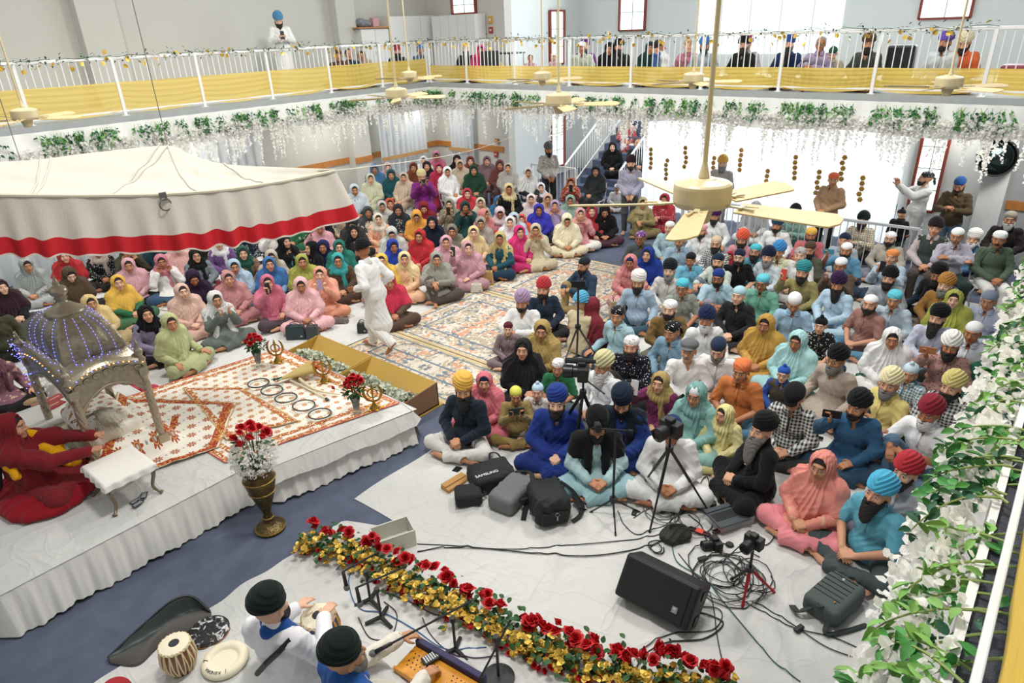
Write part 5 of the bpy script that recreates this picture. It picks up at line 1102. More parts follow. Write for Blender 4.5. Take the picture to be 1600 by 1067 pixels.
# ---- ritual objects on the stage
stl = mat('dark_steel_ring', '5d6064', .3, .9)
for k, (x, y) in enumerate(((388+16, 600), (425, 611), (447, 623), (475, 635), (500, 648))):
    p = at(x, y, ZT+.03); b = MB(); b.tube([(.125*math.cos(a), .125*math.sin(a), 0) for a in [2*PI*i/48 for i in range(48)]], .009, 8, closed=True); prop(b.build('steel_quoit', stl, loc=(p[0], p[1], ZT+.045), rot=(.06*(k % 2), .05, 0), smooth=True), ('steel quoit farthest from the red roses vase', 'second steel quoit from the back of the stage', 'middle steel quoit of the five in a row', 'second steel quoit from the front of the stage', 'steel quoit closest to the front of the stage')[k], 'quoit', 'five steel quoits in a row')
goldm = mat('polished_brass', 'a8843c', .3, .95)
def emblem(px, label):
    p = at(*px, ZT+.02); r = empty('khanda_emblem', (p[0], p[1], ZT+.02), math.radians(-48), label, 'emblem', 'brass emblems on stands'); b = MB(); b.lathe([(0, 0), (.062, 0), (.05, .015), (.02, .06), (.010, .10), (0, .11)], n=24); b.build('stand', goldm, r, smooth=True)
    b = MB(); b.tube([(.055*math.cos(a), 0, .20+.055*math.sin(a)) for a in [2*PI*i/28 for i in range(28)]], .008, 8, closed=True); b.add([(-.008, -.004, .10), (.008, -.004, .10), (.016, -.004, .28), (0, -.004, .33), (-.016, -.004, .28), (-.008, .004, .10), (.008, .004, .10), (.016, .004, .28), (0, .004, .33), (-.016, .004, .28)], [(4, 3, 2, 1, 0), (5, 6, 7, 8, 9), (0, 1, 6, 5), (1, 2, 7, 6), (2, 3, 8, 7), (3, 4, 9, 8), (4, 0, 5, 9)])
    for s in (-1, 1):
        P = [Vector((s*.0, 0, .10)), Vector((s*.06, 0, .115)), Vector((s*.098, 0, .18)), Vector((s*.092, 0, .26)), Vector((s*.06, 0, .31))]; b.tube([interp(P, i/16) for i in range(17)], [.006+.010*math.sin(PI*i/16) for i in range(17)], 8); b.tube([(s*.01, 0, .09), (s*.05, 0, .10)], .006, 6)
    b.build('double_sword', goldm, r); b = MB(); fl = random.Random(len(label))
    for q in range(6): a = q*1.05; b.lathe([(0, -.01), (.018, 0), (0, .014)], (.085*math.cos(a), .07*math.sin(a), .012), 8)
    b.build('marigold', mat('marigold', 'eab21c', .7), r)
emblem((434, 565), 'brass sword emblem on a stand beside the far rose vase'); emblem((507, 596), 'middle brass sword emblem before the money box'); emblem((585, 638), 'brass sword emblem next to the near rose vase')
ivory = mat('ivory_scabbard', 'e2d6b8', .5, bump=.4, bscale=60)
P = [Vector(at(*q, ZT+.05)) for q in ((468, 592), (485, 605), (505, 612), (531, 616))]; b = MB(); b.tube([interp(P, i/20) for i in range(21)], [.022-.012*i/20 for i in range(21)], 10); b.tube([P[0], P[0]+(P[0]-P[1]).normalized()*.10], [.014, .018], 8, 1); b.box(P[0], (.07, .02, .03), -.8, m=1); prop(b.build('curved_sword', [ivory, goldm], smooth=True), 'curved sword in an ivory scabbard lying by the quoits', 'sword')
P = [Vector(at(*q, ZT+.04)) for q in ((453, 594), (480, 607), (512, 624))]; b = MB(); b.tube([P[0], P[1], P[2]], [.014, .013, .010], 8); d = (P[2]-P[1]).normalized(); b.tube([P[2]-d*.03, P[2], P[2]+d*.05], [.02, .016, .002], 8, 1); prop(b.build('ceremonial_dagger', [ivory, stl], smooth=True), 'slim straight staff with a steel tip lying beside the curved sword', 'dagger')
# wrapped bouquet
p = Vector(at(440, 592, ZT+.06)); q = Vector(at(488, 576, ZT+.10)); d = (q-p); r = empty('wrapped_bouquet', p, 0, 'bouquet in kraft paper with orange flowers lying on the stage', 'bouquet'); s_ = Vector((-d.y, d.x, 0)).normalized(); b = MB()
b.grid(lambda u, v: tuple(d*(v*1.05)+s_*((.02+.12*v)*math.cos(PI*u))*1.2+Vector((0, 0, (.015+.07*v)*math.sin(PI*u)+.01*math.sin(9*u)*v))), 14, 8); b.build('paper_wrap', mat('kraft_tan', 'c9b06c', .8, bump=.3, bscale=20), r, smooth=False, solid=.003)
b = MB(); rr = random.Random(2); [leaf(b, d*-.05+Vector((rr.gauss(0, .02), rr.gauss(0, .02), .02)), -d, (0, 0, 1), .07, .03) for _ in range(14)]; b.build('stem_ends', roseG, r); b = MB(); [b.lathe([(0, -.02), (.03, 0), (0, .02)], d*1.05+Vector((rr.gauss(0, .03), rr.gauss(0, .03), .05+rr.gauss(0, .02))), 9) for _ in range(8)]; b.build('orange_flowers', mat('orange_flower', 'dd5a24', .7), r)
# ---- donation boxes full of banknotes
gb = mat('gold_board', 'c4a04e', .55, .25, bump=.1, bscale=80); bb = mat('brown_shade_board', '8a6a4c', .7); bill = mat('banknote', 'c2c8b4', .8, var=.3, vscale=40)
for k, (y0, y1) in enumerate(((6.86, 8.06), (5.58, 6.84))):
    r = empty('donation_box', (4.68, (y0+y1)/2, 0), 0, ('open gold donation box of banknotes nearer the rug corner and the far emblem' if k == 0 else 'open gold donation box of banknotes nearer the front of the stage'), 'donation box', 'gold donation boxes'); w, h_ = .66, .34; d_ = (y1-y0)/2
    b = MB(); b.box((0, 0, .02), (w, 2*d_, .03)); b.build('bottom', bb, r)
    b = MB(); b.box((w/2-.008, 0, h_/2), (.016, 2*d_, h_)); b.add([(w/2-.02, -d_, h_), (w/2-.02, d_, h_), (w/2-.24, d_, .13), (w/2-.24, -d_, .13)], [(0, 1, 2, 3)]); b.build('far_panel', gb, r); b = MB(); b.box((-w/2+.008, 0, h_*.42), (.016, 2*d_, h_*.84)); b.build('near_panel', gb, r)
    for s in (-1, 1): b = MB(); b.add([(-w/2, s*d_, 0), (w/2, s*d_, 0), (w/2, s*d_, h_+.0), (-w/2, s*d_, h_*.84), (-w/2, s*(d_-.012), 0), (w/2, s*(d_-.012), 0), (w/2, s*(d_-.012), h_), (-w/2, s*(d_-.012), h_*.84)], [(0, 1, 2, 3), (7, 6, 5, 4), (3, 2, 6, 7), (0, 4, 5, 1), (1, 5, 6, 2), (0, 3, 7, 4)]); b.build('end_panel', bb if s < 0 and k == 1 else gb, r)  # front end panel is brown: its shadow is put into the colour
    b = MB(); b.box((0.02, 0, .008), (w+.10, 2*d_+.04, .016)); b.build('base_strip', gb, r); b = MB(); rr = random.Random(k)
    for _ in range(260):
        c_ = Vector((rr.gauss(-.09, .09), rr.uniform(-d_+.08, d_-.08), 0)); c_.x = max(-.27, min(.12, c_.x)); c_.z = .15+.17*max(0, 1-abs(c_.x+.09)/.24)*rr.uniform(.55, 1)+.02*math.sin(9*c_.y); E_ = Euler((rr.gauss(0, .7), rr.gauss(0, .7), rr.random()*6)).to_matrix()
        b.grid(lambda u, v: tuple(c_+E_ @ Vector(((u-.5)*.11, (v-.5)*.05, .014*math.sin(u*5+v*2)*(1 if _ % 2 else -1)))), 3, 1)
    o = b.build('banknote_pile', bill); o.location = r.location; prop(o, ('heap of crumpled banknotes in the gold box nearer the far emblem' if k == 0 else 'heap of crumpled banknotes in the gold box nearer the stage front'), 'banknotes', kind='stuff')
# ================================================================ bags
def blob_bag(name, label, px, dims, rz, m, straps=(), k=.03, fold=.003, extra=None, cat='bag', h=.009):
    p = at(*px, dims[2]*.35); W, D, Hh = [q/2 for q in dims]; f = Field((-W-.1, -D-.1, -.01), (W+.1, D+.1, dims[2]+.08), h)
    f.box((0, 0, Hh), (W, D, Hh), min(W, D, Hh)*.55, k); 
    if extra: extra(f)
    f.fold(fold, [(35, 20, 50, 1), (-50, 45, 20, .8)], len(label)); r = empty(name, (p[0], p[1], .012), rz, label, cat); link('bag_body', f.mesh(name), r, mats=m)
    for s in straps:
        nm, pts, rad, mm = s; b = MB(); P = [Vector(q) for q in pts]; n = 5*len(P); Q = [interp(P, i/n) for i in range(n+1)]
        def fn(u, v):
            q = Q[min(int(round(u*n)), n)]; t = Q[min(int(round(u*n))+1, n)]-Q[max(int(round(u*n))-1, 0)]; s2 = t.cross(Vector((.3, .2, 1))); s2 = s2.normalized() if s2.length > 1e-5 else Vector((1, 0, 0)); return tuple(q+s2*(v-.5)*rad*2)
        b.grid(fn, n, 2); b.build(nm, mm, r, smooth=True, solid=.008)
    return r
def textmesh(r, body, size, loc, rot, m, name='lettering'):
    c = bpy.data.curves.new(name, 'FONT'); c.body = body; c.size = size; c.extrude = .0008; c.align_x = 'CENTER'; c.align_y = 'CENTER'; c.materials.append(m); o = bpy.data.objects.new(name, c); COL.objects.link(o); bpy.context.view_layer.update(); me = bpy.data.meshes.new_from_object(o.evaluated_get(bpy.context.evaluated_depsgraph_get())); bpy.data.objects.remove(o)
    me.materials.clear(); return link(name, me, r, mats=m, loc=loc, rot=rot)
wt = mat('white_print', 'f2f2f2', .5); A0 = math.radians(-48)
r = blob_bag('backpack', 'black backpack with white lettering beside the kraft envelope', (768, 748), (.46, .36, .20), A0+.35, dkfab, [('carry_handle', [(.05, .17, .15), (.08, .24, .20), (.16, .24, .18), (.19, .16, .13)], .012, dkfab)], .04, .006); textmesh(r, 'SAMSUNG', .055, (-.08, -.10, .212), (.0, 0, .05), wt)
blob_bag('backpack', 'grey and black backpack lying between the case and the duffel', (800, 775), (.48, .30, .19), A0+.95, gryfab, [('shoulder_strap', [(-.1, -.16, .14), (.05, -.24, .12), (.22, -.2, .03), (.34, -.16, .01)], .024, dkfab), ('shoulder_strap', [(.22, .1, .18), (.26, -.06, .2), (.1, -.18, .17), (-.05, -.2, .05), (-.2, -.26, .01)], .024, dkfab)], .04, .004)
r = blob_bag('camera_case', 'square black padded camera case in front of the backpacks', (732, 778), (.27, .23, .15), A0+.10, mat('case_black', '222326', .85, bump=.5, bscale=200), [('carry_handle', [(.14, -.03, .08), (.18, 0, .08), (.14, .04, .08)], .012, dkfab)], .01, .0); b = MB(); b.box((0, 0, .095), (.276, .236, .006)); b.build('zip_line', EDGE, r)
r = blob_bag('duffel_bag', 'big black duffel bag with shoulder pad near the light blue kurta', (857, 790), (.36, .44, .30), A0+.20, dkfab, [('shoulder_strap', [(.17, .16, .24), (.28, .05, .16), (.30, -.12, .05), (.18, -.2, .02)], .02, dkfab), ('shoulder_pad', [(.26, .04, .15), (.30, -.03, .11), (.31, -.10, .07)], .04, dkfab)], .05, .009)
b = MB(); b.tube([(.02+.02*math.cos(a), -.235, .16+.02*math.sin(a)) for a in [i*PI/6 for i in range(12)]], .003, 5, closed=True); b.box((.02, -.235, .12), (.012, .008, .05)); b.build('clip', steel, r); b = MB(); b.box((0, -.21, .11), (.26, .05, .14)); b.build('front_pocket', dkfab, r, bevel=.02)
r = blob_bag('backpack', 'dark green grey backpack lying flat by the near garland', (1302, 940), (.46, .30, .17), A0+.62, mat('slate_nylon', '4c5654', .8, bump=.5, bscale=90), [('shoulder_strap', [(-.22, .06, .10), (-.30, .12, .05), (-.26, .2, .02)], .026, mat('slate_dark', '333a3a', .8)), ('shoulder_strap', [(-.22, -.08, .06), (-.31, -.12, .02), (-.18, -.19, .01), (.02, -.27, .01)], .022, mat('slate_dark', '333a3a', .8)), ('carry_handle', [(-.2, -.02, .15), (-.26, 0, .17), (-.2, .04, .15)], .012, mat('slate_dark', '333a3a', .8))], .05, .001)
b = MB(); [b.box((-.10+.055*i, .02, .172), (.005, .22, .006)) for i in range(6)]; b.build('panel_seams', EDGE, r); b = MB(); b.box((-.13, -.06, .178), (.02, .006, .004)); b.build('orange_tag', mat('orange_tag', 'e08a28', .5), r); textmesh(r, 'm', .04, (.15, .02, .176), (0, 0, .3), wt, 'emblem')
p = at(712, 755, .03); r = empty('kraft_envelope', (p[0], p[1], .012), A0+.75, 'brown kraft paper package beside the lettered backpack', 'package'); b = MB(); b.box((0, 0, .02), (.30, .13, .04)); b.box((0.0, .03, .048), (.29, .08, .012)); b.build('paper', mat('kraft', 'b88a52', .85, bump=.3, bscale=30), r, bevel=.008)
def flatphone(px, rz, label, c='15161a', z=.016, group=None):
    p = at(*px, z); r = empty('phone', (p[0], p[1], z), rz, label, 'phone', group); b = MB(); b.box((0, 0, .004), (.078, .158, .008)); b.build('phone_body', mat('phone_'+c, c, .3), r, bevel=.003); b = MB(); b.box((0, 0, .0085), (.070, .148, .001)); b.build('screen', mat('dark_screen', '0c0d10', .08), r)
flatphone((712, 736), A0-.5, 'black phone lying above the kraft package'); flatphone((912, 790), A0+.1, 'black phone between the duffel bag and the thin stand'); flatphone((1245, 843), A0+.9, 'phone in a purple case beside the woman in peach', '3a2a4a'); flatphone((1318, 905), A0-.55, 'black phone at the knee of the man in aqua'); flatphone((1274, 683), A0+.9, 'black phone beside the man in the black check shirt')
# handbags among the women
def handbag(px, dims, rz, c, label, hh=.12, c2=None, z=None):
    p = at(*px, dims[2]*.4); r = empty('handbag', (p[0], p[1], .02), rz, label, 'handbag'); m = mat('bag_'+c, c, .5, bump=.2, bscale=60); b = MB(); b.box((0, 0, dims[2]/2), dims, taper=.86); b.build('bag_body', m, r, bevel=.015)
    for s in (-1, 1): b = MB(); b.tube([(dims[0]*.28*math.cos(a), s*dims[1]*.3, dims[2]*.97+hh*math.sin(a)) for a in [i*PI/10 for i in range(11)]], .006, 6); b.build('handle', mat('bag_'+(c2 or c), c2 or c, .5), r)
    b = MB(); b.box((dims[0]*.3, -dims[1]/2-.002, dims[2]*.25), (.03, .004, .03)); b.build('clasp', steel, r)
handbag((463, 522), (.32, .13, .22), A0+.0, '1f3238', 'dark teal leather handbag before the woman in pale pink', .05); handbag((489, 522), (.20, .14, .22), A0, '3a3f42', 'dark grey bucket handbag beside the teal leather one', .06); handbag((566, 515), (.16, .10, .16), A0, '2b3034', 'small black handbag behind the legs of the walking man', .05)
handbag((964, 487), (.26, .12, .30), A0, 'b9a488', 'tan woven handbag with orange stripe by the woman in salmon', .14, '8a4a2a'); handbag((745, 452), (.22, .14, .16), A0-.1, 'cfc9ba', 'soft ivory handbag at the edge of the rug', .04); handbag((762, 437), (.22, .12, .26), A0-.1, 'c49a68', 'brown paper carrier bag beside the ivory handbag', .07, '4a4038'); handbag((1352, 600), (.28, .14, .20), A0, '2f6a52', 'green woven basket handbag beside the woman in white', .16); handbag((533, 503), (.26, .12, .07), A0, '6d625e', 'flat grey purse on the sheet near the peach dress', .01)
handbag((1378, 357+6), (.30, .15, .28), A0, 'd89a2e', 'mustard yellow bag behind the man in the purple turban', .04) if False else None
for k, (x, y) in enumerate(((255, 483), (266, 480))):
    p = at(x, y, .02); b = MB(); b.box((0, 0, .012), (.09, .24, .016)); b.tube([(-.04, .02, .02), (0, .0, .06), (.04, .02, .02)], .01, 6); prop(b.build('sandal', mat('pale_shoe', 'd9d4c8', .6), bevel=.006, loc=(p[0], p[1], .012), rot=(0, 0, A0+1.2)), 'pale sandal lying on the sheet below the woman in jeans', 'sandal', 'pair of pale sandals')
# ================================================================ sound and camera gear
cab = mat('cable_black', '141416', .5); cabg = mat('cable_green', '1f5a58', .5); cabb = mat('cable_blue', '2a5a96', .5); cabp = mat('cable_maroon', '3c1f38', .5)
def cable(pxs, label, m=cab, r_=.0045, z=.016, name='cable'):
    P = [Vector(at(*q[:2], q[2] if len(q) > 2 else z)) for q in pxs]; n = 14*(len(P)-1); b = MB(); Q = [interp(P, i/n) for i in range(n+1)]; Q = [Vector((q.x, q.y, max(sheetz(q.x, q.y), .01)+r_+.003)) if len(pxs[0]) == 2 else q for q in Q]; b.tube(Q, r_, 6); return prop(b.build(name, m, smooth=True), label, 'cable')
def coil(px, rad, n, label, m=cab, seed=1, r_=.004, el=1.):
    c = at(*px, .02); rr = random.Random(seed); P = []
    for i in range(n*14): a = i*2*PI/14; R_ = rad*(.72+.28*math.sin(i*.11+seed))*rr.uniform(.97, 1.03); qx, qy = c[0]+R_*math.cos(a)+.25*rad*math.sin(i*.045+seed), c[1]+R_*el*math.sin(a)+.2*rad*math.cos(i*.06); P.append((qx, qy, sheetz(qx, qy)+.010+.012*abs(math.sin(i*.37))))
    b = MB(); b.tube(P, r_, 5); return prop(b.build('coiled_cable', m, smooth=True), label, 'cable')
cable(((652, 850), (700, 852), (800, 858), (900, 851), (1000, 842), (1055, 835)), 'black cable running from the white crate to the black bag, upper line'); cable(((652, 862), (700, 856), (760, 857), (850, 866), (930, 868), (1010, 855), (1055, 842)), 'black cable running from the white crate to the black bag, lower line', r_=.006)
cable(((965, 800), (975, 820), (1000, 836), (1040, 820), (1052, 802), (1010, 798), (990, 812)), 'thin black cable looping from the stand towards the mixer'); cable(((1085, 955), (1110, 962), (1130, 975), (1100, 998), (1040, 1005), (1000, 1035), (985, 1067)), 'black cable running from the floor monitor down to the flower border', r_=.006); cable(((1085, 948), (1120, 950), (1128, 965), (1110, 985), (1050, 990), (1010, 1010), (990, 1030)), 'second cable leaving the back of the floor monitor')
cable(((1060, 865), (1080, 890), (1110, 930), (1120, 990), (1128, 1030), (1140, 1067)), 'long black cable running down the sheet towards the frame bottom'); cable(((1050, 855), (1060, 880), (1100, 905), (1130, 940), (1180, 1000), (1215, 1040), (1250, 1067)), 'dark green cable crossing the sheet diagonally', cabg, .005)
cable(((1175, 940), (1230, 970), (1290, 1010), (1345, 1030)), 'thin black cable passing the inline power brick'); cable(((1150, 930), (1200, 962), (1245, 982), (1300, 995), (1340, 1012)), 'power cable leading from the brick to the near garland'); cable(((1130, 880), (1160, 852), (1200, 850), (1215, 820), (1205, 800)), 'black cable rising to the back of the small camera')
cable(((1000, 770), (1030, 790), (1050, 800)), 'short cable entering the mixer'); cable(((1075, 805), (1095, 820), (1105, 845), (1130, 870), (1165, 900)), 'black cable between mixer and the large coil', r_=.005); cable(((1110, 770), (1105, 745), (1095, 755), (1100, 775)), 'headphone cable beside the tripod leg')
cable(((525, 890), (545, 872), (552, 880), (545, 910), (560, 950), (600, 958), (650, 985), (700, 1018), (760, 1012)), 'bright blue cable winding past the microphone stands', cabb); cable(((600, 925), (640, 940), (680, 960), (720, 962), (760, 985)), 'maroon cable running along the flower border', cabp); cable(((560, 965), (580, 1000), (610, 996), (620, 960), (600, 940)), 'dark cable looping round the second microphone stand base'); cable(((660, 965), (672, 990), (700, 1020), (730, 1030), (780, 1028)), 'dark cable lying behind the harmonium', cabp)
coil((1033, 800), .17, 5, 'grey coiled cable beside the mixer', mat('cable_grey', '6a6c70', .5), 1); coil((1130, 895), .30, 7, 'big loose coil of black cable under the small camera', cab, 2, .005); coil((1150, 910), .26, 4, 'thin grey coil overlapping the big black one', mat('cable_grey', '6a6c70', .5), 5, .0035); coil((1028, 858), .11, 2, 'small coil of black cable beside the mesh bag', cab, 3, .006); coil((1085, 812), .22, 4, 'tangled black cable between mixer and laptop', cab, 4, .0035); coil((1175, 905), .24, 3, 'black cable ring around the red tripod leg', cab, 8, .005)
# floor monitor
M0 = Vector((*at(1030, 960, .12)[:2], 0)); r = empty('floor_monitor', M0, math.radians(-48-8), 'black wedge floor monitor speaker lying on the white sheet', 'speaker')
pA, pB, pC = [Vector(at(*q, z)) for q, z in (((958, 928), .12), ((1073, 990), .10), ((1092, 905), .38))]
r.rotation_euler = (0, 0, 0); ex = (pB-pA); ex.normalize(); Lx = (pB-pA).length; up_ = Vector(at(988, 866, .42))-pA; up_ = up_-ex*up_.dot(ex); Wy = min(up_.length, .40); ey = up_.normalized(); ez = ex.cross(ey); Mr = Matrix((ex, ey, ez)).transposed().to_4x4(); Mr.translation = (pA+ex*Lx/2+ey*Wy/2)-ez*.14; r.matrix_world = Mr
Dp = .30; b = MB(); hx_, hy_ = Lx/2, Wy/2
b.add([(-hx_, -hy_, -.09), (hx_, -hy_, -.09), (hx_, hy_, -.16), (-hx_, hy_, -.16), (-hx_, -hy_, .14), (hx_, -hy_, .14), (hx_, hy_, .14), (-hx_, hy_, .14)], [(3, 2, 1, 0), (4, 5, 6, 7), (0, 1, 5, 4), (1, 2, 6, 5), (2, 3, 7, 6), (3, 0, 4, 7)]); b.build('enclosure', black, r, bevel=.025)
b = MB(); b.box((-.02, 0, .145), (Lx-.09, Wy-.06, .008)); b.build('grille', mat('monitor_grille', '232426', .6, .3, bump=1, bscale=260), r, bevel=.004)
lg = MB(); lg.box((hx_-.14, -hy_+.12, .152), (.045, .05, .004)); lo = lg.build('badge', mat('badge_grey', '8c8c8c', .4), r); textmesh(lo, 'JBL\n!', .02, (hx_-.14, -hy_+.12, .1555), (0, 0, 0), wt)
b = MB(); [b.box((hx_+.002, y_, 0), (.012, .07, .10)) for y_ in (-.1, .1)]; b.build('side_grip', EDGE, r)
# laptop, mixer, headphones, cameras
def place(name, px, z, rz, label, cat): p = at(*px, z); return empty(name, (p[0], p[1], z), rz, label, cat)
r = place('laptop', (1138, 808), .10, A0+.32, 'open grey laptop on a clear plastic box', 'laptop'); b = MB(); b.box((0, 0, .008), (.34, .22, .014)); b.build('keyboard_base', mat('laptop_grey', '4a4f54', .4, .5), r, bevel=.003); b = MB(); b.box((0, -.11+.0, .0), (.34, .012, .0)) if 0 else [b.box((-.14+.02*i, -.02+.022*j, .017), (.016, .017, .003)) for i in range(15) for j in range(5)]; b.build('keys', EDGE, r)
b = MB(); b.box((0, .13, .02), (.34, .05, .008)); b.build('screen_back', mat('laptop_grey', '4a4f54', .4, .5), r)
r2 = place('plastic_box', (1138, 812), .012, A0+.32, 'clear plastic storage box under the laptop', 'box'); b = MB(); b.box((0, -.02, .045), (.38, .24, .085)); b.build('box_body', mat('clear_plastic', 'e8ecec', .15, alpha=.35), r2, bevel=.01)
for k, (x, y, rz) in enumerate(((1128, 829, A0+.3), (1093, 832, A0-.6))): r = place('cable_tie_pack', (x, y), .018, rz, ('maroon cable bundle with orange band under the laptop' if k == 0 else 'orange and dark cable bundle beside the mesh bag'), 'cable bundle'); b = MB(); b.tube([(-.09, .015, .015), (.09, .015, .015), (.10, 0, .015), (.09, -.015, .015), (-.09, -.015, .015), (-.10, 0, .015)], .012, 8, closed=True); b.build('bundle', mat('maroon_cord', '3a1216', .5), r); b = MB(); b.box((0, 0, .022), (.07, .06, .012)); b.build('orange_band', mat('orange_label', 'e0482c', .5), r, bevel=.004)
r = place('audio_mixer', (1048, 790), .02, A0+.42, 'small black video mixer with lit red buttons', 'mixer'); b = MB(); b.box((0, 0, .02), (.32, .12, .04)); b.build('mixer_body', black, r, bevel=.006); b = MB(); [b.box((-.14+.022*i, -.04+.027*j, .044), (.014, .014, .008)) for i in range(13) for j in range(4) if (i*3+j) % 7]; b.build('buttons', mat('pale_keys', 'c9c9c6', .5), r); b = MB(); [b.box((x, y, .044), (.018, .018, .009)) for x, y in ((.06, .03), (.12, .015), (.06, -.02))]; b.build('red_buttons', mat('red_lit', 'e02018', .4, emit=1.5), r)
f = Field((-.2, -.17, -.01), (.2, .17, .17), .008); f.ell((0, 0, .05), (.16, .12, .075), .03); f.ell((.03, .02, .1), (.07, .05, .03), .02, 'sub'); f.fold(.005, [(60, 45, 40, 1), (-50, 60, 30, 1)], 2); p = at(1055, 838, .04); prop(link('mesh_bag', f.mesh('mesh_bag'), loc=(p[0], p[1], .015), rot=(0, 0, A0+.3), mats=mat('mesh_black', '232620', .7, bump=1, bscale=60)), 'open black mesh gear bag between cable coils', 'bag')
r = place('headphones', (1112, 780), .02, A0, 'black headphones lying beside the tripod leg', 'headphones'); b = MB(); b.tube([(.08*math.cos(a), .09*math.sin(a), .03) for a in [-.4+i*.35 for i in range(12)]], .010, 8); b.build('headband', EDGE, r); [MB().lathe([(0, 0), (.035, 0), (.04, .015), (.035, .04), (0, .045)], q, 16).build('ear_cup', black, r) for q in ((.08, -.04, .0), (-.02, -.09, .0))]
def camera_(r, s=1., lens_dir=(0, -1, 0)):
    b = MB(); b.box((0, 0, .045*s), (.13*s, .065*s, .09*s)); b.box((0, -.01*s, .10*s), (.05*s, .05*s, .03*s)); b.build('camera_body', black, r, bevel=.008*s); b = MB(); R_ = Matrix.Rotation(PI/2, 3, 'X'); b.lathe([(0, .02*s), (.036*s, .02*s), (.036*s, .06*s), (.042*s, .065*s), (.042*s, .12*s), (.034*s, .125*s), (.03*s, .115*s), (0, .11*s)], (0, 0, .045*s), 24, rot=R_); b.build('lens', EDGE, r, smooth=False)
r = place('camera', (1118, 856), .015, A0-1.4, 'black camera lying on the sheet by the laptop', 'camera'); camera_(r, 1.1)
p = at(1140, 851, .02); b = MB(); b.lathe([(0, 0), (.034, 0), (.036, .012), (.03, .02), (0, .02)], n=24); prop(b.build('lens_cap', black, loc=(p[0], p[1], .015)), 'round black lens cap beside the loose camera', 'lens cap')
for k, (px, rz, lb) in enumerate((((1098, 874), A0+.3, 'small black adapter brick beside the loose camera'), ((1248, 983), A0+.5, 'inline power brick on the cable towards the garland'), ((991, 802), A0+1.2, 'small black plug box near the mixer'))): p = at(*px, .02); b = MB(); b.box((0, 0, .015), (.09, .045, .03)); prop(b.build('power_brick', black, loc=(p[0], p[1], .014), rot=(0, 0, rz), bevel=.01), lb, 'power brick')
def tripod(name, label, apex, za, feet, top=None, ztop=None, m=black, legr=.012, red=False, feetz=.01, col=None):
    """apex pixel at height za; feet pixels on the floor"""
    A = Vector(at(*apex, za)); r = empty(name, (A.x, A.y, 0), 0, label, 'tripod'); o = Vector((A.x, A.y, 0))
    for k, q in enumerate(feet):
        q = Vector(at(*q, feetz)) if len(q) == 2 else Vector(q); M_ = A.lerp(q, .5); b = MB(); b.tube([A-o, M_-o], legr*1.25, 8); b.tube([M_-o, q-o], legr*.85, 8); b.tube([q-o+(A-q).normalized()*.04, q-o], [legr*1.3, legr], 8); b.build('leg', (mat('tripod_red', 'b3262a', .35, .4) if red and k < 2 else m), r)
    b = MB(); t = top or (0, 0, .2); b.tube([A-o, A-o+Vector((0, 0, ztop-za))], .012, 8); b.lathe([(0, -.02), (.035, -.02), (.035, .02), (0, .02)], A-o, 12); b.build('centre_column', m, r); return r, Vector((A.x, A.y, ztop))
_, T1 = tripod('tripod', 'small red-legged tripod holding a camera over the cable coil', (1172, 888), .32, [(1160, 948), (1210, 925), (1142, 905)], ztop=.55, red=True); r = empty('camera', T1, math.radians(-100), 'camera mounted on the small red-legged tripod', 'camera'); camera_(r, 1.15)
_, T2 = tripod('tripod', 'tall black tripod holding a camera in front of the man in white kurta', (1046, 700), .98, [(1014, 835), (1108, 800), (1000, 762)], ztop=1.12); r = empty('camera', T2, math.radians(-100), 'camera on the tall tripod before the man in white kurta', 'camera'); camera_(r, 1.5)
_, T3 = tripod('tripod', 'black video tripod standing beside the white bearded man in cream turban', (911, 612), 1.05, [(893, 745), (945, 700), (862, 690)], ztop=1.20, legr=.014); r = empty('video_camera', T3, math.radians(-150), 'video camera with fluffy microphone on the black tripod', 'video camera'); camera_(r, 1.6); b = MB(); b.tube([(-.02, .12, .18), (-.02, -.02, .18), (-.02, -.18, .18)], [.018, .03, .028], 12); b.build('fluffy_microphone', mat('mic_fur', '2a2c2e', .95, bump=1, bscale=120), r, smooth=True); b = MB(); b.tube([(.0, .03, -.02), (.18, .22, -.06)], .008, 6); b.build('pan_handle', black, r)
_, T4 = tripod('tripod', 'very tall thin tripod holding a phone near the man in cream vest', (903, 510), 1.15, [(880, 570), (940, 570), (900, 590)], ztop=1.62, legr=.010); r = empty('phone', T4+Vector((0, 0, .05)), math.radians(-60), 'phone clamped on top of the very tall thin tripod', 'phone'); link('phone_body', phone_mesh(), r, mats=EDGE, rot=(0, PI/2, 0)); b = MB(); b.box((0, .012, -.04), (.02, .02, .05)); b.build('clamp', black, r)
_, T5 = tripod('light_stand', 'thin black stand with a boom head before the man in pale aqua', (958, 780), .24, [(921, 801), (1000, 800), (962, 838)], ztop=1.02, legr=.008); r = empty('boom_microphone', T5, math.radians(-40), 'black boom microphone on the thin stand', 'microphone'); b = MB(); b.tube([(-.22, 0, .05), (.12, 0, -.03)], .008, 6); b.build('boom', black, r); b = MB(); b.tube([(-.20, 0, .05), (-.14, 0, .05)], .035, 12); b.box((-.17, 0, .05), (.05, .07, .09)); b.build('microphone_head', mat('mic_fur', '2a2c2e', .95), r, bevel=.01); b = MB(); b.tube([(.12, 0, -.03), (.16, 0, -.04)], .014, 8); b.build('counterweight', black, r)
# white crate
r = place('white_crate', (616, 852), .0, A0+.42, 'shallow white plastic crate between the flower border and the sheets', 'crate'); r.location.z = .012; cr = mat('crate_white', 'cfcfc2', .6); b = MB(); b.box((0, 0, .008), (.36, .22, .016)); b.build('tray', cr, r)
for s in (-1, 1): b = MB(); b.box((0, s*.11, .09), (.36, .012, .18)); b.build('side_panel', cr, r); b = MB(); b.box((s*.18, 0, .09), (.012, .22, .18)); b.build('end_panel', cr, r)
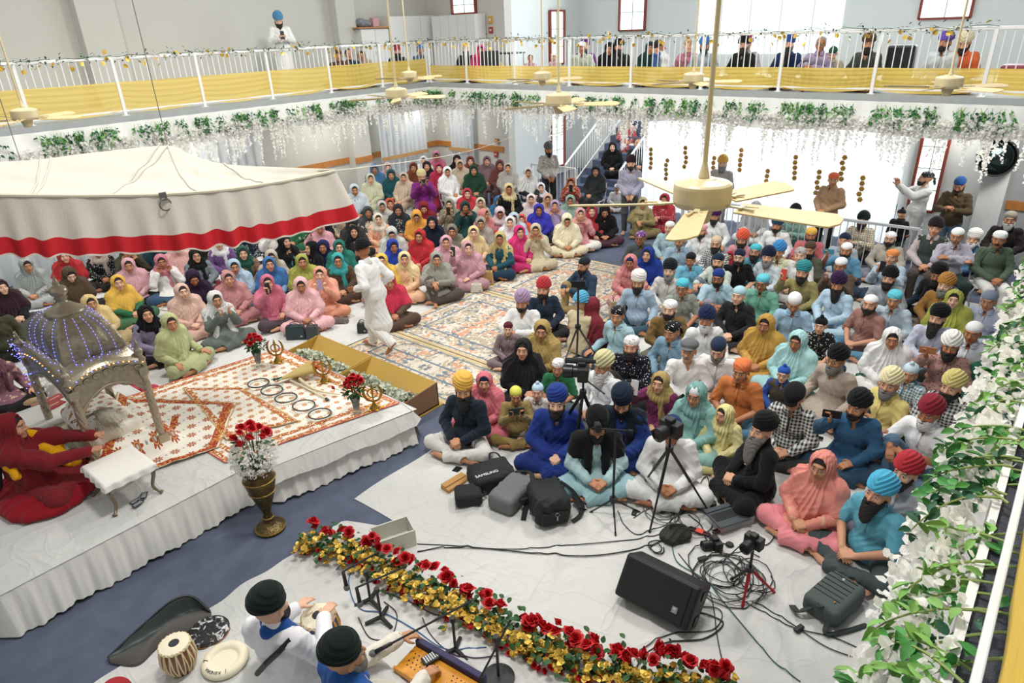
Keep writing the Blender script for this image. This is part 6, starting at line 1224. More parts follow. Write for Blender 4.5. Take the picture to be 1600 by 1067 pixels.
# ---- flower border before the musicians
def rosehead(): return rose_mesh(.045, 4, 'border_rose')
BR = rosehead(); smallr = rose_mesh(.018, 6, 'small_rose')
LP = [Vector(at(*q, .10)) for q in ((478, 840), (560, 858), (640, 905), (720, 940), (800, 985), (880, 1020), (960, 1045), (1060, 1062), (1150, 1085))]
def flowerborder():
    n = 13; rr = random.Random(21)
    for k in range(n):
        a, c = interp(LP, k/n), interp(LP, (k+1)/n); m_ = (a+c)/2; m_.z = 0; d = (c-a); nn = Vector((-d.y, d.x, 0)).normalized()
        if nn.y+nn.x < 0: nn = -nn
        r = empty('flower_arrangement', m_, 0, 'artificial red rose and gold leaf arrangement in the border before the musicians', 'flower arrangement', 'flower border before the musicians'); lv = MB(); gl = MB(); sm = MB(); nr = 6
        for q in range(nr):
            t = rr.random()-.5; p = d*t*1.1+nn*(.03+rr.uniform(0, .10))+Vector((0, 0, rr.uniform(.13, .27))); link('rose', BR, r, mats=rosem, loc=p, rot=(rr.gauss(0, .5), rr.gauss(0, .5), rr.random()*6), scale=rr.uniform(.75, 1.2))
        for q in range(46):
            t = rr.random()-.5; p = d*t*1.15+nn*rr.gauss(-.05, .07)+Vector((0, 0, abs(rr.gauss(.10, .05)))); dr = Vector((rr.gauss(0, 1), rr.gauss(0, 1), rr.gauss(.1, .5))); 
            for w in (-.7, 0, .7):
                q2 = Matrix.Rotation(w, 3, 'Z') @ dr; leaf(gl, p, q2, (rr.gauss(0, .3), rr.gauss(0, .3), 1), .055 if w == 0 else .045, .05)
        for q in range(75): t = rr.random()-.5; leaf(lv, d*t*1.15+nn*rr.gauss(0, .08)+Vector((0, 0, abs(rr.gauss(.09, .06)))), (rr.gauss(0, 1), rr.gauss(0, 1), rr.gauss(.2, .6)), (0, 0, 1), rr.uniform(.05, .07), .045)
        for q in range(9): t = rr.random()-.5; link('rosebud', smallr, r, mats=rosem, loc=d*t*1.1-nn*rr.uniform(.06, .16)+Vector((0, 0, rr.uniform(.03, .10))), rot=(rr.gauss(0, .8), rr.gauss(0, .8), 0), scale=rr.uniform(.9, 1.3))
        lv.build('green_leaves', [roseG], r); gl.build('gold_leaves', goldleaf, r)
flowerborder()
# ---- microphone stands
def micstand(base, pole_top, zt, e0, z0, e1, z1, label, mic=True, tri=True):
    B = Vector((*at(*base, .02)[:2], .01)); r = empty('microphone_stand', B, 0, label, 'microphone stand'); T = Vector((B.x, B.y, zt)); b = MB(); b.tube([Vector((0, 0, .02)), T-B], .011, 10); b.build('pole', black, r)
    b = MB()
    if tri:
        for k in range(3): a = k*2*PI/3+.5; b.tube([(0, 0, .04), (.13*math.cos(a), .13*math.sin(a), .012)], [.018, .016], 8)
    else: b.lathe([(0, 0), (.12, 0), (.12, .015), (.05, .03), (0, .035)], n=24)
    b.build('base', black, r); P0, P1_ = Vector(at(*e0, z0)), Vector(at(*e1, z1)); b = MB(); b.tube([P0-B, P1_-B], .008, 8); b.lathe([(0, -.02), (.022, -.02), (.022, .02), (0, .02)], T-B, 10); b.build('boom', black, r)
    if mic: 
        d = (P0-P1_).normalized() if mic == 2 else Vector((-.1, -.25, -1)).normalized(); m2 = empty('microphone', P0, 0, 'black microphone clipped to the '+label.split(' ', 1)[1], 'microphone'); b = MB(); L2 = .17; b.tube([Vector((0, 0, 0)), d*L2*.75], [.013, .017], 10); b.build('mic_body', black, m2, smooth=True); b = MB(); b.tube([d*L2*.74, d*L2*.80, d*L2*.95, d*L2*1.02], [.020, .026, .024, .010], 12); b.build('mic_grille', mat('mic_mesh', '77797c', .4, .7, bump=1, bscale=200), m2, smooth=True)
micstand((579, 940), (568, 880), .34, (536, 893), .36, (592, 862), .44, 'low microphone stand farthest from the harmonium'); micstand((596, 968), (590, 912), .34, (557, 918), .34, (636, 884), .46, 'microphone stand beside the drum', True); micstand((712, 1018), (706, 961), .36, (612, 1005), .42, (738, 938), .62, 'long boom microphone stand reaching over the harmonium', 2); micstand((779, 1058), (781, 1000), .42, (752, 1056), .3, (798, 968), .55, 'microphone stand with round base past the harmonium', 1, False)
# ---- harmonium
hA, hB, hC = Vector(at(620, 1022, .26)), Vector(at(649, 1003, .26)), Vector(at(745, 1059, .26)); ex = (hC-hB).normalized(); Mr = Matrix.Rotation(math.atan2(ex.y, ex.x), 4, 'Z'); r = empty('harmonium', hB, 0, 'orange wooden harmonium with bellows played by the man in blue shawl', 'harmonium'); r.rotation_euler = (0, 0, math.atan2(ex.y, ex.x)); r.location.z = .012
hw = mat('harmonium_wood', 'd9921f', .35, coat=.4, var=.12, vscale=12, bump=.1); hl = .62
b = MB(); b.box((hl/2, -.115, .115), (hl, .22, .21)); b.build('case', hw, r, bevel=.006); b = MB(); b.box((hl/2, -.33, .06), (hl, .21, .10)); b.build('key_bed', hw, r, bevel=.005); b = MB(); b.box((hl/2, .02, .15), (hl, .05, .24)); b.build('bellows', mat('bellows_navy', '2a2450', .6, bump=.6, bscale=60, bstretch=(1, 1, 8)), r, bevel=.008)
b = MB(); [b.box((.06+.0235*i, -.34, .117), (.0215, .16, .014)) for i in range(22)]; b.build('white_keys', mat('ivory_keys', 'f1ede2', .3), r); b = MB(); [b.box((.072+.0235*i, -.31, .130), (.012, .10, .016)) for i in range(21) if i % 7 not in (2, 6)]; b.build('black_keys', EDGE, r)
b = MB(); [b.lathe([(0, .2195), (.006, .2195), (.006, .222), (0, .222)], (.05+.035*i+(.015 if j % 2 else 0), -.06-.035*j, 0), 8) for i in range(15) for j in range(4) if not 6 < i < 10]; b.build('sound_holes', EDGE, r); b = MB(); b.box((hl/2, -.225, .2), (hl+.02, .02, .05)); b.build('front_rail', hw, r, bevel=.004)
b = MB(); b.box((0, 0, .012), (.08, .16, .02)); rp = prop(b.build('shruti_remote', black, bevel=.012), 'small black keypad device resting on the harmonium', 'keypad'); rp.matrix_world = Matrix.Translation(Vector(at(676, 1028, .245))) @ Matrix.Rotation(r.rotation_euler.z-.35, 4, 'Z'); b = MB(); [b.box((-.025+.012*i, -.06+.018*j, .024), (.007, .010, .004)) for i in range(5) for j in range(7)]; b.build('keypad_buttons', wt, rp)
# ---- drums
def tabla(px, zt, rad, hgt, label, body, lace, hoop, tilt=0, dshape='t'):
    p = at(*px, zt); r = empty('tabla_drum', (p[0], p[1], .015), 0, label, 'drum'); prof = [(0, 0), (rad*.7, 0), (rad*.98, hgt*.15), (rad*1.22, hgt*.45), (rad*1.1, hgt*.8), (rad, hgt*.95), (rad*.98, hgt)]; b = MB(); b.lathe(prof, n=32); b.build('drum_body', body, r, smooth=True)
    b = MB(); b.lathe([(0, hgt+.006), (rad*.62, hgt+.006), (rad*1.0, hgt), (rad*1.02, hgt-.02), (0, hgt-.02)], n=40); b.build('drum_skin', mat('drum_skin', 'e6dcc2', .6), r); b = MB(); b.lathe([(0, hgt+.009), (rad*.34, hgt+.0085), (rad*.36, hgt+.006), (0, hgt+.005)], n=32); b.build('tuning_paste', mat('black_paste', '23262c', .7), r)
    b = MB(); b.tube([(rad*1.03*math.cos(a), rad*1.03*math.sin(a), hgt-.012+.006*math.sin(a*24)) for a in [2*PI*i/96 for i in range(96)]], .008, 6, closed=True); b.build('braided_hoop', hoop, r)
    b = MB(); R_ = lambda t: np.interp(t, [0, .15, .45, .8, .95, 1], [rad*.74, rad*1.0, rad*1.24, rad*1.12, rad*1.03, rad*1.03])
    for k in range(16):
        for s in (-1, 1): a0 = 2*PI*k/16; b.tube([(R_(t)*math.cos(a0+s*.16*(1-t)), R_(t)*math.sin(a0+s*.16*(1-t)), t*hgt-.0*t) for t in [i/8 for i in range(9)]], .0055, 5)
    b.build('lacing', lace, r); return r
tabla((272, 1006), .27, .105, .26, 'brown wooden tabla drum laced with cream straps', mat('drum_wood', '7a3f1e', .35, coat=.3, var=.15), mat('strap_cream', 'e0cfa6', .6), mat('hoop_cream', 'd9cba8', .7)); tabla((497, 962), .26, .125, .25, 'blue and gold drum played by the drummer', mat('drum_blue', '2a3f78', .35), mat('strap_gold', 'd9a03a', .5), mat('hoop_cream', 'd9cba8', .7))
p = at(326, 986, .03); r = empty('drum_cover', (p[0], p[1], .014), 0, 'round black and white drum cover beside the drummer', 'drum cover'); m = mat('marbled_black', '222222', .6); bs = m.node_tree.nodes['Principled BSDF']; nz = N(m, 'ShaderNodeTexNoise', Scale=14., Detail=8.); nz.inputs['Distortion'].default_value = 2.; L(m, [n for n in m.node_tree.nodes if n.type == 'TEX_COORD'][0].outputs['Object'], nz.inputs['Vector']); L(m, mixc(m, ramp(m, nz.outputs[0], [(.55, 0.), (.66, 1.)]).outputs[0], '1c1c1e', 'e4e4e4'), bs.inputs['Base Color'])
b = MB(); b.lathe([(0, 0), (.155, 0), (.16, .02), (.14, .035), (0, .04)], n=40); b.build('cover_top', m, r, smooth=False); b = MB(); b.lathe([(.155, 0), (.165, .008), (.155, .016)], n=40); b.build('brown_rim', mat('rim_brown', '8a5a3a', .6), r)
p = at(352, 1032, .03); r = empty('drum_ring', (p[0], p[1], .014), 0, 'cream padded drum ring with black lettering behind the drummer', 'drum ring'); b = MB(); b.lathe([(.09, .02), (.10, .045), (.13, .055), (.165, .045), (.175, .02), (.165, 0), (.10, 0), (.09, .02)], n=40); b.build('ring', mat('ring_cream', 'e8dfc4', .7), r, smooth=True); b = MB(); b.lathe([(0, .02), (.1, .02), (.1, .03), (0, .03)], n=30); b.build('ring_base', mat('ring_cream', 'e8dfc4', .7), r)
for ch, a in zip('7', (2.5,)): textmesh(r, ch, .05, (.13*math.cos(a), .13*math.sin(a), .057), (0, 0, a-PI/2), EDGE)
for i, ch in enumerate('J KENDRA'): a = -2.0-.16*i+2*PI*.0; textmesh(r, ch, .034, (.14*math.cos(a), .14*math.sin(a), .057), (0, 0, a+PI/2+PI), EDGE)
# instrument bag and red pouch
P = [Vector(at(*q, z)) for q, z in (((168, 1028), .02), ((225, 975), .10), ((270, 938), .16), ((300, 932), .14), ((328, 955), .05))]; b = MB(); c0 = sum(P, Vector())/5; r = empty('instrument_bag', (c0.x, c0.y, .01), 0, 'open black padded instrument bag on the blue carpet', 'bag'); o0 = Vector(r.location)
Q = [Vector(at(*q, .01)) for q in ((172, 1036), (215, 1040), (250, 1010), (300, 985), (330, 965))]; Rr = [Vector(at(*q, .03)) for q in ((170, 1030), (230, 1000), (275, 968), (310, 955), (330, 958))]
b.grid(lambda u, v: tuple(interp(P, u).lerp(interp(Rr, u), v)-o0+Vector((0, 0, -.06*math.sin(PI*v)*math.sin(PI*u)+.004*math.sin(u*50)))), 40, 14); b.build('bag_flap', mat('bag_lining', '3c4644', .45, bump=.4, bscale=12), r, smooth=True, solid=.012); b = MB(); b.grid(lambda u, v: tuple(interp(Rr, u).lerp(interp(Q, u), v)-o0+Vector((0, 0, .07*math.sin(PI*v)*math.sin(PI*u)))), 40, 12); b.build('bag_body', mat('bag_outer', '55514c', .7, bump=.4, bscale=20), r, smooth=True, solid=.012); b = MB(); b.tube([interp(P, i/30)-o0 for i in range(31)], .010, 6); b.build('zip_edge', EDGE, r)
# ================================================================ the congregation
# face pixel x y | pose | facing (0 = towards the camera, + = picture right) | clothes ... | label
CROWD = '''
2 449 c 20 W A 3a2028 222 555o z=0|woman in black with maroon scarf cut by the picture edge, behind the throne
-14 486 t 30 M pt 222 - l 4a4a34 222|person in olive sweater and black trousers at the picture edge beside the carpet
-16 560 t 40 W B 7a4a58 8a5a6ag 222|person in mauve flowered tunic and black trousers seated on the blue carpet
42 415 c 10 W A 9fa6a2 b3b5b0f b0b4b4|woman in grey green shawl and grey dress before the sheer curtain
100 401 c 10 W A c02024 a02020 333|woman in bright red shawl behind the woman in the brown shawl
152 392 c 0 W B b8a49a 1c1c1eo 222|woman in beige scarf and black and white patterned jacket
109 429 b 15 W A 5d4a35 4a3a2c 333|woman in brown wool shawl looking down above the throne finial
197 392 a 10 W C 4d4a35 44402c 333|woman in dark olive scarf with a hand at her forehead
240 382 c 5 W C 1c4a52 22303a 333 g|woman in dark teal scarf and glasses under the canopy edge
201 415 c 0 W A d8a0aa d9a8ae 1c1c1e|woman in dusty pink shawl and black trousers behind the yellow shawl
185 442 c 5 W A e0b020 2f7a50 4a7a50|elderly woman in yellow shawl and green dress
252 409 a 5 W B d0788c e6e2de 3a5a78|young woman in pink scarf, white sleeves and jeans, hands at her face
275 386 c 10 W A e0a8a0 d99a94 b86a4a|woman in light salmon shawl next to the teal scarf
287 368 c 5 W A c4432c b8402c 333|woman in orange red shawl whose head meets the canopy border
306 400 c 10 W B 1a1a1c 7f8a90 7a1c28 g|woman in black scarf, grey jacket and maroon top with glasses
316 366 c 10 M ha 222 - l 33382f 222|person in dark patterned shirt directly below the red valance
342 380 c 0 W B e4e2e2 7a5590 ddd|woman in white headscarf and purple top
302 434 b 10 W A 38203f 38203f 333|woman in dark plum shawl looking down
285 456 c 15 W A dcb4a2 d8aa98 d8aa98|woman in peach shawl between the plum shawl and the phone filmer
337 468 p 15 W C d4d6d2 6f7a74 6a766e ph=ddd|woman in white shawl and grey green dress filming with a pale phone
357 436 c 5 W A c98a8a c9888a b87878|woman in rose shawl beside the plum shawl
366 417 c 5 W A a9c4d8 a8c0d4 7fa8c4|woman in light blue shawl behind the rose shawl
380 396 c 0 W B 1f5a48 8a6a50 5a4a3a|woman in bottle green scarf and tan wrap
383 362 c 0 W B 24304a 3a4450f 333|woman in navy scarf and dark flowered dress under the valance corner
357 362 c 5 W C 6a7040 6a7040 444|woman in olive green outfit mostly hidden under the valance
141 474 c 15 W A e0c27a dcc088 b8a070|elderly woman in pale yellow scarf partly behind the throne dome
229 491 c 10 W B 16161a 8f84a0 18181c|woman in black scarf and lilac sleeves beside the throne
266 504 t 15 W A b9bf84 b4ba80 a9b07a|elderly woman in pale green sari seated closest to the stage
168 560 c 30 W A e08a8a c0304a c0304a|person in red and pink cloth seen through the throne arch
421 357 p 5 W A e4e0d8 e8e4de e0dcd4 ph=c9a|woman in white shawl filming with a phone below the canopy corner
430 343 c 0 W A a58cb8 9a84b0 444|woman in lavender shawl behind the white filmer
456 340 c 5 W A 2f7a50 1f6a48g 1f6a48|woman in shiny emerald dress under the canopy corner
472 336 c 0 W A b0305a a82a54 333|woman in magenta at the tip of the red valance
496 335 q 0 W C 17202a 1a242c 222 ph=5fb0b0|woman in black holding up a teal phone
445 378 c 40 W C 1c1c20 22262c 222|woman with black hair and dark scarf turned sideways
499 357 q 5 W A e0a0ac dfa0aa c99|smiling woman in pink shawl waving one hand
531 329 c 5 W C 8d9294 c0a888f 998|woman in long grey scarf and tan flowered dress
549 350 b 5 W A 3f423e 35383a 333|woman in charcoal scarf looking down beside the grey scarf
548 318 c 5 W A e6e4de dedbd4 ddd|woman in white shawl at the back beside the rope
450 391 c 10 W B 2fa89c 8a1f28 7a1c28 s=.72|small girl in turquoise scarf and red dress
486 388 c -60 W C 17171b 1c1c20 222|woman in black with long hair turned to the canopy side
505 386 c -10 W A 232a66 242a5c 223|woman in navy blue shawl behind the peach shawl
530 386 c 0 W A 16806f 17806c 145|woman in emerald teal shawl and glasses g
424 402 c 0 W A c4b8a4 bfb4a2 aaa|elderly woman in beige shawl behind the blue shawl
421 413 c 5 W A 3a76b8 7fa0c8 6a8ab0|woman in sky blue shawl seated in front of the beige one
472 409 c 5 W A a8ac3a a4a83a 889|woman in lime green shawl
418 442 q 5 W A d06a84 d07088 5a4a54o ph=222|woman in rose pink shawl filming with a camera phone
470 446 c 0 W A ecb4b8 eab4b8 e8b0b4|woman in pale pink shawl behind the teal leather handbag
500 429 p -5 W A eaa084 e89e80 e0946f ph=a9b|woman in peach shawl with navy under turban filming
528 407 c 0 W B 22b0b0 5f4632 4f3a2c g|woman in turquoise scarf and brown coat
553 362 c 0 W C 2a2a2e 3a3a3c 333|woman with dark hair behind the walking man
554 297 h 5 W A c4d0d8 23303a 2a3038|woman in pale grey shawl and dark dress on a chair by the rope
579 280 h 5 W A c9cba8 c4c8a4 c0c4a0|elderly woman in sage cream shawl on a chair
585 265 h 5 W A 3f78a8 3c74a4 345|woman in blue shawl on a chair in the back row
606 262 h 5 W A c0a0a0 b09a9a 877|woman in pinkish grey scarf below the pale blue curtain
611 273 h 0 W A 155a62 155a62 133|woman in dark teal shawl on a chair
631 278 h -5 W A cdb8a0 cbb498 c4ae92|elderly woman in beige shawl on a chair beside the purple robe
646 262 h 0 W A 7a3a24 78381f 432|woman in rust brown shawl on a chair
662 252 h 0 W A d8d8d6 2a2a30 333|woman in white scarf and dark dress in the last row
682 244 h 0 W A c06a86 b8607c 844|woman in rose scarf in the last row between the curtains
686 263 h 0 W A b81e48 b81e48 722|woman in crimson shawl behind the white shawl
659 277 hp 5 M dm d8c88a fG r 8a1f86 ddd ph=222|elderly man in purple robe and cream turban filming from a chair
667 260 h 0 W B 2a2430 6a5064 433|woman with dark hair and mauve dress behind the purple robe
699 269 h 5 W A ececea e9e9e6 e9e9e6|woman all in white on a folding chair
714 250 h 0 W B 2a1c1e 1e1e22 222|woman in black against the narrow curtain
719 258 h 0 W A c9b69c c4b090 b8a888|elderly woman in cream brown shawl on a chair
735 252 h 0 W A 8f3a2c 8a3a2c 622|woman in brick red scarf on a chair
740 266 h 5 W A 1f4a36 1f4a36 243|elderly woman in dark green shawl on a folding chair
761 252 h 0 W A 8a6a70 84666c 655|woman in dusky mauve shawl against the wall
781 258 h 0 W A 7a4440 6f4040 544|woman in brown red scarf beneath the wall alarm
794 263 h -5 W A b9b4ac b0aaa2 999|woman in pale grey shawl on a chair at the wall end
795 296 h 5 W B d8c48a 16161a 222|woman in black suit and cream head cover on a chair
730 303 c 5 W A d0283a cc2838 422|young woman in scarlet shawl before the green shawl chair
597 323 c 5 W A cfcac2 c4c0b8 999|woman in off white shawl turned to her neighbour
609 319 c 10 W A d84a1e d04a20 733|young woman in orange red scarf
622 328 c 0 W C 3a4048 39424af 333|woman in charcoal patterned scarf
662 324 b 0 W A a02430 deb4b4 c99|woman in wine red scarf and pale pink shawl bowing her head
575 332 c 5 W C 4f5358 d4cab0f aaa|young woman in slate scarf and cream flowered dress
591 343 c 5 W B e8dcc8 f0b088f e0a078|woman in peach flowered dress with a cream bonnet
651 338 b -5 W A e8a01a e09a1co c88|woman in marigold spotted shawl looking down
675 348 c -5 W A 1a2436 1c2636 222|woman in navy black shawl holding the child in yellow
673 371 c 0 M ha 222 - k e0982a c87a20 s=.55|small child in yellow held in front of the navy black shawl
612 365 b 0 W A cfd2cc c4c8c4 bbb|woman in pale silver shawl bowing her head
614 385 c 15 W A 1f44b0 2050b0 1c3c80|woman in royal blue holding a baby
600 396 c 0 M tk f0f0f0 - k e4e4e4 789 s=.45|baby in white bonnet held by the woman in royal blue
656 369 c -20 W A cc1c28 c81c28 c41c24|woman in bright red shawl holding a phone low, beside the aisle
697 379 c 0 W A dca4b0 d8a0ac c898a4|elderly woman in lavender pink shawl
706 361 c 0 W A 8a8478 88806f 666|woman in taupe shawl behind the lavender pink one
702 320 p -5 W C 9a9a84 a89878f 776 ph=222|woman in grey tan dress filming with a camera
727 324 a 5 W C 1f4a48 20504c 234|woman in dark teal green shawl with an arm raised
740 364 c 0 W A e6cc90 e8b894 dba684|woman with bobbed hair, cream shawl and peach dress
751 349 c 0 W A a8a094 a49c90 877|woman in stone grey shawl
751 318 c 0 W B d8ccb0 c9bea8 777|woman in cream shawl behind the coral shawl
757 336 c 60 W A e08a86 dc8884 b77|person in coral pink shawl turned away
780 315 c 5 W A 2a7ab0 d0ccc6 888|woman in bright blue scarf near the dark suited woman
781 333 b 5 W B e0c8cc d090a4f b77|woman in white pink flowered scarf bowing her head
731 388 q 10 W A cf9aa4 cc98a2 b88890 ph=333|woman in mauve pink shawl filming with a phone near the bags
682 405 n 5 W A a6a69a 9a9488f 5a5048|elderly woman in grey patterned shawl near the rug edge
632 405 c 0 W C e8d49a eab78c e4b088|woman in cream scarf and apricot dress
608 440 c 5 W A d8244c 6a5040 5f4a3a|woman in hot pink scarf and brown wrap beside the walking man
596 408 c 0 W A e4bc30 e0b830 a88|woman in yellow striped shawl hidden behind the walking man
781 373 c -5 W C ccb870 1f5a6a 1c3f5a|woman in khaki gold scarf and teal dress by the paper bag
797 348 c 0 W A e8e4e4 d8a8b4 c99|woman in white scarf and pink dress behind the khaki scarf
776 366 c 0 W B c02c34 c43038 822 s=.6|small child in red between the cream and khaki shawls
812 363 c 15 W A e0187a d8187a c8186a|woman in hot pink shawl closest to the aisle
837 360 a 0 W C cfc29c c8bc98 c4b894|woman in beige shawl adjusting it with her hand
830 312 c 0 W A f0dcdc e8c4c8 dbb|woman in very pale pink shawl
842 328 c 0 W A 3a3ac0 3438b0 223|woman in blue violet shawl
845 294 c 5 W B e9e6ee c9a8cc 99a|woman in white lavender scarf and glasses
856 312 c 0 W A d4b090 cfa888 a98|woman in tan beige shawl
867 322 a 0 W A b8a0c8 b098c0f 99a|woman in lilac patterned shawl with hands at her chin
886 344 b 5 W A efe4c0 eadfbc e4d8b4|woman in cream shawl looking at a phone in her lap
907 335 a 5 W C e09aa0 d88a90f e8e4de|woman with black hair and pink patterned scarf, hands at her hair
891 314 c 0 W A 8fb0a0 8aaa9c 788|woman in sage green shawl
892 286 p 0 W B c86a30 c0402cf 833 ph=111|woman in rust orange dress filming beside the landing railing
825 270 h 5 W A d0d0ce 2a2c30 333|woman in light grey shawl and dark top on a chair by the alcove
931 268 h -5 W A 3a3f42 33373a 2a2a2e|woman in charcoal shawl seated at the stair foot
945 330 b 5 W C 201a1c 1c1a1e 5a3a44f|woman in black shawl with red trim looking down
815 343 c 0 W A d8503f cc4c3c 933 s=.8|young woman in coral red scarf beside the hot pink shawl
803 342 c 5 W A b8ccd8 b0c4d0 789|woman in powder blue scarf behind the hot pink shawl
925 330 c 0 W A c02834 b82834 822|woman in dark red shawl under the fan blade
1004 318 n 5 W B b8a878 9a8c50 8a7a48|person in khaki shawl and brown trousers behind the fan blade
1038 312 n -10 W C c02a3a b82838o a81c34|woman in red and white dress behind the fan blade
1181 325 b 5 W A bcbcbc e2e2e0 e8e8e6 |woman in white with grey scarf reading a phone by the guard railing
1012 398 c -20 W A 1c3fa0 1c44a4 1a3a90|woman in royal blue hijab among the men
985 410 c -10 W B dc8488 e08a8cg e0a0a0 un=27365a|woman in salmon pink shawl with navy under turban
957 230 h 0 W A 16161a 18181c 1c1c1e z=.18|woman in black sitting halfway up the white stairs
980 190 h 5 W C d0b8a8 c04a4af ddd z=.72|woman in red and cream flowered dress high on the stairs
996 224 h 10 M ha 222 - l 2c3038 222 z=.3|person in dark clothes leaning at the stair rail
964 294 c 0 M pt f2f2f0 - l e6e4e0 ddd s=.75|small child in white at the foot of the stairs
986 256 sl 0 M tb 3a1c24 sB l a8a6bc 55585c z=0|man standing in lilac grey shirt and maroon black turban
857 234 sl 15 M tb 6a6c70 fB l b8b4acf 2f3338|man standing in grey turban and flowered shirt by the alcove window
1129 256 sl 0 M tb e0a82a fG l b0aca8 8a857e|elderly man standing in mustard turban behind the near ceiling fan
1302 281 s 0 M bd e8602a - l b08a64 222a2c|man standing in orange head cloth and tan sweater with folded hands
1446 279 sq -70 M bd 3a4048o sB k e9eae8 e4e4e2|man standing in long white kurta and patterned bandana taking a photograph
1499 289 sp -10 M pt 2058a0 fB l 5a4a30 5f8090|man standing in blue patka and olive brown jacket looking at his phone
1409 335 sl 150 M tk 1a1c20 - s 1c1e22 3a5a54 s=.72|child in black top and topknot patka standing with its back turned
1001 372 t -15 M bd 8a4aa0f - l 5a6668 44505a g|man in purple bandana, glasses and grey shirt
1046 356 c -15 M cp f4f4f2 - l a8ccd4 678|man in white cap and pale aqua shirt in the back row
1062 376 c -20 M cp f4f4f2 mG l a4c0d4 567|older man in white cap and light blue shirt
1096 361 c -20 M bd e8a0a0 sB l e6e8e8 889|man in pink bandana and white shirt
1117 338 c -15 M tb 4a1f5a fB l e8ecec 99a|bearded man in purple turban and white shirt below the fan blade
1119 381 c -10 M pt d8bc98 fB l 34404ac 445 g|man in tan patka, glasses and black checked shirt
1079 406 c -15 M pt 1c2024 - s 6ab8d8 345 s=.9|boy in black patka and aqua t-shirt
1046 423 c -10 M dm 18242a fG l d4d2cc ccc|grey bearded man in black turban and off white shirt
997 441 c -10 M dm e8e4dc fB l a8c4dc 3a5a70|black bearded man in cream turban holding the baby girl
992 468 c -5 M lh 222 - s 1c1e26 222 s=.55|baby girl with hair ties on the lap of the man in pale blue
1066 449 c -10 M bd 3ac0d8 - s 98a094 456 g|man in cyan bandana, glasses and grey green t-shirt
1122 409 c -10 M pt 1c2c4a sB l ccd8cc 789|man in navy patka and pale green shirt
1122 434 n -10 M pt 1c3a8a sB s a8ccdc 99a g|man in royal blue patka, glasses and pale blue t-shirt
1155 402 c -10 M pt 1f2a44 sB s 1c1e22 333 g|man in dark navy patka, glasses and black t-shirt
1160 374 c -15 M tb e8502a fB l d8909a 667|man in bright orange turban and pink shirt
1180 393 c -10 M bd 2ac0d0 fB l 4aa0b0 345 g|bearded man in turquoise bandana and teal shirt
1140 400 c 0 W B c02430 b8242c 722 s=.6|small child in red scarf among the men
1200 402 c -10 M tb 1c2444 fG l c8d4dc 99a|grey bearded man in navy turban and pale shirt
1191 442 c -15 M bd 50c8d8 - l 6fb49c 344 g|smiling man in light cyan bandana and green shirt
1154 462 c -20 M pt a8d4e4 - l 2a2c30 333|woman in light blue patka and black cardigan
912 415 n -40 M pt 2a3038 sB l 34506a a8905a|man in black patka, denim blue shirt and khaki trousers on the rug
849 452 c -15 M tb c02430 sB l 2a3c50 333|man in red turban and navy shirt beside the rug
816 472 c -15 M tb b090b4 sB k eceeec e4e4e4|man in mauve turban and white kurta next to the rug
911 474 c 140 M tb 48a8d0 - v d8c8a0 2a4a70|person in light blue turban and cream vest turned away beside the tall tripod
927 478 c 120 W A 8a2434 8a2434 722|person in maroon shawl turned away behind the cream vest
1046 483 c -15 M bd f2f2f2 sB l 8a6a34 776|man in white bandana and mustard brown shirt
847 516 c -10 W A b89a50 b0944c a08848|woman in antique gold shawl
817 546 c -10 W A 26262a 222226 222|woman in black shawl with head band
872 574 c -10 M bd e8e6e4o - s 1f7a48 234 s=.8|boy in white printed bandana and green t-shirt
840 612 c -10 M tk b8d8ec - l d4ccc0o 998 s=.72|boy in pale blue topknot patka and cream printed kurta
806 618 p 0 M pt e0dc30 - l a08848 9a8040 s=.74 ph=2a4038|boy in lime yellow patka and khaki kurta holding up a dark booklet
870 629 c -5 M dm 1c3c90 fB r 1c3a90 1a3480|man in royal blue turban and royal blue robe with black beard
965 493 c -15 M bd 24262co - l a4ccd8 345|man in black printed bandana and pale blue shirt
986 541 c -10 M bd e8e8e6o fB l 1c2434o 333|bearded man in white printed bandana and dark flowered shirt
1050 518 c -30 M bd 1c1e22o - l 7aa0b8 556|man in black bandana and steel blue shirt
1076 548 c -10 M fc 6f7476 mG k eeeeec e4e4e2|older man in grey flat cap and white kurta
1104 499 c -10 M tb 22305a fW l ebebea aaa|white bearded man in navy turban and white shirt
1122 545 b -10 M pt 2c3e5a fG l e8e8e8 bbb|man in slate blue patka and white shirt looking down
942 572 c -40 M tb d4cc94 lW l eaecee 5a6a70|white bearded man in cream olive turban behind the video tripod
972 627 b -5 M dm 1c2c44 sB r 1c3c84 1a3470 wr=1c2836|man in navy turban, blue kurta and dark scarf
933 664 b 5 M dm 17191b fB k a8ccd0 98c4cc g wr=1a1a1c|man in black turban, pale aqua kurta and black scarf with glasses
1031 598 q -20 W B b89a58 7a2a5a c8b890 s=.88 ph=ddd|girl in gold scarf and maroon top filming with a phone
1050 672 b 0 M pt 1c3a70 - k ececea e4e4e2|man in blue patka and white kurta bent behind the tripod camera
1066 630 c 0 M tk 1a1c20 - l 4a4640f 333 s=.62|toddler in black topknot patka on the lap of the woman in teal
1087 617 c -20 W B 7ab0ac 8ac0b8 8ab8b0 g un=e8eef0|woman in sea green scarf over a white patka with glasses
1131 648 c -40 W B e8dc8c e4d890 e0d48a s=.78|girl in pale yellow dress and scarf with red edge
1158 579 c -15 M bd e8742a - s d0742a 4a7a98|young man in orange bandana and orange t-shirt
1190 672 c -40 M dm 16181a vG k 1e2022 1c1e20|man in black turban and black kurta with a very long grey beard
1196 507 c -15 W A c8982c cc9a2c c08c28|woman in mustard yellow shawl
794 514 c -5 M pt 6a1f30 - l 8f7a80 8a767c s=.72|boy in maroon patka and mauve kurta at the rug corner
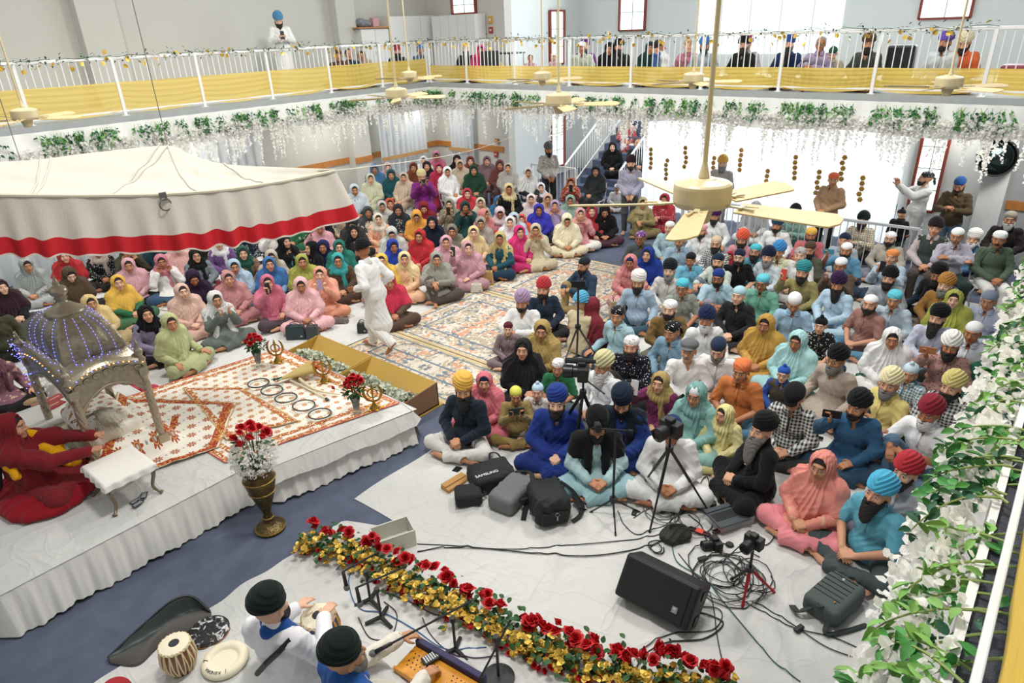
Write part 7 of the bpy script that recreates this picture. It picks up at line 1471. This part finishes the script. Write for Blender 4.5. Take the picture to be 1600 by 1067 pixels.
724 608 c -5 M dm e8b020 lB l 22303e d4d2cc|bearded man in yellow turban and navy shirt, nearest to the stage
757 597 c -5 W A e0707f e0747f d8687a s=.84 un=1f2c48|girl in pink shawl over a navy patka
1214 352 c -15 M tb 1c4a6a sB l eceeee 445|man in petrol blue turban and white shirt
1242 333 n -5 M tb 1f2830 fG l 84b4a4 666a6c|grey bearded man in black turban and mint green shirt with raised knee
1267 367 c 0 M bd e8b420 sB s d06870 333|man in yellow bandana and coral pink polo shirt
1348 345 c -10 M tb 1c3030 fB l b0903cc 222|man in black green turban and mustard plaid shirt by the guard railing
1578 343 h 0 M pt 9a9484 fW l 2c2426 333|old man in grey beanie and dark shirt behind the others on chairs
1461 357 h -5 M tb 2e2026 - l c8b8b8 5a5048 vs=3a4440|man in plum black turban and quilted vest on a chair
1495 369 hx -5 M cp f2f2f0 mG l b8b4c4 2f4440|man in white cap and lilac shirt with folded arms on a chair
1521 374 c -10 M dm eae8e0 fW l 4a7aa0 445|white bearded man in white turban half hidden behind the chairs
1561 374 h -5 M bd f0f0f0 mB l 5a6e58 e2e2e0|man in white bandana, green shirt and white trousers on a chair
1391 373 c -10 M cp f0f0f0 sB l c0b8a8 99a g|man in white cap, glasses and beige jacket
1265 390 c -10 M pt 5a4630 fB l 5f6450 555|man in brown patka and olive grey shirt
1319 376 c -10 M pt 1f2c4a - l a8b8c4 556|man in navy patka behind the one filming in blue
1322 391 q -10 M cp f4f4f2 sB s 5a9abc 345 ph=4a90a8|man in white cap and blue t-shirt filming with a phone
1393 402 p -15 M bd e88a2a - l b4ccdc 2f4a60 ph=1a1a1c|man in orange bandana and light blue shirt filming with both hands
1313 415 p -15 M cp f2f2f0 - l 6a5440 d8d4cc ph=d8d8d8|man in white cap and brown jacket filming with a white phone
1250 399 c -5 M pt b8b4b0f - l ececec ccc|man in grey patterned beanie and white shirt
1217 393 c -10 M tb 2a8ad0 - l e4e4b8 998|man in azure turban and pale yellow shirt
1254 426 q -10 M dm 1a9098 fB l a09458 444 ph=d04a40|man in teal turban and khaki shirt holding up a red phone
1309 444 c -5 M tb 3a1c4c lB l b4d4e8 a8c8dc|long bearded man in dark purple turban and light blue kurta
1389 435 c -10 M tb 1a1c1e fB l a8b0b8 556|bearded man in black turban and grey shirt
1465 430 c -10 M dm 17191a fB l 1c2c40 222 g wr=1a1a1c|man in black turban, glasses and navy jacket
1477 446 c -15 M tb b87c20 fG l a8762c 876|man in ochre turban and ochre kurta with grey moustache
1397 468 c -5 M bd 48c8dc - l b8ccd8 556|man in cyan cap and pale grey blue shirt
1359 475 c -10 M cp f2f2f0 sB s a8766c 5a8cac|man in white cap, dusty rose polo shirt and jeans
1241 473 b 0 M pt f0f0f0 - s 9cc4e0 c8bca8|man in white patka and sky blue polo bowing his head
1282 509 c -10 M tk 1a1c1e - s 24262cf 345 s=.84|boy in black topknot patka and black printed t-shirt
1246 533 c -20 W A a8dcdc a4d8d8 a0ccd0|young woman in pale aqua shawl
1224 585 c -10 M tk 1c5ac0 - l 2a50a0 345 s=.74 g vs=4a4438|boy in bright blue topknot patka and glasses with a brown vest
1307 562 c -30 M tb 1a1c1e fG k b8a898 b0a090 g|grey bearded man in black turban and beige kurta with glasses
1240 622 b -10 M fc 18191b - l 2f3436c 3a3e40|man in black cap and dark check shirt looking down
1394 529 c 5 W A ecebea e8e6e4 e0dedc|woman in pure white shawl beside the green basket handbag
1465 497 c -15 M dm 16181a lB l ccd0e4s 6a8aa0|man in black turban with big beard and white striped shirt
1485 541 q 0 M tb ecebe4 fB l b88a80f 7a5c54 ph=b87a4a|man in white turban and rust printed kurta raising a phone
1490 468 c 0 W A b4b83a aeb238 998|woman in olive yellow shawl behind the striped shirt
1422 583 c -10 M tk c4dcec - s 3f7f98c 345 s=.84|boy in pale blue topknot patka and teal checked shirt
1390 600 c -15 M tb e8dca8 fG s e4d070 2a2c2e|grey bearded man in cream yellow turban and yellow polo shirt
1340 635 q -25 M tb 1c2022 sB k 2f648c 2c4c64 ph=1a1a1c|man in black turban and denim blue kurta filming at arm length
1487 605 c -20 M tb d4c46c fB l 34383ac 333|bearded man in straw yellow turban and dark checked shirt
1452 645 n -20 M tb 9a1f34 fW s eceeee 5a7a98|white bearded man in maroon turban and white shirt
1415 738 c -25 M tb c01c2c fB l b8b8c0 99a|man in red turban and grey shirt behind the man in aqua
1284 728 c -20 W A eb8c7c e88c78g e8848c|woman in peach sari seated near the front of the men
1374 770 c -30 M tb 38b4dc lB s 5ab4cc 4f5a5c|long bearded man in sky blue turban and aqua shirt, front row
1545 470 c -10 M pt 8a94b0 - l b8c0d8 445|man in pale blue shirt half hidden by the near garland
1555 560 c -20 W B 1f6a50 1f6a50 1c5a48|woman in green trousers half hidden by the near garland
1520 520 c -10 M pt e8e8e8 - l d4d8e0 333|man in white shirt behind the near garland blossoms
435 32 sp 5 M tb 4a90c0 lB k ecece8 e4e4e0 z=u ph=111|man in blue turban and white kurta filming from the upper balcony
529 92 c 0 M pt 6a4a30 - l 6a4a34 333 z=u|person in brown on the balcony beside the man in denim
546 92 c 10 M ha 222 - l 2c4a68 345 z=u|person in dark blue on the balcony before the low cabinet
565 89 c 5 W A b8a890 c8bca8 aaa z=u|woman in beige scarf upstairs before the storage cabinets
621 86 c 15 M tb b02430 fB l 3a4048 333 z=u|man in red turban upstairs before the tall cabinet
657 82 c 0 M pt 3a80b8 - l 5a7890 345 z=u|man in blue patka upstairs at the balcony corner
728 88 c 5 M tb e0cc88 fB l 3a3c40 333 z=u|man in cream turban upstairs past the balcony corner
752 91 c 0 W A e0307a d82c70 a25 z=u|woman in hot pink upstairs beside the loudspeaker
773 99 c 5 W B d8c080 c8b070 887 z=u s=.75|child in yellow scarf upstairs before the loudspeaker
829 103 c 0 M ha 222 - s d8a8b4 555 z=u s=.7|dark haired child in pink upstairs
865 97 c -20 M cp f0f0f0 - l e0b8c4 777 z=u s=.75|child in white cap and pink shirt upstairs
909 88 c 0 M bd e8e8e6 - l c8d0bc 889 z=u|man in white bandana and pale green shirt upstairs
914 76 c 0 M tb 6a1c84 fB l 7a3a84 444 z=u|man in violet turban upstairs behind the pale green shirt
952 93 c -10 W A 1c1c20 222226 222 z=u|woman in black scarf upstairs beside the man in black turban
967 83 c -5 M tb 17191b fB l 2a2e32 222 z=u|man in black turban upstairs beside the black scarf
1016 84 c -5 W A 1c4a48 1f4c4a 233 z=u|woman in dark green shawl upstairs
1028 92 c -20 W A e4e8e6 dfe4e2 ccc z=u|woman in white shawl upstairs beside the dark green one
1031 74 c 100 M ha 222 - s 3a64a0 333 z=u|dark haired person in blue facing away upstairs
1074 92 c 0 M bd c8a070f - l c07890f 555 z=u|person in patterned head cloth and pink upstairs
1100 82 c 0 M tb 2a7ac0 fB l a8bccc 445 z=u g|man in blue turban and glasses upstairs
1160 87 c -5 M tb 16181a fB l 23272a 222 z=u|man in black turban and black shirt upstairs
1167 75 c -5 M tb b01c84 - l b8b0b8 555 z=u|man in magenta turban upstairs behind the black turban
1231 80 c 0 M dm 1c4a98 vB l 22386a 223 z=u|man in blue turban with very long black beard upstairs
1280 87 n -10 M ha 998 - l a898b8 555 z=u g|grey haired person in lilac shirt and glasses upstairs
1299 98 b -10 M tk 1f5a44 - l c0b49c 555 z=u s=.8|boy in green topknot patka upstairs
1355 78 c 0 M tb 5a3c24 fB l 4a5048 333 z=u|man in brown turban and dark green shirt upstairs
1350 101 b 0 M pt d84a24 - l 5a5f64 333 z=u s=.75|boy in orange red patka upstairs before the brown turban
1474 78 c -20 M tb 6a50b8 sB l d0d8dc 889 z=u|man in violet blue turban and white shirt upstairs
1503 84 b -10 M tb e0d4a8 fB l d8601c 555 z=u|man in cream turban and orange shirt upstairs
'''
OFF = {}
def place_person(x, y, pose, face, z0, sc, label, **kw):
    yaw = kw.pop('yaw'); tilt = kw.pop('tilt'); S = skel(pose, yaw, tilt); hz = S['hc'][2]*sc
    P = at(x, y, z0+hz) if z0 < 2 else (atX(x, y, CX+(1.15 if 'behind' in label else .62)) if x > 668 else atY(x, y, CY+(1.5 if pose == 'sp' else .75))); c = Vector((-P[0], -P[1])).normalized(); rr_ = Vector((-c.y, c.x))   # picture-right of someone facing the camera
    a = math.radians(face-yaw*.0); d = c*math.cos(a)+rr_*math.sin(a); th = math.atan2(d.x, -d.y)
    # the face looks along d: the body is turned back by the head yaw
    body = th-math.radians(yaw); off = Matrix.Rotation(body, 3, 'Z') @ Vector(S['hc'])*sc
    return person((P[0]-off.x, P[1]-off.y, z0 if z0 < 2 or abs(P[2]-z0-hz) < .02 else z0), body, label, pose, yaw, tilt, sc, **kw), S
PHN = [0]
def crowd():
    for k, ln in enumerate(CROWD.strip().split('\n')):
        d_, label = ln.split('|'); t = d_.split(); x, y, pose, face, typ = float(t[0]), float(t[1]), t[2], float(t[3]), t[4]
        opt = {q.split('=')[0]: q.split('=')[1] for q in t[5:] if '=' in q}; g = 'g' in t[5:]; t = [q for q in t if '=' not in q and q != 'g']
        if label.endswith(' g'): label = label[:-2]; g = True
        hx_ = (k*7+int(x)) % 5; pose = ('t' if k % 4 == 1 else 'n' if k % 11 == 5 else pose) if pose == 'c' and typ == 'M' and y < 640 and 's' not in opt else pose
        yaw = 0 if pose in 'pbaM' or pose in ('hp', 'sq', 'sp') else (-25, 0, 0, 25, 0)[hx_]; tilt = 22 if pose == 'b' else (-8, -2, -8, 2)[k % 4]
        if pose == 'sp': tilt = 22
        sc = float(opt.get('s', 1)); z = opt.get('z', '0'); z0 = ZD+.005 if z == 'u' else (float(z)+.018 if float(z) else .018)
        col = lambda q: (q[:-1], q[-1]) if len(q) in (4, 7) and q[-1] in PATS else (q, '')
        if 's' in opt: pass
        else: sc *= .955 if typ == 'W' else 1.0
        kw = dict(yaw=yaw, tilt=tilt, specs=g)
        if typ == 'W':
            sh, sp = col(t[6]); st, stp = col(t[7]); kw.update(shawl=t[5], shcol=sh, shpat=sp, shirt='k', scol=st, spat=stp, trous='w', tcol=col(t[8])[0])
            if 'un' in opt: kw.update(gear='pt', gcol=opt['un'])
        else:
            gc, gp = col(t[6]); bd = t[7]; st, stp = col(t[9]); kw.update(gear=t[5], gcol=gc, gpat=gp, gv=k % 2, beard='' if bd == '-' else bd, shirt=t[8], scol=st, spat=stp, tcol=col(t[10])[0], trous='w' if t[8] in 'kr' else 't')
            if 'wr' in opt: kw.update(wrap='W', wcol=opt['wr'])
            if t[5] == 'ha' and t[6] == '998': kw['haircol'] = (.35, .34, .33, 1)
        (r, S), _ = place_person(x, y, pose, face, z0, sc, label, **kw)
        if 'vs' in opt: link('vest', shirt_mesh(pose, 'v', 0), r, hexc(opt['vs']), CL['plain'])
        if pose[0] == 'h' and z == '0': chair(r)
        if 'ph' in opt:
            S = skel(pose, yaw, tilt); w = (S['wr'][0]+S['wr'][1])/2 if pose in ('p', 'hp', 'sp', 'sq') else S['wr'][0]
            w = Vector(w+(S['hd'][0] if pose[0] == 'q' else (S['hd'][0]+S['hd'][1])/2)*.10+np.array([0, -.012, 0])); th = r.rotation_euler.z
            q = Matrix.Rotation(th, 3, 'Z') @ (w*sc)+Vector(r.location); words = label.split(' '); cut = ' '.join(words[:11])
            o = empty('phone', q, th, 'phone held up by the '+cut, 'phone'); link('phone_body', phone_mesh(), o, hexc(opt['ph']), PHM, rot=(-.15, (PI/2 if k % 2 else 0), 0)); o.scale = (1.1,)*3
PHM = mat('phone_case', (.1, .1, .1), .35, objcol=True)
CH = []
def chair(r):
    if not CH:
        b = MB()
        for s in (-1, 1):
            b.tube([(s*.21, -.20, .0), (s*.21, .16, .46), (s*.20, .24, .86)], .011, 6); b.tube([(s*.21, .20, .0), (s*.21, -.16, .44)], .011, 6)
        b.tube([(-.20, .24, .86), (.20, .24, .86)], .011, 6); fr = b.mesh('frame'); b = MB(); b.box((0, -.0, .435), (.40, .38, .02)); se = b.mesh('seat', False); b = MB(); b.box((0, .235, .76), (.38, .015, .18)); CH.extend((fr, se, b.mesh('backrest', False)))
    c = empty('folding_chair', Vector(r.location)-Vector((0, 0, .008)), r.rotation_euler.z, 'folding chair under the '+' '.join(r['label'].split(' ')[:11]), 'chair', 'folding chairs along the walls'); c.scale = r.scale*1.0; m = mat('chair_white', 'd4d4d2', .5)
    link('frame', CH[0], c, mats=m); link('seat', CH[1], c, mats=m); link('backrest', CH[2], c, mats=m)
crowd()
# ---- the people in the foreground, in poses of their own
def toward(px, tz, px2, tz2): a = at(*px, tz); b_ = at(*px2, tz2); return math.atan2(b_[0]-a[0], -(b_[1]-a[1]))
def special(px, zt, th, label, pose, z0, **kw):
    yaw, tilt = kw.get('yaw', 0), kw.get('tilt', 0); S = skel(pose, yaw, tilt); sc = kw.get('scale', 1.); P = at(*px, z0+S['hc'][2]*sc); off = Matrix.Rotation(th, 3, 'Z') @ Vector(S['hc'])*sc
    return person((P[0]-off.x, P[1]-off.y, z0), th, label, pose, **kw)
# the man walking across
th = toward((596, 400), 1.5, (540, 392), 1.5)
S = skel('w', 0, 0); P = at(590, 545, .02)
r, S = special((566, 393), 1.5, th, 'man in black turban and long white kurta walking barefoot past the rug', 'w', .018, gear='tb', gcol='17191b', beard='fB', shirt='k', scol='f0f0ee', tcol='ecece8', trous='w', yaw=0, scale=.985, wrap='N', wcol='f4f4f2')
# drummer, harmonium player
th = toward((420, 948), .80, (500, 958), .26)
r, S = special((424, 948), .8, th, 'drummer in black turban, white kurta and blue scarf seen from behind', 'M', .014, gear='dm', gcol='10201c', beard='fB', shirt='k', scol='ecebee', tcol='e4e4e4', trous='w', wrap='N', wcol='1c56a8', h=.0055, scale=1.05)
b = MB(); b.tube([(-.17, .10, .60), (-.10, .155, .52), (.0, .182, .41), (.10, .186, .28)], .02, 8); b.build('shoulder_strap', EDGE, r)
th = toward((540, 1025), .80, (690, 1022), .26)
r, S = special((540, 1025), .8, th, 'harmonium player in black turban and blue shawl at the bottom of the frame', 'K', .014, gear='dm', gcol='10201c', beard='fG', shirt='k', scol='e4ddcc', tcol='ddd', trous='w', wrap='W', wcol='1c5aac', h=.0055, scale=1.05)
b = MB(); w = S['wr'][1]; b.tube([Vector(w)+Vector((.032*math.cos(a), .0, .032*math.sin(a))) for a in [i*PI/8 for i in range(16)]], .008, 8, closed=True); b.build('gold_bangle', goldm, r)
# woman in red by the throne
th = toward((20, 668), 1.15, (120, 650), 1.15)
r, S = special((18, 668), 1.15, th, 'woman in deep red dress and yellow scarf reaching to the covered scripture', 'R', ZT+.01, shawl='A', shcol='8a1420', shirt='k', scol='8e1622', tcol='8a1420', trous='w', scale=1.0)
f = Field((-.35, -.4, .1), (.35, .3, .85), .008); f.path([(.10, -.26, .22), (.17, -.20, .38), (.18, -.10, .52), (.12, .06, .62), (-.04, .13, .60), (-.18, .10, .52), (-.24, .04, .38)], [.04, .05, .055, .06, .06, .055, .04], .03); f.fold(.005, [(60, 40, 60, 1), (-50, 60, 40, .7)], 4); link('yellow_scarf', f.mesh('yellow_scarf'), r, hexc('e8a818'), CL['plain'])
b = MB(); b.tube([(-.02, .14, .74), (-.05, .20, .60), (-.08, .22, .42), (-.10, .26, .22), (-.12, .34, .10)], [.03, .035, .03, .026, .01], 10); b.build('hair_braid', HAIR, r, smooth=True, color=(.015, .011, .01, 1))
f = Field((-.75, -.6, -.01), (.75, .45, .35), .012); f.ell((0, -.08, .04), (.50, .42, .13), .05); f.ell((0.2, .2, .03), (.3, .25, .06), .05); f.fold(.012, [(26, 34, 10, 1), (-36, 22, 20, .8), (50, 30, 0, .6)], 5); f.plane((0, 0, -1), 0); link('skirt', f.mesh('skirt'), r, hexc('8e1622'), CL['plain'])
f = Field((-.2, -.4, -.05), (.25, .1, .35), .01); f.path([(-.05, -.12, .3), (.0, -.22, .15), (.04, -.28, .05)], [.05, .07, .08], .03); f.fold(.008, [(50, 30, 40, 1)], 5); link('scarf_end', f.mesh('scarf_end'), r, hexc('e8a818'), CL['plain'], loc=(.12, 0, .15))
# someone in a red padded cap below the frame edge
th = toward((175, 1050), .8, (260, 1060), .8)
p = at(176, 1075, .2); f = Field((-.16, -.16, -.01), (.16, .16, .3), .007); f.ell((0, 0, .12), (.115, .10, .13), .02); prop(link('padded_case', f.mesh('padded_case'), loc=(p[0], p[1], .01), mats=mat('red_felt', 'a32028', .9, bump=.4, bscale=200)), 'rounded red padded case at the bottom edge beside the brown drum', 'case')
